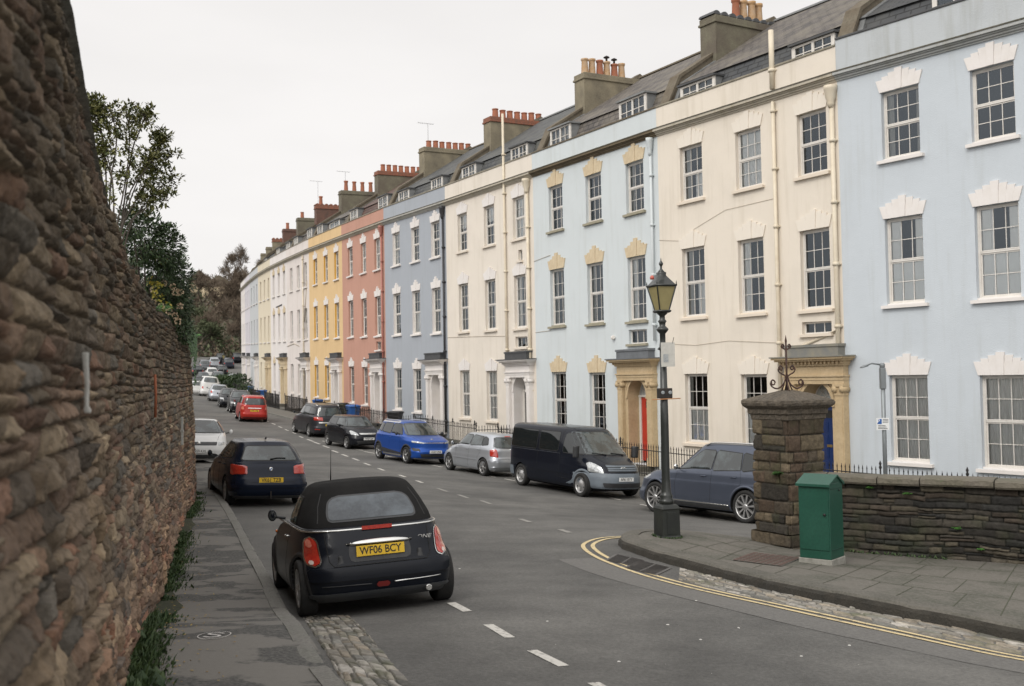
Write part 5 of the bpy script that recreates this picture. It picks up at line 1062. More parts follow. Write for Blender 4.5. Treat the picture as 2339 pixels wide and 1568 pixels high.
# dense dark bush with yellow leaves and pale flowers
b1 = wall_pt(17.5, -.4)
def bush(name, label, base, blobs, leafm, lsz, n, seed, extra=None):
    r = random.Random(seed); t = thing(name, label, 'shrub', tuple(base)); wb = MB(); lb = MB()
    for c, rad, dens in blobs:
        c = Vector(c)-Vector(base); wb.tube([Vector((0,0,-.3)), c*.5+Vector((0,0,.05)), c], [.02,.015,.006], 5)
        for _ in range(int(n*dens)):
            d = rv(r); 
            while d.length > 1: d = rv(r)
            q = d.length**.45; p = c + Vector((d.normalized().x*rad[0], d.normalized().y*rad[1], d.normalized().z*rad[2]))*q*(1+.25*math.sin(d.x*9+seed)*math.sin(d.z*7))
            if r.random() < .12: wb.tube([c.lerp(p,.5), p], [.005,.002], 3)
            for j in range(3): leaf(lb, p + rv(r)*lsz*.5, (d.normalized()+rv(r)*.7), Vector((0,0,1))+rv(r)*.4, lsz*r.uniform(.6,1.25), lsz*r.uniform(.4,.6))
    wb.build('stem', M_BARK, t); lb.build('foliage', leafm, t); return t, r
bl = [(wp(330,545,16.5),(.35,.4,.42),1.),(wp(375,570,17),(.30,.4,.40),1.),(wp(350,620,17.5),(.45,.5,.45),1.2),(wp(395,640,18),(.30,.4,.45),1.1),(wp(375,690,18.5),(.40,.5,.45),1.1),(wp(408,700,19),(.22,.3,.4),.7),(wp(400,745,20),(.28,.4,.25),.6),(wp(300,510,15.5),(.20,.3,.22),.4),(wp(420,760,21),(.18,.3,.2),.3)]
t, r = bush('flowering_bush', 'dense dark evergreen bush spilling over the left wall, dotted with pale flower heads', b1, bl, M_LEAF2, .07, 620, 8)
fb = MB()
for px, py in [(372,648),(392,655),(400,668),(352,662),(410,700),(384,712),(398,722),(366,700),(405,735),(378,736),(414,668),(352,690)]:
    Yq = 17.2; c = wp(px+r.uniform(-3,3), py, Yq) - b1; 
    for _ in range(30): d = rv(r).normalized(); leaf(fb, c + d*.038, d, rv(r), .03, .03)
fb.build('flower', mat('dry_cream_flower', (.52,.40,.27), .7), t, kind='stuff')
yb = MB()
for px, py, n in [(345,575,26),(352,590,22),(333,583,14),(372,600,8),(360,650,26),(352,668,18),(345,640,10),(364,680,14),(380,700,8)]:
    for _ in range(n): c = wp(px+r.uniform(-9,9), py+r.uniform(-8,8), 16.9) - b1; leaf(yb, c, rv(r)+Vector((0,-.6,-.3)), rv(r), .07, .035)
yb.build('yellow_leaf', M_LEAFY, t, kind='stuff')
# fern and ivy tufts
def tuft(name, label, p, n, l, m, seed, droop=.5, w=.02, cat='plant'):
    r = random.Random(seed); mb = MB()
    for _ in range(n):
        a = r.uniform(0, 2*PI); d = Vector((math.cos(a)*r.uniform(.3,1), math.sin(a)*r.uniform(.3,1), r.uniform(.5,1.1))).normalized(); q = Vector((r.uniform(-.3,.3)*l, r.uniform(-.3,.3)*l, 0)); ll = l*r.uniform(.5,1)
        for j in range(7):
            f = j/7; c = q + d*ll*f + Vector((0,0,-droop*ll*f*f)); s = Vector((-d.y, d.x, 0)).normalized()*(1 if j % 2 else -1); leaf(mb, c, s+d*.4, Vector((0,0,1)), w*2.2*(1-f*.6), w)
    o = mb.build(name, m, None, tuple(p)); tag(o, label, cat); return o
tuft('fern', 'bright green fern growing from the top of the left wall', wall_pt(14.6, .05), 26, .32, M_FERN, 4)
tuft('fern', 'small green fern at the foot of the stone pillar', gp(1768,1262)+Vector((0,-.05,.12)), 16, .17, M_FERN, 5)
tuft('ivy', 'green creeper on the wall top at its junction with the pillar', Vector((4.25,16.95,g(4.2,16.9)+1.28)), 26, .2, M_IVY, 6, .9, .03)
for k, (px, py, l) in enumerate([(1990,1115,.10),(2075,1128,.13),(2188,1208,.12),(2240,1255,.1),(2160,1098,.08)]):
    X_, Y_, nx_, ny_, gb_ = RW; q = ray(px, py); i = int(np.argmin(abs(X_/Y_ - q.x))); tuft('wall_weed', ['tiny weed under the coping beside the cabinet', 'bright green weed rosette high on the low dark wall', 'green weed low on the right part of the dark wall', 'faint weed near the bottom right of the dark wall', 'moss tuft on the coping of the low dark wall'][k], (X_[i]+nx_[i]*.07, Y_[i]+ny_[i]*.07, q.z*Y_[i]), 10, l, M_FERN, 30+k, .8, .018)
tuft('ivy', 'tuft of ivy at the far top corner of the left wall', wall_pt(23.5, .1)-Vector((0,0,.05)), 34, .28, M_FERN, 9, .9, .04)
# ivy hanging on the far corner of the wall
def ivy():
    r = random.Random(12); mb = MB()
    for _ in range(900):
        y = r.gauss(22.4, .9); p = wall_pt(y, .14); p.z -= abs(r.gauss(0, .2)) if r.random() < .8 else r.uniform(0, 1.1)*(abs(y-22.8) < .4); leaf(mb, p, rv(r)*.5+Vector((.4,-.4,-.8)), Vector((.8,-.5,0)), .06, .05)
    o = mb.build('ivy', M_IVY); tag(o, 'patch of dark ivy hanging down the far end of the left wall', 'ivy')
ivy()
# grass along the foot of the wall
def foot_grass():
    r = random.Random(2); mb = MB(); s, X, Y, nx, ny, top = WS; idx = [i for i in range(len(Y)) if 5.0 < Y[i] < 25]
    for _ in range(15000):
        i = r.choice(idx); u = s[i]; den = vn(np.array([u*.9]), np.array([3.]), 5)[0]*.6 + vn(np.array([u*3.1]), np.array([8.]), 6)[0]*.4
        if den < .43: continue
        o_ = .07 + abs(r.gauss(0, .09))*(.6+den); x, y = X[i]+nx[i]*o_, Y[i]+ny[i]*o_; z = g(x, y)+.10; h = r.uniform(.02,.075)*(den+.2)*(2.4 if r.random() < .06 else 1); a = r.uniform(0,2*PI); d = Vector((math.cos(a), math.sin(a), 0)); w = .004+.003*r.random()*max(1, Y[i]/9)
        p = Vector((x,y,z)); lean = d*h*r.uniform(.2,.9) + Vector((nx[i],ny[i],0))*h*.35; sd = Vector((-d.y,d.x,0))*w
        if r.random() < .5: leaf(mb, p, lean+Vector((0,0,h)), Vector((0,0,1)), h*.7, h*.5); continue
        mb.poly([p-sd, p+sd, p+lean*.4+Vector((0,0,h*.7))+sd*.7, p+lean*.4+Vector((0,0,h*.7))-sd*.7]); mb.poly([p+lean*.4+Vector((0,0,h*.7))-sd*.7, p+lean*.4+Vector((0,0,h*.7))+sd*.7, p+lean+Vector((0,0,h))])
    o = mb.build('grass', M_GRASS); o['kind'] = 'stuff'; tag(o, 'green grass and weeds growing along the foot of the left wall', 'grass')
    mb = MB() # damp soil and moss strip with leaf litter
    for _ in range(420):
        i = r.choice(idx); o_ = abs(r.gauss(.25,.22))+.1; x, y = X[i]+nx[i]*o_, Y[i]+ny[i]*o_; leaf(mb, Vector((x,y,g(x,y)+.108)), Vector((r.uniform(-1,1),r.uniform(-1,1),.1)), Vector((0,0,1)), r.uniform(.015,.04), r.uniform(.01,.025))
    o = mb.build('leaf_litter', leaf_mat('dead_leaf', (.20,.12,.04), (.40,.30,.10), .8)); o['kind'] = 'stuff'; tag(o, 'scattered dead leaves on the left pavement by the wall', 'leaf litter')
    A = [Vector((X[i]+nx[i]*.02, Y[i]+ny[i]*.02, 0)) for i in idx[::6]]; B = [Vector((X[i]+nx[i]*(.22+.16*fbm(np.array([s[i]*.8]), np.array([1.]), 4)[0]*3+.10*fbm(np.array([s[i]*4.]), np.array([1.]), 4)[0]), Y[i]+ny[i]*(.22+.16*fbm(np.array([s[i]*.8]), np.array([1.]), 4)[0]*3), 0)) for i in idx[::6]]
    sheet('mossy_verge', A, B, .104, mat('moss_soil', (.03,.032,.018), .95, var=(9,.8,(.05,.06,.025)), bump=(50,.9,.01)), 220, 3)
foot_grass()
def island_weeds():
    r = random.Random(6); mb = MB(); X_, Y_, nx_, ny_, gb_ = RW
    for _ in range(520):
        i = r.randrange(20, len(X_)-200); x, y = X_[i]+nx_[i]*(.07+abs(r.gauss(0,.05))), Y_[i]+ny_[i]*(.07+abs(r.gauss(0,.05)))
        if vn(np.array([i*.02]), np.array([2.]), 3)[0] < .5: continue
        leaf(mb, Vector((x,y,g(x,y)+.135)), rv(r)+Vector((0,0,.9)), Vector((0,0,1)), r.uniform(.03,.08), r.uniform(.02,.04))
    for k in range(220):
        a = r.uniform(0,2*PI); q = .19+r.random()*.05; x, y = lp.x+q*math.cos(a), lp.y+q*math.sin(a); leaf(mb, Vector((x,y,g(x,y)+.13)), rv(r)*.5+Vector((0,0,.6)), Vector((0,0,1)), .035, .02)
    o = mb.build('weeds', M_GRASS); o['kind'] = 'stuff'; tag(o, 'small weeds at the foot of the low dark wall and around the lamp base', 'weeds')
island_weeds()
# iron trellis on top of the left wall behind the shrubs
def wall_fence():
    t = thing('wall_railing', 'dark iron railing on top of the left wall behind the bushes', 'railing', tuple(wall_pt(9, -.35))); o0 = wall_pt(9, -.35); mb = MB(); po = MB()
    ys = np.arange(9.3, 17.5, .10); P = [wall_pt(y, -.35, 0)+Vector((0,0,1.05)) - Vector((o0.x,o0.y,o0.z)) for y in ys]
    for p in P: mb.tube([p, p+Vector((0,0,.42))], .009, 4, 0, False)
    mb.build('bar_panel', M_RAIL, t); mb = MB(); mb.tube([p+Vector((0,0,.42)) for p in P], .018, 4, 0, False); mb.tube([p+Vector((0,0,.12)) for p in P], .014, 4, 0, False); mb.build('rail', M_RAIL, t)
wall_fence()

# ================================================================ wooded hill at the end of the street
def hill():
    xs = np.linspace(-330, 60, 60); ys = np.linspace(150, 420, 50); X, Y = np.meshgrid(xs, ys)
    dd = np.clip((Y-185 + .25*(X+60))/150, 0, 1); Z = 3 + 27*dd*dd*(3-2*dd) + 5*fbm(X*.02, Y*.02, 3) + (X < -60)*0
    Z = np.where(Y < 180, gz(np.clip(X,-75,30), np.clip(Y,-14,176))-.6 + 4.2*np.clip((Y-150)/30,0,1)*0, Z); o = grid_obj('hill', np.dstack([X, Y, Z]), None, mat('hill_ground', (.075,.062,.042), .95, var=(.08,.8,(.05,.06,.03)), var2=(.6,.6,(.11,.085,.06)), bump=(.8,1,.5))); o['kind'] = 'structure'
    return lambda x, y: 3 + 27*(lambda d: d*d*(3-2*d))(min(max((y-185+.25*(x+60))/150, 0), 1))
HZ = hill()
M_TWIG = leaf_mat('twig_brown', (.085,.062,.045), (.16,.125,.09), .9); M_TWIGG = leaf_mat('ivy_clad_green', (.035,.05,.02), (.09,.10,.05), .8)
def bare_tree_proto(seed, evergreen=0):
    r = random.Random(seed); wb = MB(); tb = MB(); tips = []
    def grow(p, d, l, rad, dep):
        n = 4; P = [p]; q = p; dd = d
        for j in range(n): dd = (dd + rv(r)*.16 + Vector((0,0,.05))).normalized(); q = q + dd*l/n; P.append(q)
        wb.tube(P, [rad*(1-.4*j/n) for j in range(n+1)], 5 if dep > 2 else 3)
        if dep == 0: tips.append((q, dd)); return
        for _ in range(3 if dep > 1 else 4):
            k = r.randint(2, n); nd = (dd*.8 + rv(r)*.75 + Vector((0,0,.15))).normalized(); grow(P[k], nd, l*r.uniform(.6,.8), rad*.52, dep-1)
    grow(Vector((0,0,0)), Vector((0,0,1)), 3.3, .24, 4)
    for q, d in tips:
        for _ in range(17 if not evergreen else 16):
            e = (d + rv(r)*.9).normalized(); l = r.uniform(.4,1.1); s = rv(r).normalized()*.05
            a = q + rv(r)*.35
            if evergreen: leaf(tb, a, e, rv(r), .35, .22)
            else: tb.poly([a-s, a+s, a+e*l]); tb.poly([a+e*l*.4-s*.6, a+e*l*.4+s*.6, a+e*l*.5+(e+rv(r)).normalized()*.5])
    return wb.mesh('trunk', M_BARK), tb.mesh('crown', M_TWIGG if evergreen else M_TWIG)
protos = [bare_tree_proto(s, e) for s, e in ((1,0),(2,0),(3,0),(5,1))]
def far_trees():
    r = random.Random(9); n = 0; rows = ['at the foot of the hill', 'on the lower hillside', 'half way up the hillside', 'on the hill crest']
    spots = []
    for row, (Y, xs_) in enumerate([(184,(-64,-58,-53,-48,-44)),(206,(-73,-67,-61,-55,-49)),(232,(-81,-75,-69,-63,-57)),(262,(-92,-85,-78,-71,-64)),(300,(-104,-97,-89,-81,-74,-67))]):
        for x in xs_: spots.append((x + r.uniform(-2.5,2.5), Y + r.uniform(-7,7), row))
    for k, (x, y, row) in enumerate(spots):
        ev = (k % 5 == 2 and row < 3); pr = protos[3 if ev else k % 3]; s = r.uniform(1.15,1.55)*(1.0 if row < 4 else 1.0)
        if row == 0: s *= .95
        nth = ['first','second','third','fourth','fifth','sixth','seventh','eighth']; same = sorted(q[0] for j, q in enumerate(spots) if q[2] == row); lab = ('ivy clad green tree, ' if ev else 'bare brown tree, ') + nth[same.index(x)] + ' from the left ' + ['in the row nearest the road','in the second row up the hill','in the middle row of the hill','in the row below the hill crest','on the hill crest'][row]
        t = thing('ivy_clad_tree' if ev else 'bare_tree', lab, 'tree', (x, y, HZ(x,y)-.8), r.uniform(0,6), 'trees on the hill'); t.scale = (s,s,s*r.uniform(.9,1.1))
        ob('trunk', pr[0], t); ob('crown', pr[1], t)
far_trees()
# understorey mass on the hillside
def scrub():
    r = random.Random(4); mb = MB()
    for _ in range(9000):
        y = r.uniform(172, 330); x = -.335*y + r.uniform(-28, 24); z = HZ(x, y); k = r.randint(0, 1); q = Vector((x, y, z + r.random()**1.6*4.2))
        for _ in range(2): leaf(mb, q+rv(r)*.5, rv(r)+Vector((0,0,.5)), rv(r), r.uniform(.5,1.1), r.uniform(.2,.5), k)
    o = mb.build('scrub', [leaf_mat('scrub_brown', (.07,.05,.035), (.14,.105,.07), .9), M_TWIGG]); o['kind'] = 'stuff'; tag(o, 'brown winter scrub covering the far hillside', 'scrub')
scrub()
# two pale houses half hidden on the hillside
for k, (px, py, Y, w, h) in enumerate([(500,664,292,9,2.6),(538,700,268,10,3),(455,650,300,6,2.5)]):
    p = at(px, py, Y); t = thing('hillside_house', ['pale stone house half hidden among the hillside trees, the middle of three', 'pale stone house low behind the trees next to the terrace end', 'small house at the left of the hillside'][k], 'house', (p.x, Y, p.z-h/2), .25); mb = MB(); mb.box(-w/2,w/2,0,8,-6,h)
    mb.build('wall', M_BATHP, t); mb = MB(); mb.prism([(-w/2-.4,h),(w/2+.4,h),(0,h+3)],-.4,8.4,0,'Y'); mb.build('roof', M_PARTY, t)
    for j in range(4):
        for fz in ((1.2,2.8),(4.2,5.6)): mb = MB(); mb.box(-w/2+w*(j+.35)/4,-w/2+w*(j+.65)/4,-.05,.02,*fz); mb.build('window', M_ROOM, t) if fz[1] < h else None
# ================================================================ cars
def paintm(name, c, metal=.35, rough=.32, coat=.2, spec=.32):
    m = mat(name, c, rough, metal, coat=coat, spec=spec, var=(1.7,.35,dk(c,.8))); return m
M_TYRE = mat('tyre_rubber', (.012,.012,.012), .85, var=(12,.5,(.03,.028,.025)), bump=(60,.4,.004))
M_RIM = mat('alloy_rim', (.50,.50,.50), .35, .75, var=(9,.5,(.32,.31,.29)))
M_RIMD = mat('dark_hub', (.02,.02,.02), .8, .0)
M_PLAST = mat('black_plastic', (.025,.026,.028), .55, var=(14,.5,(.05,.05,.05)), bump=(90,.3,.002))
M_CGLASS = mat('car_glass', (.010,.013,.014), .03, 0, spec=.6, coat=.1)
M_CGLASSL = mat('car_glass_pale', (.05,.065,.068), .05, 0, spec=.8, coat=.3, var=(2.0,.9,(.012,.016,.016),.44,.56))
M_CHROME = mat('chrome_trim', (.72,.72,.70), .18, 1.)
M_TRIM = mat('window_rubber', (.01,.01,.01), .6)
M_SEAM = mat('panel_gap', (.004,.004,.004), .8)
M_ARCH = mat('wheel_well', (.006,.006,.006), .95)
M_TAIL = mat('tail_light_red', (.36,.018,.012), .12, coat=1., spec=.6, var=(30,.7,(.50,.05,.02)))
M_TAILP = mat('tail_light_pale', (.62,.22,.16), .15, coat=1., var=(25,.6,(.5,.08,.04)))
M_HEAD = mat('headlight_glass', (.55,.57,.57), .08, .3, coat=1., var=(16,.8,(.15,.16,.17)))
M_PLY = mat('plate_yellow', (.72,.46,.02), .4); M_PLW = mat('plate_white', (.72,.72,.70), .4); M_INK = mat('plate_ink', (.012,.012,.012), .5)
def spline(rows, sub=5):
    """Catmull-Rom through rings of numbers"""
    R0 = np.array(rows, float); out = []
    for i in range(len(R0)-1):
        p0, p1, p2, p3 = R0[max(i-1,0)], R0[i], R0[i+1], R0[min(i+2,len(R0)-1)]
        m1 = (p2-p0)*.5*(.8 if i else 1); m2 = (p3-p1)*.5*.8
        # keep monotone heights
        for t in np.linspace(0, 1, sub, endpoint=False):
            h = (2*t**3-3*t*t+1)*p1 + (t**3-2*t*t+t)*m1 + (-2*t**3+3*t*t)*p2 + (t**3-t*t)*m2
            lin = p1*(1-t)+p2*t; out.append(h*.6+lin*.4)
    out.append(R0[-1]); return np.array(out)
def hull_points(rows, M=112, rake=0., nf=None, nr=None):
    """rows: (z, x_front, x_rear, half_width, exp_front, exp_rear, crown)"""
    S = spline(rows); P = []
    th = np.linspace(0, 2*PI, M, endpoint=False); c, s = np.cos(th), np.sin(th)
    for z, xf, xr, w, ef, er, cr in S:
        cx, a = (xf+xr)/2, (xf-xr)/2; n = np.where(c > 0, ef, er)
        X = np.sign(c)*abs(c)**(2/n)*a; Y = np.sign(s)*abs(s)**(2/np.minimum(n, 6))*w
        Zs = z + rake*(cx+X) + cr*(1-(Y/max(w, .01))**2)
        P.append([(cx+x, y, zz) for x, y, zz in zip(X, Y, Zs)])
    return P
def hull(name, rows, m, parent, wheels=None, rake=0., arch_r=.34, tw=.24, hw=.85, crease=()):
    P = hull_points(rows, rake=rake); mb = MB(); mb.rings(P, 0, True, True, True)
    me = mb.mesh(name, [m, M_ARCH]); o = bpy.data.objects.new(name, me); COL.objects.link(o)
    if wheels:
        cb = MB()
        for x, z in wheels:
            for s in (-1, 1): cb.lathe([(arch_r, s*(hw-tw-.06)), (arch_r, s*(hw+.25))], 36, 0, 'Y', (x, 0, z))
        cm = cb.mesh('cut', [M_ARCH]); co = bpy.data.objects.new('cut', cm); COL.objects.link(co)
        md = o.modifiers.new('b', 'BOOLEAN'); md.object = co; md.operation = 'DIFFERENCE'; md.solver = 'EXACT'; md.material_mode = 'TRANSFER'
        dg = bpy.context.evaluated_depsgraph_get(); dg.update(); ne = bpy.data.meshes.new_from_object(o.evaluated_get(dg), depsgraph=dg); o.modifiers.clear()
        old = o.data; o.data = ne; bpy.data.objects.remove(co); ne.name = name
    me = o.data
    if wheels:
        for p in me.polygons:
            c = p.center
            if (abs(p.normal.y) < .5 or abs(c.y) < hw-tw) and any((c.x-x)**2+(c.z-z)**2 < (arch_r+.004)**2 for x, z in wheels): p.material_index = 1
    o.parent = parent
    me.polygons.foreach_set('use_smooth', [True]*len(me.polygons)); me.set_sharp_from_angle(angle=R_(32)); me.update()
    bm = bmesh.new(); bm.from_mesh(me); bvh = BVHTree.FromBMesh(bm); bm.free()
    return o, bvh
AX = {'L': ((0,3,0),(0,-1,0)), 'R': ((0,-3,0),(0,1,0)), 'F': ((4,0,0),(-1,0,0)), 'B': ((-4,0,0),(1,0,0)), 'T': ((0,0,4),(0,0,-1))}
def cast(bvh, side, a, b, off):
    o_, d = AX[side]
    if side in 'LR': o_ = (a, o_[1], b)
    elif side in 'FB': o_ = (o_[0], a, b)
    else: o_ = (a, b, o_[2])
    h, n, _, _ = bvh.ray_cast(Vector(o_), Vector(d))
    if h is None:
        q = Vector(o_); q[{'L':1,'R':1,'F':0,'B':0,'T':2}[side]] = {'L':.8,'R':-.8,'F':1.9,'B':-1.9,'T':1.2}[side]; h, n, _, _ = bvh.find_nearest(q)
    if n.dot(Vector(d)) > 0: n = -n
    return h + n*off
def poly_rows(poly, n):
    zs = [p[1] for p in poly]; z0, z1 = min(zs)+1e-4, max(zs)-1e-4; out = []
    for z in np.linspace(z0, z1, n):
        X = []
        for (x0, y0), (x1, y1) in zip(poly, poly[1:]+poly[:1]):
            if (y0-z)*(y1-z) <= 0 and y0 != y1: X.append(x0+(x1-x0)*(z-y0)/(y1-y0))
        out.append((z, min(X), max(X)))
    return out
def rounded(poly, r=.03, n=3):
    out = []
    for i, p in enumerate(poly):
        p = Vector(p); a = Vector(poly[i-1]); b = Vector(poly[(i+1) % len(poly)]); da, db = (a-p), (b-p); q = min(r, da.length*.45, db.length*.45); s, e = p+da.normalized()*q, p+db.normalized()*q
        for t in np.linspace(0, 1, n+1): out.append(tuple((s*(1-t)**2 + p*2*t*(1-t) + e*t*t)))
    return out
def decal(name, bvh, side, poly, m, parent, off=.004, r=.03, rows=12, cols=14, border=None, thick=0.):
    """a skin piece laid on the body; its outline is given in the side's plane"""
    P = rounded(poly, r) if r else poly; mb = MB(); G = []
    for z, a, b in poly_rows(P, rows): G.append([cast(bvh, side, a+(b-a)*k/cols, z, off) for k in range(cols+1)])
    mb.rings(G, 0, False, False, True)
    if thick: # a lip that turns down to the body all round
        e = [G[0][k] for k in range(cols+1)] + [g_[-1] for g_ in G[1:]] + [G[-1][k] for k in range(cols-1,-1,-1)] + [g_[0] for g_ in G[-2:0:-1]]
        c = sum(e, Vector())/len(e); inn = [q + (Vector(AX[side][1])*(thick+.003)) for q in e]; mb.rings([e, inn], 0, True, False, False)
    return mb.build(name, m, parent)
def line_decal(name, bvh, side, pts, w, m, parent, off=.003, step=.05):
    P = []
    for (a, b), (c, d) in zip(pts, pts[1:]):
        n = max(1, int(math.hypot(c-a, d-b)/step)); P += [(a+(c-a)*k/n, b+(d-b)*k/n) for k in range(n)]
    P.append(pts[-1]); mb = MB(); rr = []
    for i, p in enumerate(P):
        q0, q1 = P[max(i-1,0)], P[min(i+1,len(P)-1)]; t = Vector((q1[0]-q0[0], q1[1]-q0[1])).normalized(); n = Vector((-t.y, t.x))*w/2
        rr.append([cast(bvh, side, p[0]+n.x, p[1]+n.y, off), cast(bvh, side, p[0], p[1], off+.002), cast(bvh, side, p[0]-n.x, p[1]-n.y, off)])
    mb.rings(rr, 0, False, False, True); return mb.build(name, m, parent)
WHC = {}
def wheel(parent, x, y, r, w, spokes, side, rimm=None, style='alloy', rim_r=.68):
    rimm = rimm or M_RIM; key = (round(r,3), w, spokes, rimm.name, style, side)
    if key not in WHC:
        s = side; mb = MB(); rr = r*rim_r; mb.lathe([(rr,-w/2*s),(r*.93,-w/2*s),(r*.985,-w*.42*s),(r,-w*.25*s),(r,w*.25*s),(r*.985,w*.42*s),(r*.93,w/2*s),(rr*1.02,w*.47*s),(rr,w*.40*s)], 40, 0, 'Y', caps=False); ty = mb.mesh('tyre', M_TYRE)
        mb = MB(); mb.lathe([(rr,.47*w*s),(rr*.965,.47*w*s),(rr*.93,.38*w*s),(rr*.90,.0)], 40, 0, 'Y', caps=False); mb.lathe([(rr*.92,.02*s),(rr*.6,.05*s),(.001,.06*s)], 24, 1, 'Y', caps=False)
        if style == 'steel':
            mb.lathe([(rr*.9,.30*w*s),(rr*.72,.20*w*s),(rr*.55,.34*w*s),(rr*.35,.38*w*s),(rr*.3,.42*w*s),(.001,.42*w*s)], 30, 0, 'Y', caps=False)
            for j in range(5):
                a = 2*PI*j/5+.3; mb.lathe([(.10*rr,.33*w*s),(.10*rr,.36*w*s),(.001,.36*w*s)], 8, 1, 'Y', (rr*.72*math.cos(a), 0, rr*.72*math.sin(a)))
        else:
            for j in range(spokes):
                a = 2*PI*j/spokes; 
                for da, wd in (((-.10,.045),(.10,.045)) if style == 'twin' else ((0,.085 if spokes < 8 else .06),)):
                    P = []
                    for q, hw_, h0 in ((.14,.9,.40),(.5,.75,.42),(.95,1.15,.44)):
                        c = Vector((math.cos(a+da*q), 0, math.sin(a+da*q)))*rr*q; t = Vector((-math.sin(a), 0, math.cos(a)))*rr*wd*hw_*1.35
                        P.append([c-t+Vector((0,h0*w*s,0)), c+t+Vector((0,h0*w*s,0)), c+t*.8+Vector((0,(h0-.16)*w*s,0)), c-t*.8+Vector((0,(h0-.16)*w*s,0))])
                    mb.rings(P, 0, True, True, False)
            mb.lathe([(rr*.24,.30*w*s),(rr*.23,.43*w*s),(rr*.1,.45*w*s),(.001,.45*w*s)], 18, 0, 'Y')
        WHC[key] = (ty, mb.mesh('rim', [rimm, M_RIMD]))
    ty, rm = WHC[key]; W = bpy.data.objects.new('wheel', None); COL.objects.link(W); W.parent = parent; W.location = (x, y, r); W.rotation_euler = (0, random.uniform(0,6), 0); W.empty_display_size = .1
    ob('tyre', ty, W); ob('rim', rm, W); return W
def plate(parent, p, rot, txt, yellow=True, w=.52, h=.11):
    mb = MB(); mb.box(-w/2, w/2, -.006, 0, -h/2, h/2); Pm = mb.build('number_plate', M_PLY if yellow else M_PLW, parent, p); Pm.rotation_euler = rot
    text_obj('lettering', txt, h*1.02, M_INK, Pm, (0,-.0075,-.002), (PI/2,0,0), .001, .86); return Pm
def mirror(parent, x, y, z, m, s, L_=.12, H_=.075, W_=.11):
    mb = MB(); n = 14; rr = []
    for k in range(9):
        a = PI*k/8; q = math.sin(a); rr.append([(x - .0 + L_/2*math.cos(a)*.8, y + s*(W_/2*q*math.cos(2*PI*j/n)+.06), z + H_*q*math.sin(2*PI*j/n)) for j in range(n)])
    mb.rings(rr, 0, True, False, True); mb.tube([(x, y-s*.10, z-.05), (x, y+s*.03, z-.02)], .02, 6, 1)
    o = mb.build('wing_mirror', [m, M_PLAST], parent)
    mb = MB(); mb.poly([(x-L_*.36, y + s*.06+W_*.42*math.cos(2*PI*j/n), z + H_*.78*math.sin(2*PI*j/n)) for j in range(n)]); mb.build('mirror_glass', M_CGLASS, o); return o

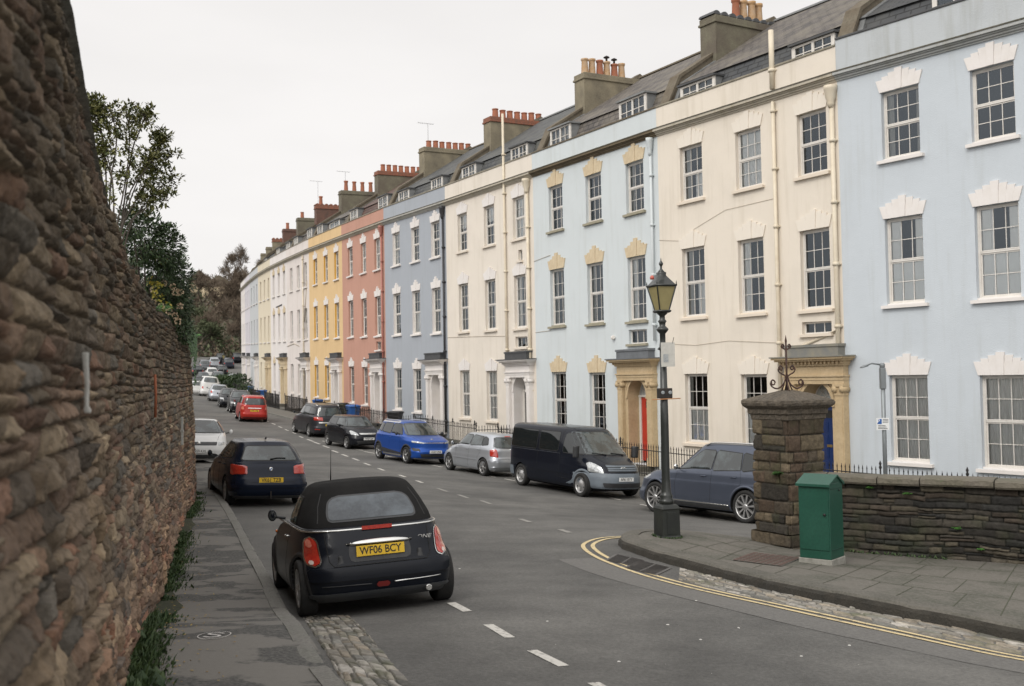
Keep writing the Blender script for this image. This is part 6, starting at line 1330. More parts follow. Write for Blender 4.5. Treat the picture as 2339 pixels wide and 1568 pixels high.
def car(name, label, cat, ref, Y, heading, spec, group=None, wheel_ref=('x','y')):
    """ref: direction of the ground contact of the reference wheel; Y its distance; heading: degrees left of straight ahead"""
    sp = spec; Lh = sp['L']/2; wb = sp['wb']; hw = sp['hw']; wr = sp['r']; tw = sp.get('tw', .2); xfw = sp['xf']; xrw = xfw - wb
    q = at(*ref, Y); hd = R_(heading); f = Vector((-math.sin(hd), math.cos(hd))); lft = Vector((-f.y, f.x)); wx = xfw if wheel_ref[0] == 'F' else xrw if wheel_ref[0] == 'R' else 0; wy = (hw-.02)*(1 if wheel_ref[1] == 'L' else -1 if wheel_ref[1] == 'R' else 0)
    c = Vector((q.x, q.y)) - f*wx - lft*wy
    def gg(x, y): w = c + f*x + lft*y; return Vector((w.x, w.y, g(w.x, w.y)))
    pf, pr_ = (gg(xfw, hw)+gg(xfw,-hw))/2, (gg(xrw,hw)+gg(xrw,-hw))/2; l, r = (gg(xfw,hw)+gg(xrw,hw))/2, (gg(xfw,-hw)+gg(xrw,-hw))/2
    ex = (pf-pr_).normalized(); ey = (l-r).normalized(); ez = ex.cross(ey).normalized(); ey = ez.cross(ex); ct = (pf+pr_)/2 - ex*((xfw+xrw)/2)
    t = thing(name, label, cat, tuple(ct), 0, group); t.rotation_euler = Matrix((ex, ey, ez)).transposed().to_euler()
    body, bvh = hull('body', sp['rows'], sp['paint'], t, [(xfw, wr), (xrw, wr)], sp.get('rake', 0), wr+sp.get('gap', .045), tw, hw)
    for d in sp['decals']:
        kind, side, poly = d[:3]; m = d[3] if len(d) > 3 else M_CGLASS; kw = d[4] if len(d) > 4 else {}
        sides = 'LR' if side == 'S' else side
        for s in sides:
            if kind == 'line': line_decal(kw.get('n', 'panel_gap'), bvh, s, poly, kw.get('w', .007), m, t, kw.get('off', .002)); continue
            P = poly
            if kw.get('mir'):
                for sg in (1, -1): decal(kind, bvh, s, [(sg*a, b) for a, b in (poly if sg > 0 else poly[::-1])], m, t, kw.get('off', .006), kw.get('r', .03), kw.get('rows', 10), kw.get('cols', 10), thick=kw.get('thick', 0))
                continue
            if kind in ('window', 'windscreen', 'rear_window'): decal(kind+'_frame' if 0 else 'window_seal', bvh, s, grow_poly(poly, .022), M_TRIM, t, kw.get('off', .006)-.003, kw.get('r', .05)+.02, 12, 16)
            decal(kind, bvh, s, P, m, t, kw.get('off', .006), kw.get('r', .03), kw.get('rows', 12), kw.get('cols', 14), thick=kw.get('thick', 0))
    for x in (xfw, xrw):
        for s in (1, -1): wheel(t, x, s*(hw-tw/2-.015), wr, tw, sp.get('spokes', 5), s, sp.get('rim'), sp.get('style', 'alloy'), sp.get('rim_r', .68))
    mb = MB(); mb.box(xrw-.4, xfw+.3, -hw+.28, hw-.28, .17, .30); mb.build('underbody', M_ARCH, t)
    if sp.get('mirror'): 
        for s in (1, -1): mirror(t, sp['mirror'][0], s*sp['mirror'][2], sp['mirror'][1], sp.get('mirror_m', sp['paint']), s)
    for s in (1, -1):
        for hx, hz in sp.get('handles', []):
            p = cast(bvh, 'L' if s > 0 else 'R', hx, hz, .0); mb = MB(); mb.tube([p+Vector((-.09,-s*.005,0)), p+Vector((-.07,s*.025,0)), p+Vector((.07,s*.025,0)), p+Vector((.09,-s*.005,0))], .011, 6); mb.build('door_handle', sp.get('handle_m', sp['paint']), t)
        if sp.get('rails'):
            x0, x1, yy, zz = sp['rails']; mb = MB(); P = [cast(bvh, 'T', x0+(x1-x0)*k/10, s*yy, .045 if 0 < k < 10 else 0) for k in range(11)]; mb.tube(P, .016, 6); mb.build('roof_rail', sp.get('rail_m', M_CHROME), t)
    if 'rplate' in sp: p = cast(bvh, 'B', 0, sp['rplate'][1], .008); plate(t, p, (0,0,-PI/2), sp['rplate'][0])
    if 'fplate' in sp: p = cast(bvh, 'F', sp['fplate'][2] if len(sp['fplate'])>2 else 0, sp['fplate'][1], .038); plate(t, p, (0,0,PI/2), sp['fplate'][0], False)
    if 'extra' in sp: sp['extra'](t, bvh, sp)
    return t
def grow_poly(poly, d):
    c = Vector((sum(p[0] for p in poly)/len(poly), sum(p[1] for p in poly)/len(poly))); out = []
    n = len(poly); area = sum(poly[i][0]*poly[(i+1)%n][1]-poly[(i+1)%n][0]*poly[i][1] for i in range(n)); sg = 1 if area > 0 else -1
    for i in range(n):
        p, a, b = Vector(poly[i]), Vector(poly[i-1]), Vector(poly[(i+1)%n]); e1, e2 = (p-a).normalized(), (b-p).normalized(); n1, n2 = Vector((e1.y,-e1.x))*sg, Vector((e2.y,-e2.x))*sg
        q = (n1+n2); q = q.normalized()*d/max(.35, q.normalized().dot(n1)); out.append((p.x+q.x, p.y+q.y))
    return out
def hatch(L, H, hw, hood=.98, xhood=.95, roof_f=.35, roof_r=-1.45, gc=.19, tail=.0, beltz=None, nose=.70, wroof=.56, shoulder=.0, blunt=.0, tailtop=None):
    """body rings of a hatchback; x forward from the centre"""
    h = L/2; bz = beltz or hood; tt = tailtop if tailtop is not None else -h+.10
    return [(gc,h-.16,-h+.16,hw-.07,6,7,0),(gc+.06,h-.07,-h+.08,hw-.03,6,8,0),(gc+.16,h-.02,-h+.02,hw-.01,5.5,8,0),(.50,h-.0,-h+.0,hw,5,7.5,0),(.62,h-.03-blunt*.2,-h+.03,hw-.005,4.5,6.2,0),(nose,h-.10,-h+.06,hw-.01,4.4,6.2,0),
            (nose+.07,h-.24,-h+.07+tail*.3,hw-.02,4.4,6,0),((nose+.07+hood)/2+.03,h-.55,-h+.09+tail*.6,hw-.035,4.6,5.8,.0),(hood,h-xhood,-h+.12+tail,hw-.055,5,5.4,.0),
            (hood+.03,h-xhood-.10,-h+.13+tail,hw-.065,4.6,4.6,.0),(hood+(H-hood)*.5,(h-xhood-.10+roof_f)/2+.02,(-h+.13+tail+roof_r)/2-.02,(hw+wroof)/2-.02,4.6,4.6,.0),(H-.075,roof_f+.06,roof_r-.03,wroof+.03,4.6,4.6,0),(H-.03,roof_f-.10,roof_r+.05,wroof-.03,4.6,4.6,.01),(H-.015,roof_f-.35,roof_r+.22,wroof-.18,4,4,.01),(H-.01,roof_f-.7,roof_r+.55,wroof-.38,4,4,.005)]
GAPW = .008
# ---------------------------------------------------------------- the dark convertible in front
PB = paintm('near_black_blue_paint', (.007,.009,.014), .0, .3, .08, .2)
M_FAB = mat('soft_top_fabric', (.012,.012,.012), .95, var=(3,.5,(.022,.021,.02)), bump=(220,.5,.003), spec=.15)
def mini_extra(t, bvh, sp):
    # soft top as a hull of its own
    h = 1.81
    rows = [(.90,.50,-1.50,.745,5,5,0),(1.0,.38,-1.42,.725,5,5,0),(1.15,.22,-1.25,.67,5,4.6,0),(1.27,.08,-1.10,.61,5,4.4,0),(1.35,-.04,-1.00,.55,5,4.2,0),(1.385,-.15,-.90,.48,4.6,4,.012),(1.395,-.3,-.75,.38,4,4,.012),(1.40,-.45,-.6,.2,3,3,.004)]
    top, tb = hull('soft_top', rows, M_FAB, t)
    # windscreen frame shows at the front of the hood, side windows
    for s in 'LR':
        decal('window_seal', tb, s, [(.33,.925),(-.62,.925),(-.60,1.27),(-.02,1.275),(.08,1.22)], M_TRIM, t, .004, .05)
        decal('window', tb, s, [(.28,.95),(-.36,.95),(-.36,1.245),(-.04,1.25),(.06,1.19)], mat('side_glass', (.05,.07,.06), .05, spec=.9, var=(5,.8,(.12,.15,.12))), t, .008, .04)
        decal('quarter_window', tb, s, [(-.385,.95),(-.59,.95),(-.57,1.22),(-.385,1.24)], mat('side_glass', (.05,.07,.06), .05), t, .008, .04)
    rw = [(-.47,1.00),(.47,1.00),(.48,1.06),(.44,1.19),(.36,1.235),(-.36,1.235),(-.44,1.19),(-.48,1.06)]
    decal('window_seal', tb, 'B', grow_poly(rw, .02), mat('grey_welt', (.05,.052,.055), .7), t, .003, .05, 16, 20)
    decal('rear_window', tb, 'B', rw, mat('hazy_plastic_window', (.085,.10,.115), .28, var=(2.6,.8,(.028,.033,.04),.42,.6), var2=(30,.15,(.15,.17,.18)), coat=.1), t, .007, .05, 16, 20)
    # seams of the hood
    for s in (1,-1): line_decal('hood_seam', tb, 'B', [(s*.60,.98),(s*.56,1.15),(s*.50,1.28)], .008, M_TRIM, t, .002)
    # bright belt line all round the rear
    mb = MB(); P = []
    for k in range(41):
        a = PI/2 + PI*k/40; n = 5; c, s = math.cos(a), math.sin(a); P.append((-.55 + np.sign(c)*abs(c)**(2/4.6)*1.06 , np.sign(s)*abs(s)**(2/4.6)*.765, .905))
    P = [(.60,.79,.925)] + P + [(.60,-.79,.925)]
    mb.tube(P, .012, 6); mb.build('belt_trim', M_CHROME, t)
    mb = MB(); mb.box(-1.635,-1.60,-.165,.165,.895,.935); mb.build('brake_light', M_TAIL, t)
    # boot lid outline, handle, badge, lights
    line_decal('boot_gap', bvh, 'B', [(-.565,.88),(-.545,.60),(-.50,.545),(.50,.545),(.545,.60),(.565,.88)], .009, M_SEAM, t)
    for s in (1,-1):
        P = [(s*.665,.56),(s*.745,.565),(s*.765,.62),(s*.745,.80),(s*.715,.845),(s*.675,.845),(s*.645,.80),(s*.63,.60)]
        if s < 0: P = P[::-1]
        decal('light_surround', bvh, 'B', grow_poly(P, .014), M_CHROME, t, .008, .03, 14, 8); L_ = decal('tail_light', bvh, 'B', P, M_TAIL, t, .014, .03, 14, 8)
        q = cast(bvh, 'B', s*.705, .80, .013); P2 = [(s*.68,.745),(s*.735,.745),(s*.735,.825),(s*.69,.83)]; decal('indicator', bvh, 'B', P2 if s > 0 else P2[::-1], M_TAILP, L_, .018, .02, 6, 5)
        P3 = [(s*.69,.575),(s*.735,.575),(s*.735,.615),(s*.69,.615)]; decal('reverse_lamp', bvh, 'B', P3 if s > 0 else P3[::-1], mat('clear_lens', (.6,.5,.45), .2), L_, .018, .012, 4, 4)
    # plate recess, plate and chrome handle
    decal('plate_recess', bvh, 'B', [(-.32,.575),(.32,.575),(.34,.66),(.32,.775),(-.32,.775),(-.34,.66)], M_PLAST, t, .005, .05)
    p = cast(bvh, 'B', 0, .675, .03); plate(t, p, (R_(-3),0,-PI/2), 'WF06 BCY')
    mb = MB(); c = cast(bvh, 'B', 0, .765, 0); rr = []
    for k in range(17):
        y = -.355 + .71*k/16; q = max(.15, math.sqrt(max(0, 1-(y/.365)**2))); x = cast(bvh, 'B', y, .765, 0).x; rr.append([(x-.045*q, y, .745+.0*q), (x-.05*q, y, .77), (x-.02, y, .745+.055*q), (x+.02, y, .745+.055*q), (x+.02, y, .74)])
    mb.rings(rr, 0, True, True, True); mb.build('boot_handle', M_CHROME, t)
    p = cast(bvh, 'B', -.50, .765, .006); text_obj('badge', 'ONE', .058, M_CHROME, t, p, (PI/2,0,-PI/2), .003, 1.3, .25)
    for s in (1,-1): # hinges
        mb = MB(); a = cast(bvh,'B',s*.43,.60,0); mb.rings([[(a.x-.012,s*.43+dy*w_,z) for dy in (-1,1)]+[(a.x+.02,s*.43+dy*w_,z) for dy in (1,-1)] for z,w_ in ((.555,.05),(.57,.05),(.575,.03),(.64,.022),(.655,.015))],0,True,True); mb.build('hinge', M_PLAST, t)
    # bumper: painted step, chrome strips, fog lamp, black lower lip and arches
    decal('bumper', bvh, 'B', [(-.74,.40),(.74,.40),(.76,.525),(-.76,.525)], PB, t, .028, .03, 8, 30, thick=.03)
    decal('bumper_lip', bvh, 'B', [(-.78,.19),(.78,.19),(.80,.275),(-.80,.275)], mat('dark_grey_bumper', (.035,.038,.042), .5, var=(8,.6,(.055,.056,.055))), t, .02, .02, 6, 30, thick=.03)
    for s in (1,-1):
        P = [(s*.12,.338),(s*.64,.345),(s*.64,.358),(s*.12,.352)]; decal('bumper_strip', bvh, 'B', P if s > 0 else P[::-1], M_CHROME if s < 0 else M_PLAST, t, .012, .004, 3, 16)
    decal('fog_lamp', bvh, 'B', [(-.07,.305),(.07,.305),(.07,.36),(-.07,.36)], mat('fog_red', (.16,.012,.01), .3, coat=.6), t, .02, .02, 4, 6)
    mb = MB(); mb.lathe([(.028,-.12),(.032,-.12),(.032,.05)],14,0,'X',(-1.72,-.49,.235)); mb.lathe([(.05,-.03),(.05,.1)],14,1,'X',(-1.72,-.49,.25)); mb.build('exhaust', [M_CHROME, M_ARCH], t)
    for s in (1,-1):
        for wx in (sp['xf'], sp['xf']-sp['wb']):
            mb = MB(); rr = []
            for k in range(25):
                a = PI*(-.04 + 1.08*k/24); c, q = math.cos(a), math.sin(a); x0, z0 = wx+.335*c, .305+.335*q; x1, z1 = wx+.385*c, .305+.385*q
                p0 = Vector((x0, s*(.80), z0)); p1 = cast(bvh, 'L' if s > 0 else 'R', min(max(x1,-1.74),1.7), max(z1,.2), .002); p0.y = p1.y + s*.012; pm = (p0+p1)/2; pm.y = p1.y+s*.024
                rr.append([p0 - Vector((0,s*.06,0)), p0, pm, p1])
            mb.rings(rr, 0, False, False, True); mb.build('arch_trim', M_PLAST, t)
    # aerial at the front of the roof
    mb = MB(); mb.tube([(.10,.22,1.33),(.05,.22,1.36)], .018, 8); mb.tube([(.06,.22,1.36),(-.12,.235,1.55),(-.30,.25,1.76)], [.009,.004,.003], 6); mb.build('aerial', M_PLAST, t)
    p = cast(bvh, 'L', .86, .76, .01); mb = MB(); mb.lathe([(.02,-.01),(.018,.012),(.001,.014)],10,0,'Y',p); mb.build('side_indicator', mat('amber', (.6,.16,.02), .2, coat=1.), t)
    line_decal('door_gap', bvh, 'L', [(-.48,.90),(-.50,.60),(-.42,.26)], .009, M_SEAM, t); line_decal('door_gap', bvh, 'L', [(.62,.90),(.66,.26)], .009, M_SEAM, t)
h = 1.817
MINI = dict(L=3.635, wb=2.467, hw=.86, r=.305, tw=.19, xf=1.18, paint=PB, rows=[(.18,h-.14,-h+.12,.80,5,7,0),(.25,h-.04,-h+.03,.84,5,7.5,0),(.36,h,-h,.86,5,7,0),(.50,h-.01,-h+.005,.865,4.8,6.5,0),(.56,h-.05,-h+.04,.86,4.6,6,0),(.66,h-.10,-h+.075,.845,4.4,4.8,0),(.75,h-.20,-h+.11,.83,4.4,4.7,0),(.84,h-.42,-h+.16,.80,4.4,4.6,0),(.90,h-.85,-h+.20,.775,4.4,4.6,0),(.925,h-1.1,-h+.24,.755,4.,4.4,0),(.935,h-1.2,-h+.40,.70,4,4.4,0),(.936,h-1.3,-h+.6,.5,4,4,0)],
    decals=[], mirror=(.50,.99,.84), mirror_m=PB, extra=mini_extra, spokes=8, handles=[(-.33,.80)], handle_m=M_CHROME, gap=.03)
car('convertible', 'near black small convertible with black soft top parked half in the cobbled gutter in front', 'car', (683,1413), 11.5, 18.5, MINI, None, 'RL')

# ---------------------------------------------------------------- dark blue hatchback
BL = paintm('dark_blue_paint', (.005,.009,.021), .0, .25, .1, .24)
def badge(t, bvh, side, a, b, r=.04, m=None, name='badge'):
    p = cast(bvh, side, a, b, .0); mb = MB(); ax = {'B': -1, 'F': 1}[side]; mb.lathe([(r,-.01),(r,.014*1.),(r*.8,.018),(r*.55,.014),(r*.3,.018),(.001,.018)], 20, 0, 'X', (0,0,0))
    o = mb.build(name, m or M_CHROME, t, p); o.rotation_euler = (0,0,PI if ax < 0 else 0); return o
def roundel(t, bvh):
    o = badge(t, bvh, 'B', 0, .83, .045, M_CHROME); mb = MB()
    for q in range(4): mb.poly([(.0195,0,0)] + [(.0195,.03*math.cos(a),.03*math.sin(a)) for a in np.linspace(q*PI/2,(q+1)*PI/2,6)], q % 2)
    mb.build('emblem', [mat('emblem_blue',(.05,.15,.4),.3), mat('emblem_white',(.8,.8,.8),.3)], o)
def bmw_extra(t, bvh, sp):
    roundel(t, bvh); mb = MB(); mb.prism([(-1.15,1.43),(-1.30,1.44),(-1.33,1.50)],-.012,.012,0,'Y'); mb.build('roof_fin', BL, t)
    mb = MB(); mb.tube([cast(bvh,'B',.0,1.03,.02), cast(bvh,'B',-.15,1.055,.02), cast(bvh,'B',-.34,1.05,.02)], .010, 5); mb.build('wiper', M_TRIM, t)
    mb = MB(); mb.box(-2.16,-2.05,-.01,.01,.20,.36); mb.build('tow_bar', M_IRON, t)
    p = cast(bvh,'B',-.52,.86,.004); text_obj('badge', '116i', .04, M_CHROME, t, p, (PI/2,0,-PI/2), .002)
BMW = dict(L=4.32, wb=2.69, hw=.88, r=.315, tw=.205, xf=1.42, paint=BL, rows=hatch(4.32,1.42,.88,hood=.95,xhood=1.15,roof_f=.30,roof_r=-1.50,nose=.66,wroof=.56,tail=.08),
    decals=[('window','S',[(.55,.99),(-.30,1.0),(-.32,1.33),(.08,1.33)]),('window','S',[(-.36,1.0),(-1.10,1.02),(-1.05,1.32),(-.38,1.33)]),('window','S',[(-1.14,1.03),(-1.45,1.06),(-1.30,1.25),(-1.12,1.31)]),
      ('windscreen','F',[(-.66,1.0),(.66,1.0),(.50,1.34),(-.50,1.34)]),('rear_window','B',[(-.60,1.02),(.60,1.02),(.56,1.10),(.47,1.30),(-.47,1.30),(-.56,1.10)],M_CGLASSL),
      ('tail_light','B',[(-.81,.70),(-.50,.72),(-.50,.90),(-.80,.93)],M_TAIL,dict(off=.01,thick=.01)),('tail_light','B',[(.50,.72),(.81,.70),(.80,.93),(.50,.90)],M_TAIL,dict(off=.01,thick=.01)),
      ('line','B',[(-.70,1.0),(-.62,.68),(-.50,.56),(.50,.56),(.62,.68),(.70,1.0)],M_SEAM),('bumper','B',[(-.80,.44),(.80,.44),(.82,.53),(-.82,.53)],BL,dict(off=.02,thick=.02,r=.02)),('bumper_lip','B',[(-.76,.2),(.76,.2),(.78,.27),(-.78,.27)],M_PLAST,dict(off=.012)),
      ('line','S',[(-.335,.98),(-.33,.28)],M_SEAM),('line','S',[(.60,.95),(.62,.28)],M_SEAM),('line','S',[(-1.0,1.0),(-1.13,.72)],M_SEAM)], rplate=('VK61 TZB',.60), mirror=(.55,1.03,.92), spokes=10, extra=bmw_extra, handles=[(-.20,.86),(-.95,.88)])
car('hatchback_car', 'dark blue hatchback with roof fin parked ahead of the black convertible', 'car', (512,1157), 23.4, 23, BMW, None, 'RL')

# ---------------------------------------------------------------- white hatchback facing us
WH = paintm('white_paint', (.62,.62,.61), 0., .25)
def golf_extra(t, bvh, sp):
    badge(t, bvh, 'F', 0, .70, .055); mb = MB(); mb.box(1.2,1.24,-.35,-.2,.99,1.02); mb.build('tax_disc', M_CURT, t)
    mb = MB(); c = cast(bvh,'F',0,.7,.022)
    mb.tube([(c.x,-.035,.735),(c.x,-.012,.70),(c.x,0,.72),(c.x,.012,.70),(c.x,.035,.735)], .004, 4); mb.build('emblem', M_PLAST, t)
GOLF = dict(L=4.2, wb=2.575, hw=.885, r=.315, tw=.2, xf=1.32, paint=WH, rows=hatch(4.2,1.48,.885,hood=1.0,xhood=1.0,roof_f=.42,roof_r=-1.5,nose=.70,wroof=.56),
    decals=[('window','S',[(.78,1.03),(-.25,1.05),(-.27,1.38),(.28,1.38)]),('window','S',[(-.31,1.05),(-1.15,1.07),(-1.10,1.37),(-.33,1.38)]),('windscreen','F',[(-.70,1.03),(.70,1.03),(.52,1.395),(-.52,1.395)],M_CGLASSL),
      ('grille','F',[(-.52,.64),(.52,.64),(.55,.745),(-.55,.745)],M_PLAST,dict(r=.01)),('headlight','F',[(.56,.63),(.77,.66),(.76,.76),(.57,.75)],M_HEAD,dict(mir=1,thick=.01)),('lower_grille','F',[(-.66,.24),(.66,.24),(.60,.36),(-.60,.36)],M_PLAST,dict(r=.03)),
      ('line','T',[(.95,-.68),(1.75,-.55)],M_SEAM),('line','T',[(.95,.68),(1.75,.55)],M_SEAM),('line','S',[(-.29,1.03),(-.28,.28)],M_SEAM),('line','S',[(.66,1.0),(.68,.28)],M_SEAM)], fplate=('WN59 KXL',.47), mirror=(.72,1.06,.93), extra=golf_extra, spokes=7)
car('hatchback_car', 'white hatchback facing the viewer, half hidden by the left wall', 'car', (484,1070), 33.0, 197, GOLF, None, 'xx') if 0 else None
car('hatchback_car', 'white hatchback facing the viewer, half hidden by the left wall', 'car', (452,1066), 33.0, 197, GOLF, None, 'Fx')

# ---------------------------------------------------------------- silver grey blue estate SUV
VP = paintm('steel_blue_paint', (.085,.098,.13), .5, .28)
def suv_extra(t, bvh, sp):
    for s in 'LR':
        decal('sill_trim', bvh, s, [(-1.02,.36),(1.05,.36),(1.05,.40),(-1.02,.395)], M_CHROME, t, .012, .01, 3, 20); decal('belt_trim', bvh, s, [(-1.75,1.155),(.85,1.10),(.85,1.118),(-1.75,1.175)], M_CHROME, t, .008, 0, 2, 30)
        decal('cladding', bvh, s, [(-1.05,.26),(1.05,.26),(1.05,.345),(-1.05,.345)], M_PLAST, t, .008, .01, 3, 20)
    for s in (1,-1):
        for wx in (sp['xf'], sp['xf']-sp['wb']):
            mb = MB(); rr = []
            for k in range(25):
                a = PI*(-.02 + 1.04*k/24); c, q = math.cos(a), math.sin(a); p1 = cast(bvh,'L' if s>0 else 'R', wx+.485*c, max(.385+.485*q,.27), .003); p0 = Vector((wx+.432*c, p1.y+s*.012, .385+.432*q)); pm = (p0+p1)/2; pm.y = p1.y+s*.02
                rr.append([p0-Vector((0,s*.06,0)), p0, pm, p1])
            mb.rings(rr, 0, False, False, True); mb.build('arch_trim', VP, t)
SUV = dict(L=4.95, wb=2.984, hw=.965, r=.385, tw=.25, xf=1.56, paint=VP, rows=hatch(4.95,1.84,.965,hood=1.14,xhood=1.32,roof_f=.28,roof_r=-1.95,nose=.84,wroof=.64,gc=.24,tail=.06),
    decals=[('window','S',[(.78,1.15),(-.30,1.17),(-.33,1.64),(.12,1.64)],M_CGLASSL),('window','S',[(-.36,1.17),(-1.22,1.19),(-1.15,1.63),(-.38,1.645)],M_CGLASSL),('window','S',[(-1.27,1.195),(-2.02,1.22),(-1.86,1.50),(-1.22,1.62)],M_CGLASS),('windscreen','F',[(-.74,1.17),(.74,1.17),(.60,1.68),(-.60,1.68)]),('rear_window','B',[(-.62,1.2),(.62,1.2),(.52,1.6),(-.52,1.6)]),
      ('line','S',[(-.345,1.15),(-.34,.42)],M_SEAM),('line','S',[(.80,1.12),(.86,.75),(.80,.42)],M_SEAM),('line','S',[(-1.24,1.18),(-1.28,.9),(-1.06,.62)],M_SEAM),('headlight','F',[(.58,.80),(.84,.84),(.80,.95),(.60,.94)],M_HEAD,dict(mir=1,thick=.01)),('grille','F',[(-.5,.62),(.5,.62),(.52,.92),(-.52,.92)],M_PLAST),
      ('tail_light','B',[(.66,.95),(.80,.95),(.77,1.3),(.68,1.3)],M_TAIL,dict(mir=1))], spokes=10, rim_r=.74, mirror=(.72,1.20,1.0), mirror_m=M_CHROME, handles=[(-.10,1.02),(-1.05,1.04)], rails=(.1,-1.8,.63,0), extra=suv_extra)
car('suv_car', 'steel blue estate SUV with silver roof rail parked behind the stone pillar', 'car', (1700,1190), 24.6, 36.5, SUV, 'cars parked along the terrace', 'RL')

# ---------------------------------------------------------------- black van
VB = paintm('black_van_paint', (.006,.008,.014), .0, .22, .1, .24)
VG = mat('grey_blue_bumper', (.14,.165,.19), .55, var=(6,.5,(.10,.115,.13)))
def van_extra(t, bvh, sp):
    badge(t, bvh, 'F', 0, .865, .05).scale = (1,2.,.9)
    for s in 'LR':
        decal('arch_trim', bvh, s, [(1.86,.40),(2.42,.36),(2.42,.60),(1.90,.64)], VG, t, .012, .04); decal('rub_strip', bvh, s, [(-2.2,.60),(1.02,.60),(1.02,.66),(-2.2,.66)], VB, t, .014, .01, 3, 30, thick=.012)
    for s in (1,-1):
        mb = MB(); rr = []
        for k in range(21):
            a = PI*k/20*.85; wx = sp['xf']; c, q = math.cos(a), math.sin(a); p1 = cast(bvh,'L' if s>0 else 'R', wx+.46*c, .345+.46*q, .003); p0 = Vector((wx+.39*c, p1.y+s*.01, .345+.39*q)); pm = (p0+p1)/2; pm.y = p1.y+s*.02; rr.append([p0-Vector((0,s*.05,0)),p0,pm,p1])
        mb.rings(rr,0,False,False,True); mb.build('arch_trim', VG, t)
    for s in (1,-1): # tall door mirrors
        mb = MB(); mb.rings([[(1.42+dx,s*(.97+dy),z) for dx,dy in ((-.05,0),(.05,.02),(.05,.20),(-.05,.18))] for z in (1.12,1.16,1.42,1.46)],0); mb.build('wing_mirror', M_PLAST, t)
    mb = MB(); mb.tube([cast(bvh,'F',.55,1.20,.02),cast(bvh,'F',.1,1.25,.02)],.012,5); mb.tube([cast(bvh,'F',-.1,1.20,.02),cast(bvh,'F',-.55,1.25,.02)],.012,5); mb.build('wiper', M_TRIM, t)
    mb = MB(); mb.tube([(.75,.5,1.98),(.55,.52,2.3),(.4,.53,2.45)],.006,5); mb.build('aerial', M_TRIM, t)
    decal('badge', bvh, 'F', [(-.18,.40),(.0,.40),(.0,.42),(-.18,.42)], M_PLAST, t, .02, 0, 2, 4)
VAN = dict(L=5.23, wb=3.3, hw=.98, r=.345, tw=.215, xf=1.52, gap=.05, style='steel', paint=VB, rows=[(.24,2.25,-2.75,.90,4,7,0),(.32,2.38,-2.79,.94,4,7,0),(.45,2.43,-2.80,.965,3.6,7,0),(.60,2.42,-2.80,.98,3.5,7,0),(.70,2.38,-2.80,.98,3.4,7,0),(.86,2.30,-2.80,.98,3.4,7,0),(.96,2.20,-2.80,.975,3.4,7,0),(1.06,1.95,-2.80,.97,3.8,7,0),(1.15,1.68,-2.80,.965,4.6,7,0),(1.20,1.58,-2.80,.96,5,7,0),
       (1.5,1.20,-2.78,.93,5,7,0),(1.80,.84,-2.75,.885,5,7,0),(1.90,.66,-2.72,.85,5,7,0),(1.95,.5,-2.65,.79,5,6,.0),(1.97,.3,-2.52,.68,5,5,.01),(1.985,.0,-1.9,.4,4,4,.01)],
    decals=[('windscreen','F',[(-.84,1.22),(.84,1.22),(.74,1.83),(-.74,1.83)],M_CGLASSL),('window','S',[(1.46,1.22),(.55,1.22),(.55,1.78),(.92,1.78),(1.2,1.5)]),('window','S',[(.30,1.24),(-.75,1.24),(-.75,1.80),(.30,1.80)]),('window','S',[(-.90,1.24),(-2.5,1.24),(-2.5,1.80),(-.90,1.80)]),
      ('line','S',[(.42,1.9),(.42,.5),(1.1,.42)],M_SEAM,dict(w=.012)),('line','S',[(1.52,1.2),(1.40,.95)],M_SEAM),('line','S',[(-.82,1.9),(-.82,.5)],M_SEAM,dict(w=.012)),('line','S',[(-2.6,1.18),(.42,1.18)],mat('van_crease',(.07,.075,.085),.4)),
      ('headlight','F',[(.60,.70),(.84,.74),(.83,.98),(.76,1.02),(.64,.90)],M_HEAD,dict(mir=1,thick=.02,off=.012)),('grille','F',[(-.50,.76),(.50,.76),(.53,.98),(-.53,.98)],mat('grille_dark',(.02,.022,.025),.4),dict(r=.05,off=.01)),
      ('grille_bar','F',[(-.50,.79),(.50,.79),(.50,.83),(-.50,.83)],VG,dict(off=.02,r=.01)),('grille_bar','F',[(-.52,.90),(.52,.90),(.52,.94),(-.52,.94)],VG,dict(off=.02,r=.01)),('grille_bar','F',[(-.50,.845),(.50,.845),(.50,.88),(-.50,.88)],VG,dict(off=.018,r=.01)),
      ('bumper','F',[(-.94,.30),(.94,.30),(.95,.72),(.56,.72),(-.56,.72),(-.95,.72)],VG,dict(off=.02,thick=.02,r=.05)),('lower_grille','F',[(-.62,.34),(.62,.34),(.66,.46),(-.66,.46)],M_PLAST,dict(off=.028)),
      ('bumper','S',[(2.05,.30),(2.40,.30),(2.40,.62),(2.0,.62)],VG,dict(off=.014)),('bumper','S',[(-2.70,.34),(-2.22,.34),(-2.22,.62),(-2.70,.62)],VG,dict(off=.014))], fplate=('AF61 RYY',.565,.0), extra=van_extra)
car('van', 'black crew van with grey blue bumper facing the viewer beside the lamp post', 'van', (1323,1122), 30.6, 211, VAN, 'cars parked along the terrace', 'FR')

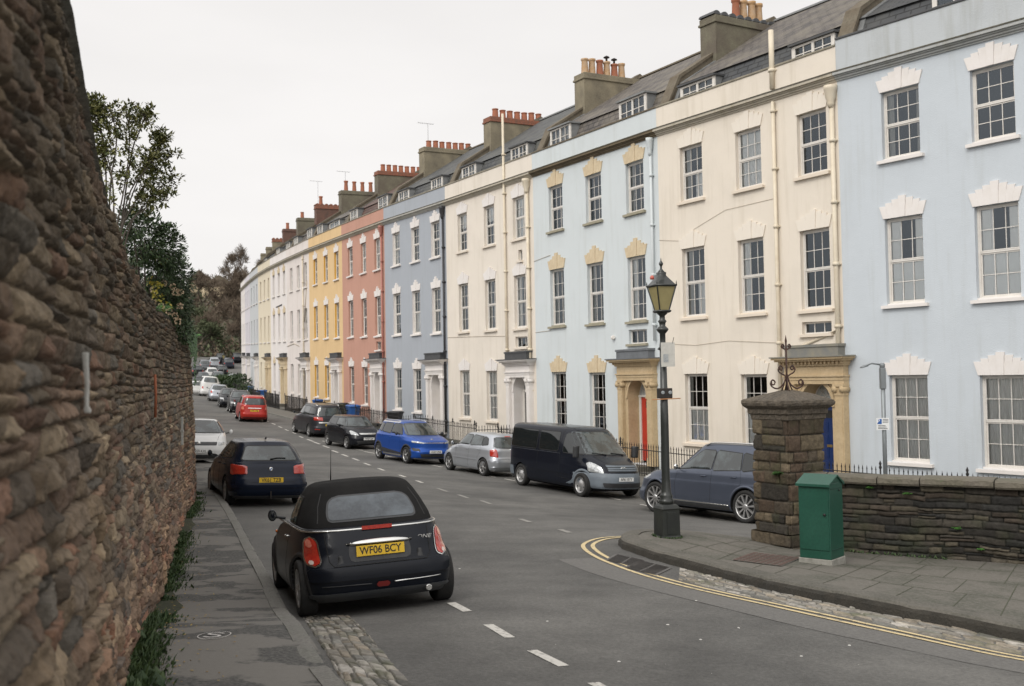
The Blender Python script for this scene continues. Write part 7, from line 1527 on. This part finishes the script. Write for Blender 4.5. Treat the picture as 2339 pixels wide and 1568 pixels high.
# ---------------------------------------------------------------- silver hatchback
SL = paintm('silver_paint', (.42,.44,.47), .6, .3)
def polo_extra(t, bvh, sp): 
    mb = MB(); mb.tube([(-1.2,0,1.46),(-1.32,0,1.56)],.008,5); mb.build('aerial', M_TRIM, t)
    decal('brake_light', bvh, 'B', [(-.12,1.36),(.12,1.36),(.12,1.385),(-.12,1.385)], M_TAIL, t, .01, 0, 2, 4); badge(t, bvh, 'B', 0, .93, .045)
    for s in 'LR': decal('rub_strip', bvh, s, [(-.85,.52),(.85,.52),(.85,.56),(-.85,.56)], SL, t, .014, .01, 3, 16, thick=.012)
POLO = dict(L=3.9, wb=2.46, hw=.825, r=.305, tw=.19, xf=1.18, paint=SL, rows=hatch(3.9,1.465,.825,hood=.97,xhood=.92,roof_f=.42,roof_r=-1.50,nose=.68,wroof=.54,tail=.02),
    decals=[('window','S',[(.72,1.0),(-.22,1.02),(-.24,1.365),(.28,1.365)],M_CGLASSL),('window','S',[(-.28,1.02),(-1.02,1.04),(-.98,1.36),(-.30,1.37)],M_CGLASSL),('window','S',[(-1.06,1.045),(-1.40,1.08),(-1.28,1.29),(-1.04,1.35)]),('windscreen','F',[(-.64,1.0),(.64,1.0),(.50,1.38),(-.50,1.38)]),('rear_window','B',[(-.60,1.0),(.60,1.0),(.48,1.33),(-.48,1.33)],M_CGLASSL),
      ('tail_light','B',[(.53,.66),(.735,.68),(.72,.93),(.56,.95)],M_TAIL,dict(mir=1,thick=.01,off=.01)),('bumper','B',[(-.78,.34),(.78,.34),(.80,.55),(-.80,.55)],SL,dict(off=.02,thick=.02)),('line','B',[(-.62,1.0),(-.55,.62),(.55,.62),(.62,1.0)],M_SEAM),
      ('line','S',[(-.26,1.0),(-.25,.27)],M_SEAM),('line','S',[(.66,.98),(.68,.27)],M_SEAM),('line','S',[(-1.03,1.03),(-1.05,.80),(-.86,.60)],M_SEAM),('headlight','F',[(.50,.60),(.76,.62),(.78,.80),(.58,.84)],M_HEAD,dict(mir=1))], mirror=(.68,1.03,.88), spokes=6, handles=[(-.12,.88),(-.90,.90)], extra=polo_extra)
car('hatchback_car', 'silver five door hatchback parked nose to the blue crossover, close behind the black van', 'car', (1101,1074), 36.6, 32, POLO, 'cars parked along the terrace', 'RL')

# ---------------------------------------------------------------- bright blue crossover
KB = paintm('bright_blue_paint', (.016,.075,.34), .35, .28); KBR = paintm('pale_roof_paint', (.55,.56,.57), .3, .3)
def kia_extra(t, bvh, sp):
    for s in 'LR': decal('roof_pillar', bvh, s, [(.15,1.53),(-1.55,1.53),(-1.50,1.585),(.05,1.60)], KBR, t, .006, .02, 4, 20); decal('sill_trim', bvh, s, [(-.85,.27),(.85,.27),(.85,.33),(-.85,.33)], M_CHROME, t, .012, .01, 3, 20); decal('cladding', bvh, s, [(-.95,.34),(.90,.34),(.90,.40),(-.95,.52)], M_PLAST, t, .008, .02, 4, 20)
    badge(t, bvh, 'F', 0, .96, .035).scale = (1,1.6,.8)
    for s in (1,-1):
        for wx in (sp['xf'], sp['xf']-sp['wb']):
            mb = MB(); rr = []
            for k in range(21):
                a = PI*k/20; c, q = math.cos(a), math.sin(a); p1 = cast(bvh,'L' if s>0 else 'R', wx+.43*c, .33+.43*q, .003); p0 = Vector((wx+.372*c, p1.y+s*.01, .33+.372*q)); pm = (p0+p1)/2; pm.y = p1.y+s*.018; rr.append([p0-Vector((0,s*.05,0)),p0,pm,p1])
            mb.rings(rr,0,False,False,True); mb.build('arch_trim', M_PLAST, t)
KIA = dict(L=4.2, wb=2.6, hw=.90, r=.33, tw=.21, xf=1.27, paint=KB, rows=hatch(4.2,1.605,.90,hood=1.06,xhood=.85,roof_f=.35,roof_r=-1.72,nose=.86,wroof=.62,gc=.21,blunt=.3),
    decals=[('window','S',[(.74,1.10),(-.22,1.11),(-.24,1.49),(.30,1.49)]),('window','S',[(-.28,1.11),(-1.10,1.13),(-1.10,1.49),(-.30,1.49)]),('window','S',[(-1.16,1.14),(-1.62,1.22),(-1.55,1.45),(-1.16,1.49)]),('windscreen','F',[(-.72,1.10),(.72,1.10),(.60,1.52),(-.60,1.52)],M_CGLASSL),
      ('headlight','F',[(.45,.80),(.79,.83),(.79,.90),(.45,.855)],M_HEAD,dict(mir=1,off=.012,r=.01)),('light_bar','F',[(-.46,.825),(.46,.825),(.46,.85),(-.46,.85)],M_CHROME,dict(off=.01,r=0)),('fog_lamp','F',[(.60,.50),(.80,.52),(.80,.64),(.60,.62)],M_PLAST,dict(mir=1)),('lower_grille','F',[(-.55,.28),(.55,.28),(.62,.42),(-.62,.42)],M_PLAST),
      ('bumper_lip','F',[(-.75,.225),(.75,.225),(.78,.265),(-.78,.265)],M_CHROME,dict(off=.02,r=0)),('line','S',[(-.26,1.09),(-.25,.36)],M_SEAM),('line','S',[(.72,1.06),(.74,.36)],M_SEAM),('line','T',[(1.0,-.72),(1.85,-.60)],M_SEAM),('line','T',[(1.0,.72),(1.85,.60)],M_SEAM),], fplate=('LG20 UNB',.50), mirror=(.66,1.14,.95), mirror_m=M_PLAST, spokes=5, style='twin', handles=[(-.12,.98),(-1.0,1.0)], extra=kia_extra, rails=(.1,-1.5,.55,0), rail_m=KBR)
car('crossover_car', 'bright blue boxy crossover with pale roof rails facing the viewer', 'car', (925,1041), 41.0, 211, KIA, 'cars parked along the terrace', 'FR')

# ---------------------------------------------------------------- black hatchback facing us, dark MPV, red car
BK = paintm('black_paint', (.009,.010,.013), .0, .25, .1, .26)
I20 = dict(L=3.95, wb=2.525, hw=.85, r=.30, tw=.19, xf=1.24, paint=BK, rows=hatch(3.95,1.49,.85,hood=1.0,xhood=.88,roof_f=.45,roof_r=-1.5,nose=.72,wroof=.56),
    decals=[('window','S',[(.80,1.03),(-.22,1.06),(-.24,1.39),(.35,1.39)],M_CGLASSL),('window','S',[(-.28,1.06),(-1.05,1.10),(-1.0,1.38),(-.30,1.39)]),('windscreen','F',[(-.68,1.03),(.68,1.03),(.53,1.41),(-.53,1.41)],M_CGLASSL),('headlight','F',[(.45,.64),(.73,.68),(.72,.84),(.66,.87),(.52,.77)],M_HEAD,dict(mir=1,thick=.01,off=.012)),
      ('grille','F',[(-.38,.70),(.38,.70),(.42,.76),(-.42,.76)],M_CHROME),('lower_grille','F',[(-.5,.28),(.5,.28),(.58,.42),(-.58,.42)],M_PLAST),('line','S',[(-.26,1.04),(-.25,.28)],M_SEAM),('line','S',[(.72,1.0),(.74,.28)],M_SEAM)], fplate=('WP59 EEP',.50), mirror=(.72,1.08,.90), spokes=5, style='twin', handles=[(-.12,.92),(-.95,.95)])
car('hatchback_car', 'black hatchback with bright headlights facing the viewer behind the blue crossover', 'car', (790,1019), 49.0, 210, I20, 'cars parked along the terrace', 'FR')
MG = paintm('charcoal_paint', (.035,.036,.042), .4, .3)
MPV = dict(L=4.85, wb=2.92, hw=.92, r=.33, tw=.21, xf=1.50, paint=MG, rows=hatch(4.85,1.72,.92,hood=1.08,xhood=1.1,roof_f=.55,roof_r=-2.1,nose=.78,wroof=.62),
    decals=[('window','S',[(.95,1.12),(-.10,1.14),(-.12,1.58),(.45,1.58)],M_CGLASSL),('window','S',[(-.16,1.14),(-1.10,1.15),(-1.10,1.58),(-.18,1.58)],M_CGLASSL),('window','S',[(-1.15,1.15),(-2.0,1.2),(-1.92,1.52),(-1.15,1.58)]),('rear_window','B',[(-.66,1.14),(.66,1.14),(.56,1.56),(-.56,1.56)],M_CGLASSL),('windscreen','F',[(-.7,1.12),(.7,1.12),(.56,1.6),(-.56,1.6)]),
      ('tail_light','B',[(.38,.88),(.81,.90),(.80,1.08),(.42,1.06)],M_TAIL,dict(mir=1,off=.012)),('tail_light','S',[(-2.26,.90),(-2.08,.92),(-2.12,1.08),(-2.24,1.08)],M_TAIL),('boot_trim','B',[(-.60,.76),(.60,.76),(.62,.82),(-.62,.82)],M_CHROME,dict(off=.012)),('reflector','B',[(.55,.42),(.80,.42),(.80,.46),(.55,.46)],M_TAIL,dict(mir=1,off=.01)),('line','S',[(-.14,1.12),(-.13,.3)],M_SEAM),('line','S',[(-1.12,1.14),(-1.05,.45)],M_SEAM)], rplate=('WV13 ODF',.66), mirror=(.92,1.18,.98), spokes=5, rails=(.3,-1.9,.58,0))
car('people_carrier', 'charcoal people carrier seen from behind with red tail light, beyond the black hatchback', 'car', (704,996), 56.0, 27, MPV, 'cars parked along the terrace', 'RL')
RD = paintm('red_paint', (.40,.028,.02), .1, .28)
REDC = dict(L=4.08, wb=2.54, hw=.865, r=.31, tw=.2, xf=1.22, paint=RD, rows=hatch(4.08,1.62,.865,hood=1.08,xhood=.85,roof_f=.45,roof_r=-1.75,nose=.78,wroof=.62),
    decals=[('window','S',[(.75,1.12),(-.22,1.13),(-.24,1.50),(.35,1.50)]),('window','S',[(-.28,1.13),(-1.45,1.15),(-1.40,1.48),(-.30,1.50)]),('rear_window','B',[(-.66,1.10),(.66,1.10),(.60,1.47),(-.60,1.47)],M_CGLASSL),('tail_light','B',[(.62,.78),(.78,.78),(.77,.98),(.66,.98)],M_TAILP,dict(mir=1,off=.01)),('boot_trim','B',[(-.40,.86),(.40,.86),(.40,.90),(-.40,.90)],M_CHROME,dict(off=.012,r=0)),('bumper_lip','B',[(-.8,.22),(.8,.22),(.8,.34),(-.8,.34)],mat('dark_red_bumper',(.14,.02,.015),.5),dict(off=.01)),('windscreen','F',[(-.7,1.12),(.7,1.12),(.56,1.5),(-.56,1.5)]),('line','S',[(-.25,1.1),(-.25,.3)],M_SEAM)], rplate=('WX11 PZE',.72), mirror=(.70,1.18,.92), spokes=5, rails=(.2,-1.6,.56,0))
car('compact_car', 'bright red compact car seen from behind further up the terrace', 'car', (546,953), 66.0, 20, REDC, 'cars parked along the terrace', 'RL')

# ---------------------------------------------------------------- cars further up: simpler, still whole cars
def simple_spec(p, H=1.48, L=4.1, front=True, hw=.86):
    k = H/1.48; d = [('window','S',[(.75,1.03*k),(-.95,1.06*k),(-.95,1.38*k),(.35,1.38*k)]),('windscreen','F',[(-.68,1.03*k),(.68,1.03*k),(.53,1.40*k),(-.53,1.40*k)],M_CGLASSL),('rear_window','B',[(-.62,1.04*k),(.62,1.04*k),(.52,1.37*k),(-.52,1.37*k)],M_CGLASSL),
        ('headlight','F',[(.50,.66),(.80,.68),(.80,.82),(.55,.80)],M_HEAD,dict(mir=1)),('tail_light','B',[(.58,.72),(.76,.74),(.74,.95),(.62,.95)],M_TAIL,dict(mir=1)),('grille','F',[(-.45,.45),(.45,.45),(.5,.66),(-.5,.66)],M_PLAST)]
    return dict(L=L, wb=2.55, hw=hw, r=.31, tw=.2, xf=1.22, paint=p, rows=hatch(L,H,hw,hood=1.0*k,xhood=.95,roof_f=.42,roof_r=-L/2+.55,nose=.72*min(k,1.1),wroof=.58), decals=d, mirror=(.70,1.08*k,.92), spokes=5)
GY = paintm('grey_paint', (.16,.17,.18), .5, .3); WT = paintm('white_paint_dull', (.6,.6,.59), 0, .3); DB = paintm('dark_grey_blue_paint', (.03,.035,.05), .3, .3)
car('estate_car', 'black car with roof rails facing the viewer, parked just beyond the red one', 'car', (524,943), 77.5, 199, dict(simple_spec(BK,1.62,4.4), rails=(.2,-1.6,.5,0)), 'cars parked along the terrace', 'FR')
car('hatchback_car', 'small black car facing the viewer, second beyond the red one', 'car', (500,934), 85, 198, simple_spec(BK,1.5,3.9), 'cars parked along the terrace', 'FR')
car('hatchback_car', 'silver white car seen from behind, third beyond the red one', 'car', (476,921), 93, 18, simple_spec(SL,1.5,4.0), 'cars parked along the terrace', 'RL')
car('delivery_van', 'white van at the far end of the row beside the left wall corner', 'van', (455,908), 101, 18, simple_spec(WT,1.95,4.6,hw=.92), 'cars parked along the terrace', 'RL')
farlist = [(449,893,108,WT,1.45,'white car just above the white van by the wall corner'),(452,872,122,BK,1.6,'dark car low in the distant cluster beside the wall corner'),(472,878,120,GY,1.5,'grey car in the distant cluster, right of the dark one'),(487,862,131,SL,1.45,'pale silver car in the middle of the distant cluster'),(463,850,139,DB,1.5,'dark blue car above the distant cluster'),
  (482,842,148,WT,1.5,'white car near the top left of the distant cluster'),(497,856,137,GY,1.9,'tall grey car right of the middle of the distant cluster'),(517,866,132,WT,1.45,'white car at the right of the distant cluster by the hedge'),(530,852,140,SL,1.5,'silver car beside the far end of the terrace'),(505,836,152,BK,1.5,'black car climbing the far bend'),(520,824,162,DB,1.5,'dark car higher on the far bend'),(540,812,170,BK,1.5,'dark car highest on the far bend, nearest the terrace'),
  (449,838,150,BK,1.5,'dark car at the far left of the distant cluster, just over the wall corner'),(466,832,158,GY,1.5,'grey car behind the white one at the top left of the distant cluster'),(488,827,162,SL,1.5,'silver car at the top of the distant cluster'),(503,817,168,BK,1.5,'black car on the left side of the far bend'),(470,862,130,WT,1.5,'white car in the middle of the distant cluster, left of the silver one')]
for px, py, Y, p, H_, lab in farlist:
    q = at(px, py, Y); car('distant_car', lab, 'car', (px, py), Y, 200 if Y % 2 else 20, simple_spec(p, H_, 4.1), 'distant parked cars')
# the distant lamp post
q = at(511, 868, 128); t = street_lamp((q.x, q.y, g(q.x,q.y)), 1.0, 'distant street lamp among the cars near the far end of the terrace', False)
# ================================================================ bins, bicycle, hedge, aerials
def wheelie(x, y, z, rot, m, label, s=1., cat='bin'):
    t = thing('wheelie_bin', label, cat, (x,y,z), rot); t.scale = (s,s,s); mb = MB(); mb.rings([[(a*w,b*w*1.1,zz) for a,b in ((-1,-1),(1,-1),(1,1),(-1,1))] for zz,w in ((.08,.20),(.9,.27),(.96,.29),(1.0,.29))],0); mb.build('body', m, t, bevel=.02)
    mb = MB(); mb.rings([[(a*w,b*w*1.1-.02,zz) for a,b in ((-1,-1),(1,-1),(1,1),(-1,1))] for zz,w in ((1.0,.31),(1.05,.30),(1.09,.22))],0); mb.tube([(-.25,.36,.98),(.25,.36,.98)],.02,6); mb.build('lid', m, t)
    for s_ in (-1,1): mb = MB(); mb.lathe([(.001,-.03),(.10,-.03),(.10,.03),(.001,.03)],14,0,'X',(s_*.22,.22,.10)); mb.build('wheel', M_TYRE, t)
M_BINB = mat('bin_blue', (.02,.09,.30), .5, var=(5,.4,(.03,.12,.34))); M_BINK = mat('bin_black', (.02,.02,.022), .5)
def rp(i, frac, out):
    A, B = FAC[i+2], FAC[i+1]; u = (B-A).normalized(); n = Vector((u.y,-u.x,0)); p = A.lerp(B, frac) + n*out; return p.x, p.y, g(p.x,p.y)+.06
for i, f, o_, m, lab in [(5,.80,1.5,M_BINB,'blue bin behind the railing of the rose pink house'),(5,.72,1.4,M_BINB,'blue bin next to the one by the rose pink house doorway, left of it'),(4,.60,1.6,M_BINK,'black bin behind the railing of the slate blue house'),(5,.45,1.4,M_BINK,'black bin behind the railing of the rose pink house'),(8,.55,1.6,M_BINB,'blue bin far along in front of the bright white house'),(6,.86,1.5,M_BINB,'blue bin by the doorway of the ochre yellow house'),(9,.5,1.5,M_BINB,'blue bin in front of the pale yellow house')]:
    wheelie(*rp(i,f,o_), random.uniform(0,6), m, lab, 1.15)
def box_planter():
    x, y, z = rp(5,.55,1.5); b = Vector((x,y,z)); bush('planter_bush', 'low hedge plant behind the railing of the rose pink house', b, [((x,y,z+.9),(.9,.5,.22),1.),((x-.3,y+.5,z+.85),(.7,.5,.2),.8)], leaf_mat('hedge_leaf',(.06,.08,.03),(.16,.16,.08)), .09, 300, 5)
    x, y, z = rp(8,.15,2.6); bush('garden_bush', 'dark evergreen bush by the railings near the far white houses', Vector((x,y,z)), [((x,y,z+.7),(.9,.9,.8),1.4)], M_LEAF2, .12, 600, 6)
    for k, (px, py, Y, r_) in enumerate([(505,885,112,2.0),(528,868,116,2.2),(545,858,122,2.0),(500,862,130,1.6)]):
        p = at(px, py, Y); z = g(p.x, Y); bush('hedge', ['dark hedge left of the far railings','tall dark hedge near the terrace end','dark hedge touching the terrace end','small dark bush among the distant cars'][k], Vector((p.x,Y,z)), [((p.x,Y,z+r_*.45),(r_,1.2,r_*.5),1.6)], M_LEAF2, .28, 420, 20+k)
box_planter()
def bicycle():
    x, y, z = rp(2,.78,2.25); A, B = FAC[4], FAC[3]; u = (B-A).normalized(); t = thing('bicycle', 'black bicycle leaning on the railing by the red door', 'bicycle', (x,y,z+.04), math.atan2(u.y,u.x)); t.rotation_euler.x = R_(-6)
    K = mat('bike_black', (.015,.015,.016), .4)
    for wx in (-.52,.52):
        W = thing('wheel', '', '') if 0 else bpy.data.objects.new('wheel', None); COL.objects.link(W) if W.name not in COL.objects else None; W.parent = t; W.location = (wx,0,.34)
        mb = MB(); P = [(.33*math.cos(a),0,.33*math.sin(a)) for a in np.linspace(0,2*PI,33)]; mb.tube(P,.018,6); mb.build('tyre', M_TYRE, W); mb = MB()
        for j in range(16): a = 2*PI*j/16; mb.tube([(0,0,0),(.32*math.cos(a),0,.32*math.sin(a))],.002,3)
        mb.lathe([(.02,-.04),(.02,.04)],8,0,'Y'); mb.build('rim', M_CHROME, W)
    mb = MB()
    for a, b in (((-.52,.34),(-.08,.30)),((-.08,.30),(-.20,.82)),((-.52,.34),(-.19,.76)),((-.19,.74),(.36,.80)),((-.08,.30),(.38,.70)),((.36,.84),(.52,.34))): mb.tube([(a[0],0,a[1]),(b[0],0,b[1])],.017,6)
    mb.build('frame', K, t); mb = MB(); mb.tube([(.34,-.26,1.0),(.30,-.1,1.03),(.34,0,.98),(.30,.1,1.03),(.34,.26,1.0)],.013,6); mb.tube([(.36,0,.8),(.34,0,.99)],.013,6); mb.build('handlebar', K, t)
    mb = MB(); mb.rings([[(-.34,-.07,.86),(-.34,.07,.86),(-.34,.07,.90),(-.34,-.07,.90)],[(-.1,-.03,.88),(-.1,.03,.88),(-.1,.03,.91),(-.1,-.03,.91)]],0); mb.build('saddle', K, t)
bicycle()
# lamp arm / bracket on the cream house, television aerials
def aerial(i, d, lab, h=1.6):
    A, B, e = FAC[i+2], FAC[i+1], BND[i+1][2]; u = (B-A).normalized(); n = Vector((-u.y,u.x,0)); p = A + n*d; z = e+13.7; t = thing('television_aerial', lab, 'aerial', (p.x,p.y,z), R_(30)); mb = MB(); mb.tube([(0,0,0),(0,0,h)],.013,5); mb.build('mast', M_LEAD, t); mb = MB(); mb.tube([(-.7,0,h),(.4,0,h)],.009,4)
    for k in range(9): mb.tube([(-.7+k*.13,-.2,h),(-.7+k*.13,.2,h)],.006,3)
    mb.build('antenna', M_LEAD, t)
aerial(4, 3.0, 'thin television aerial by the chimney of the slate blue house'); aerial(6, 3.0, 'thin television aerial by the chimney beyond the ochre house'); aerial(7, 2.8, 'thin television aerial by the dark brick chimney', 2.2)
def vent():
    A, B, e = FAC[2], FAC[1], BND[2][2]; u = (B-A).normalized(); n = Vector((-u.y,u.x,0)); p = A + u*2.3 + n*6.0; mb = MB(); mb.lathe([(.09,0),(.09,1.1),(.05,1.15)],10); o = mb.build('flue_pipe', mat('pale_flue',(.62,.60,.56),.6), None, (p.x,p.y,e+13.6)); tag(o, 'pale flue pipe rising behind the ridge of the cream house', 'flue')
vent()
def camera_box():
    A, B, e = FAC[4], FAC[3], BND[3][2]; u = (B-A).normalized(); n = Vector((u.y,-u.x,0)); p = A + u*6.55 + n*.1; mb = MB(); mb.lathe([(.06,0),(.09,.05),(.09,.12),(.03,.16)],10,0,'Y'); o = mb.build('wall_light', M_WHITE, None, (p.x,p.y,e+1.25)); tag(o, 'small white lamp on the wall of the ice blue house', 'wall light')
camera_box()
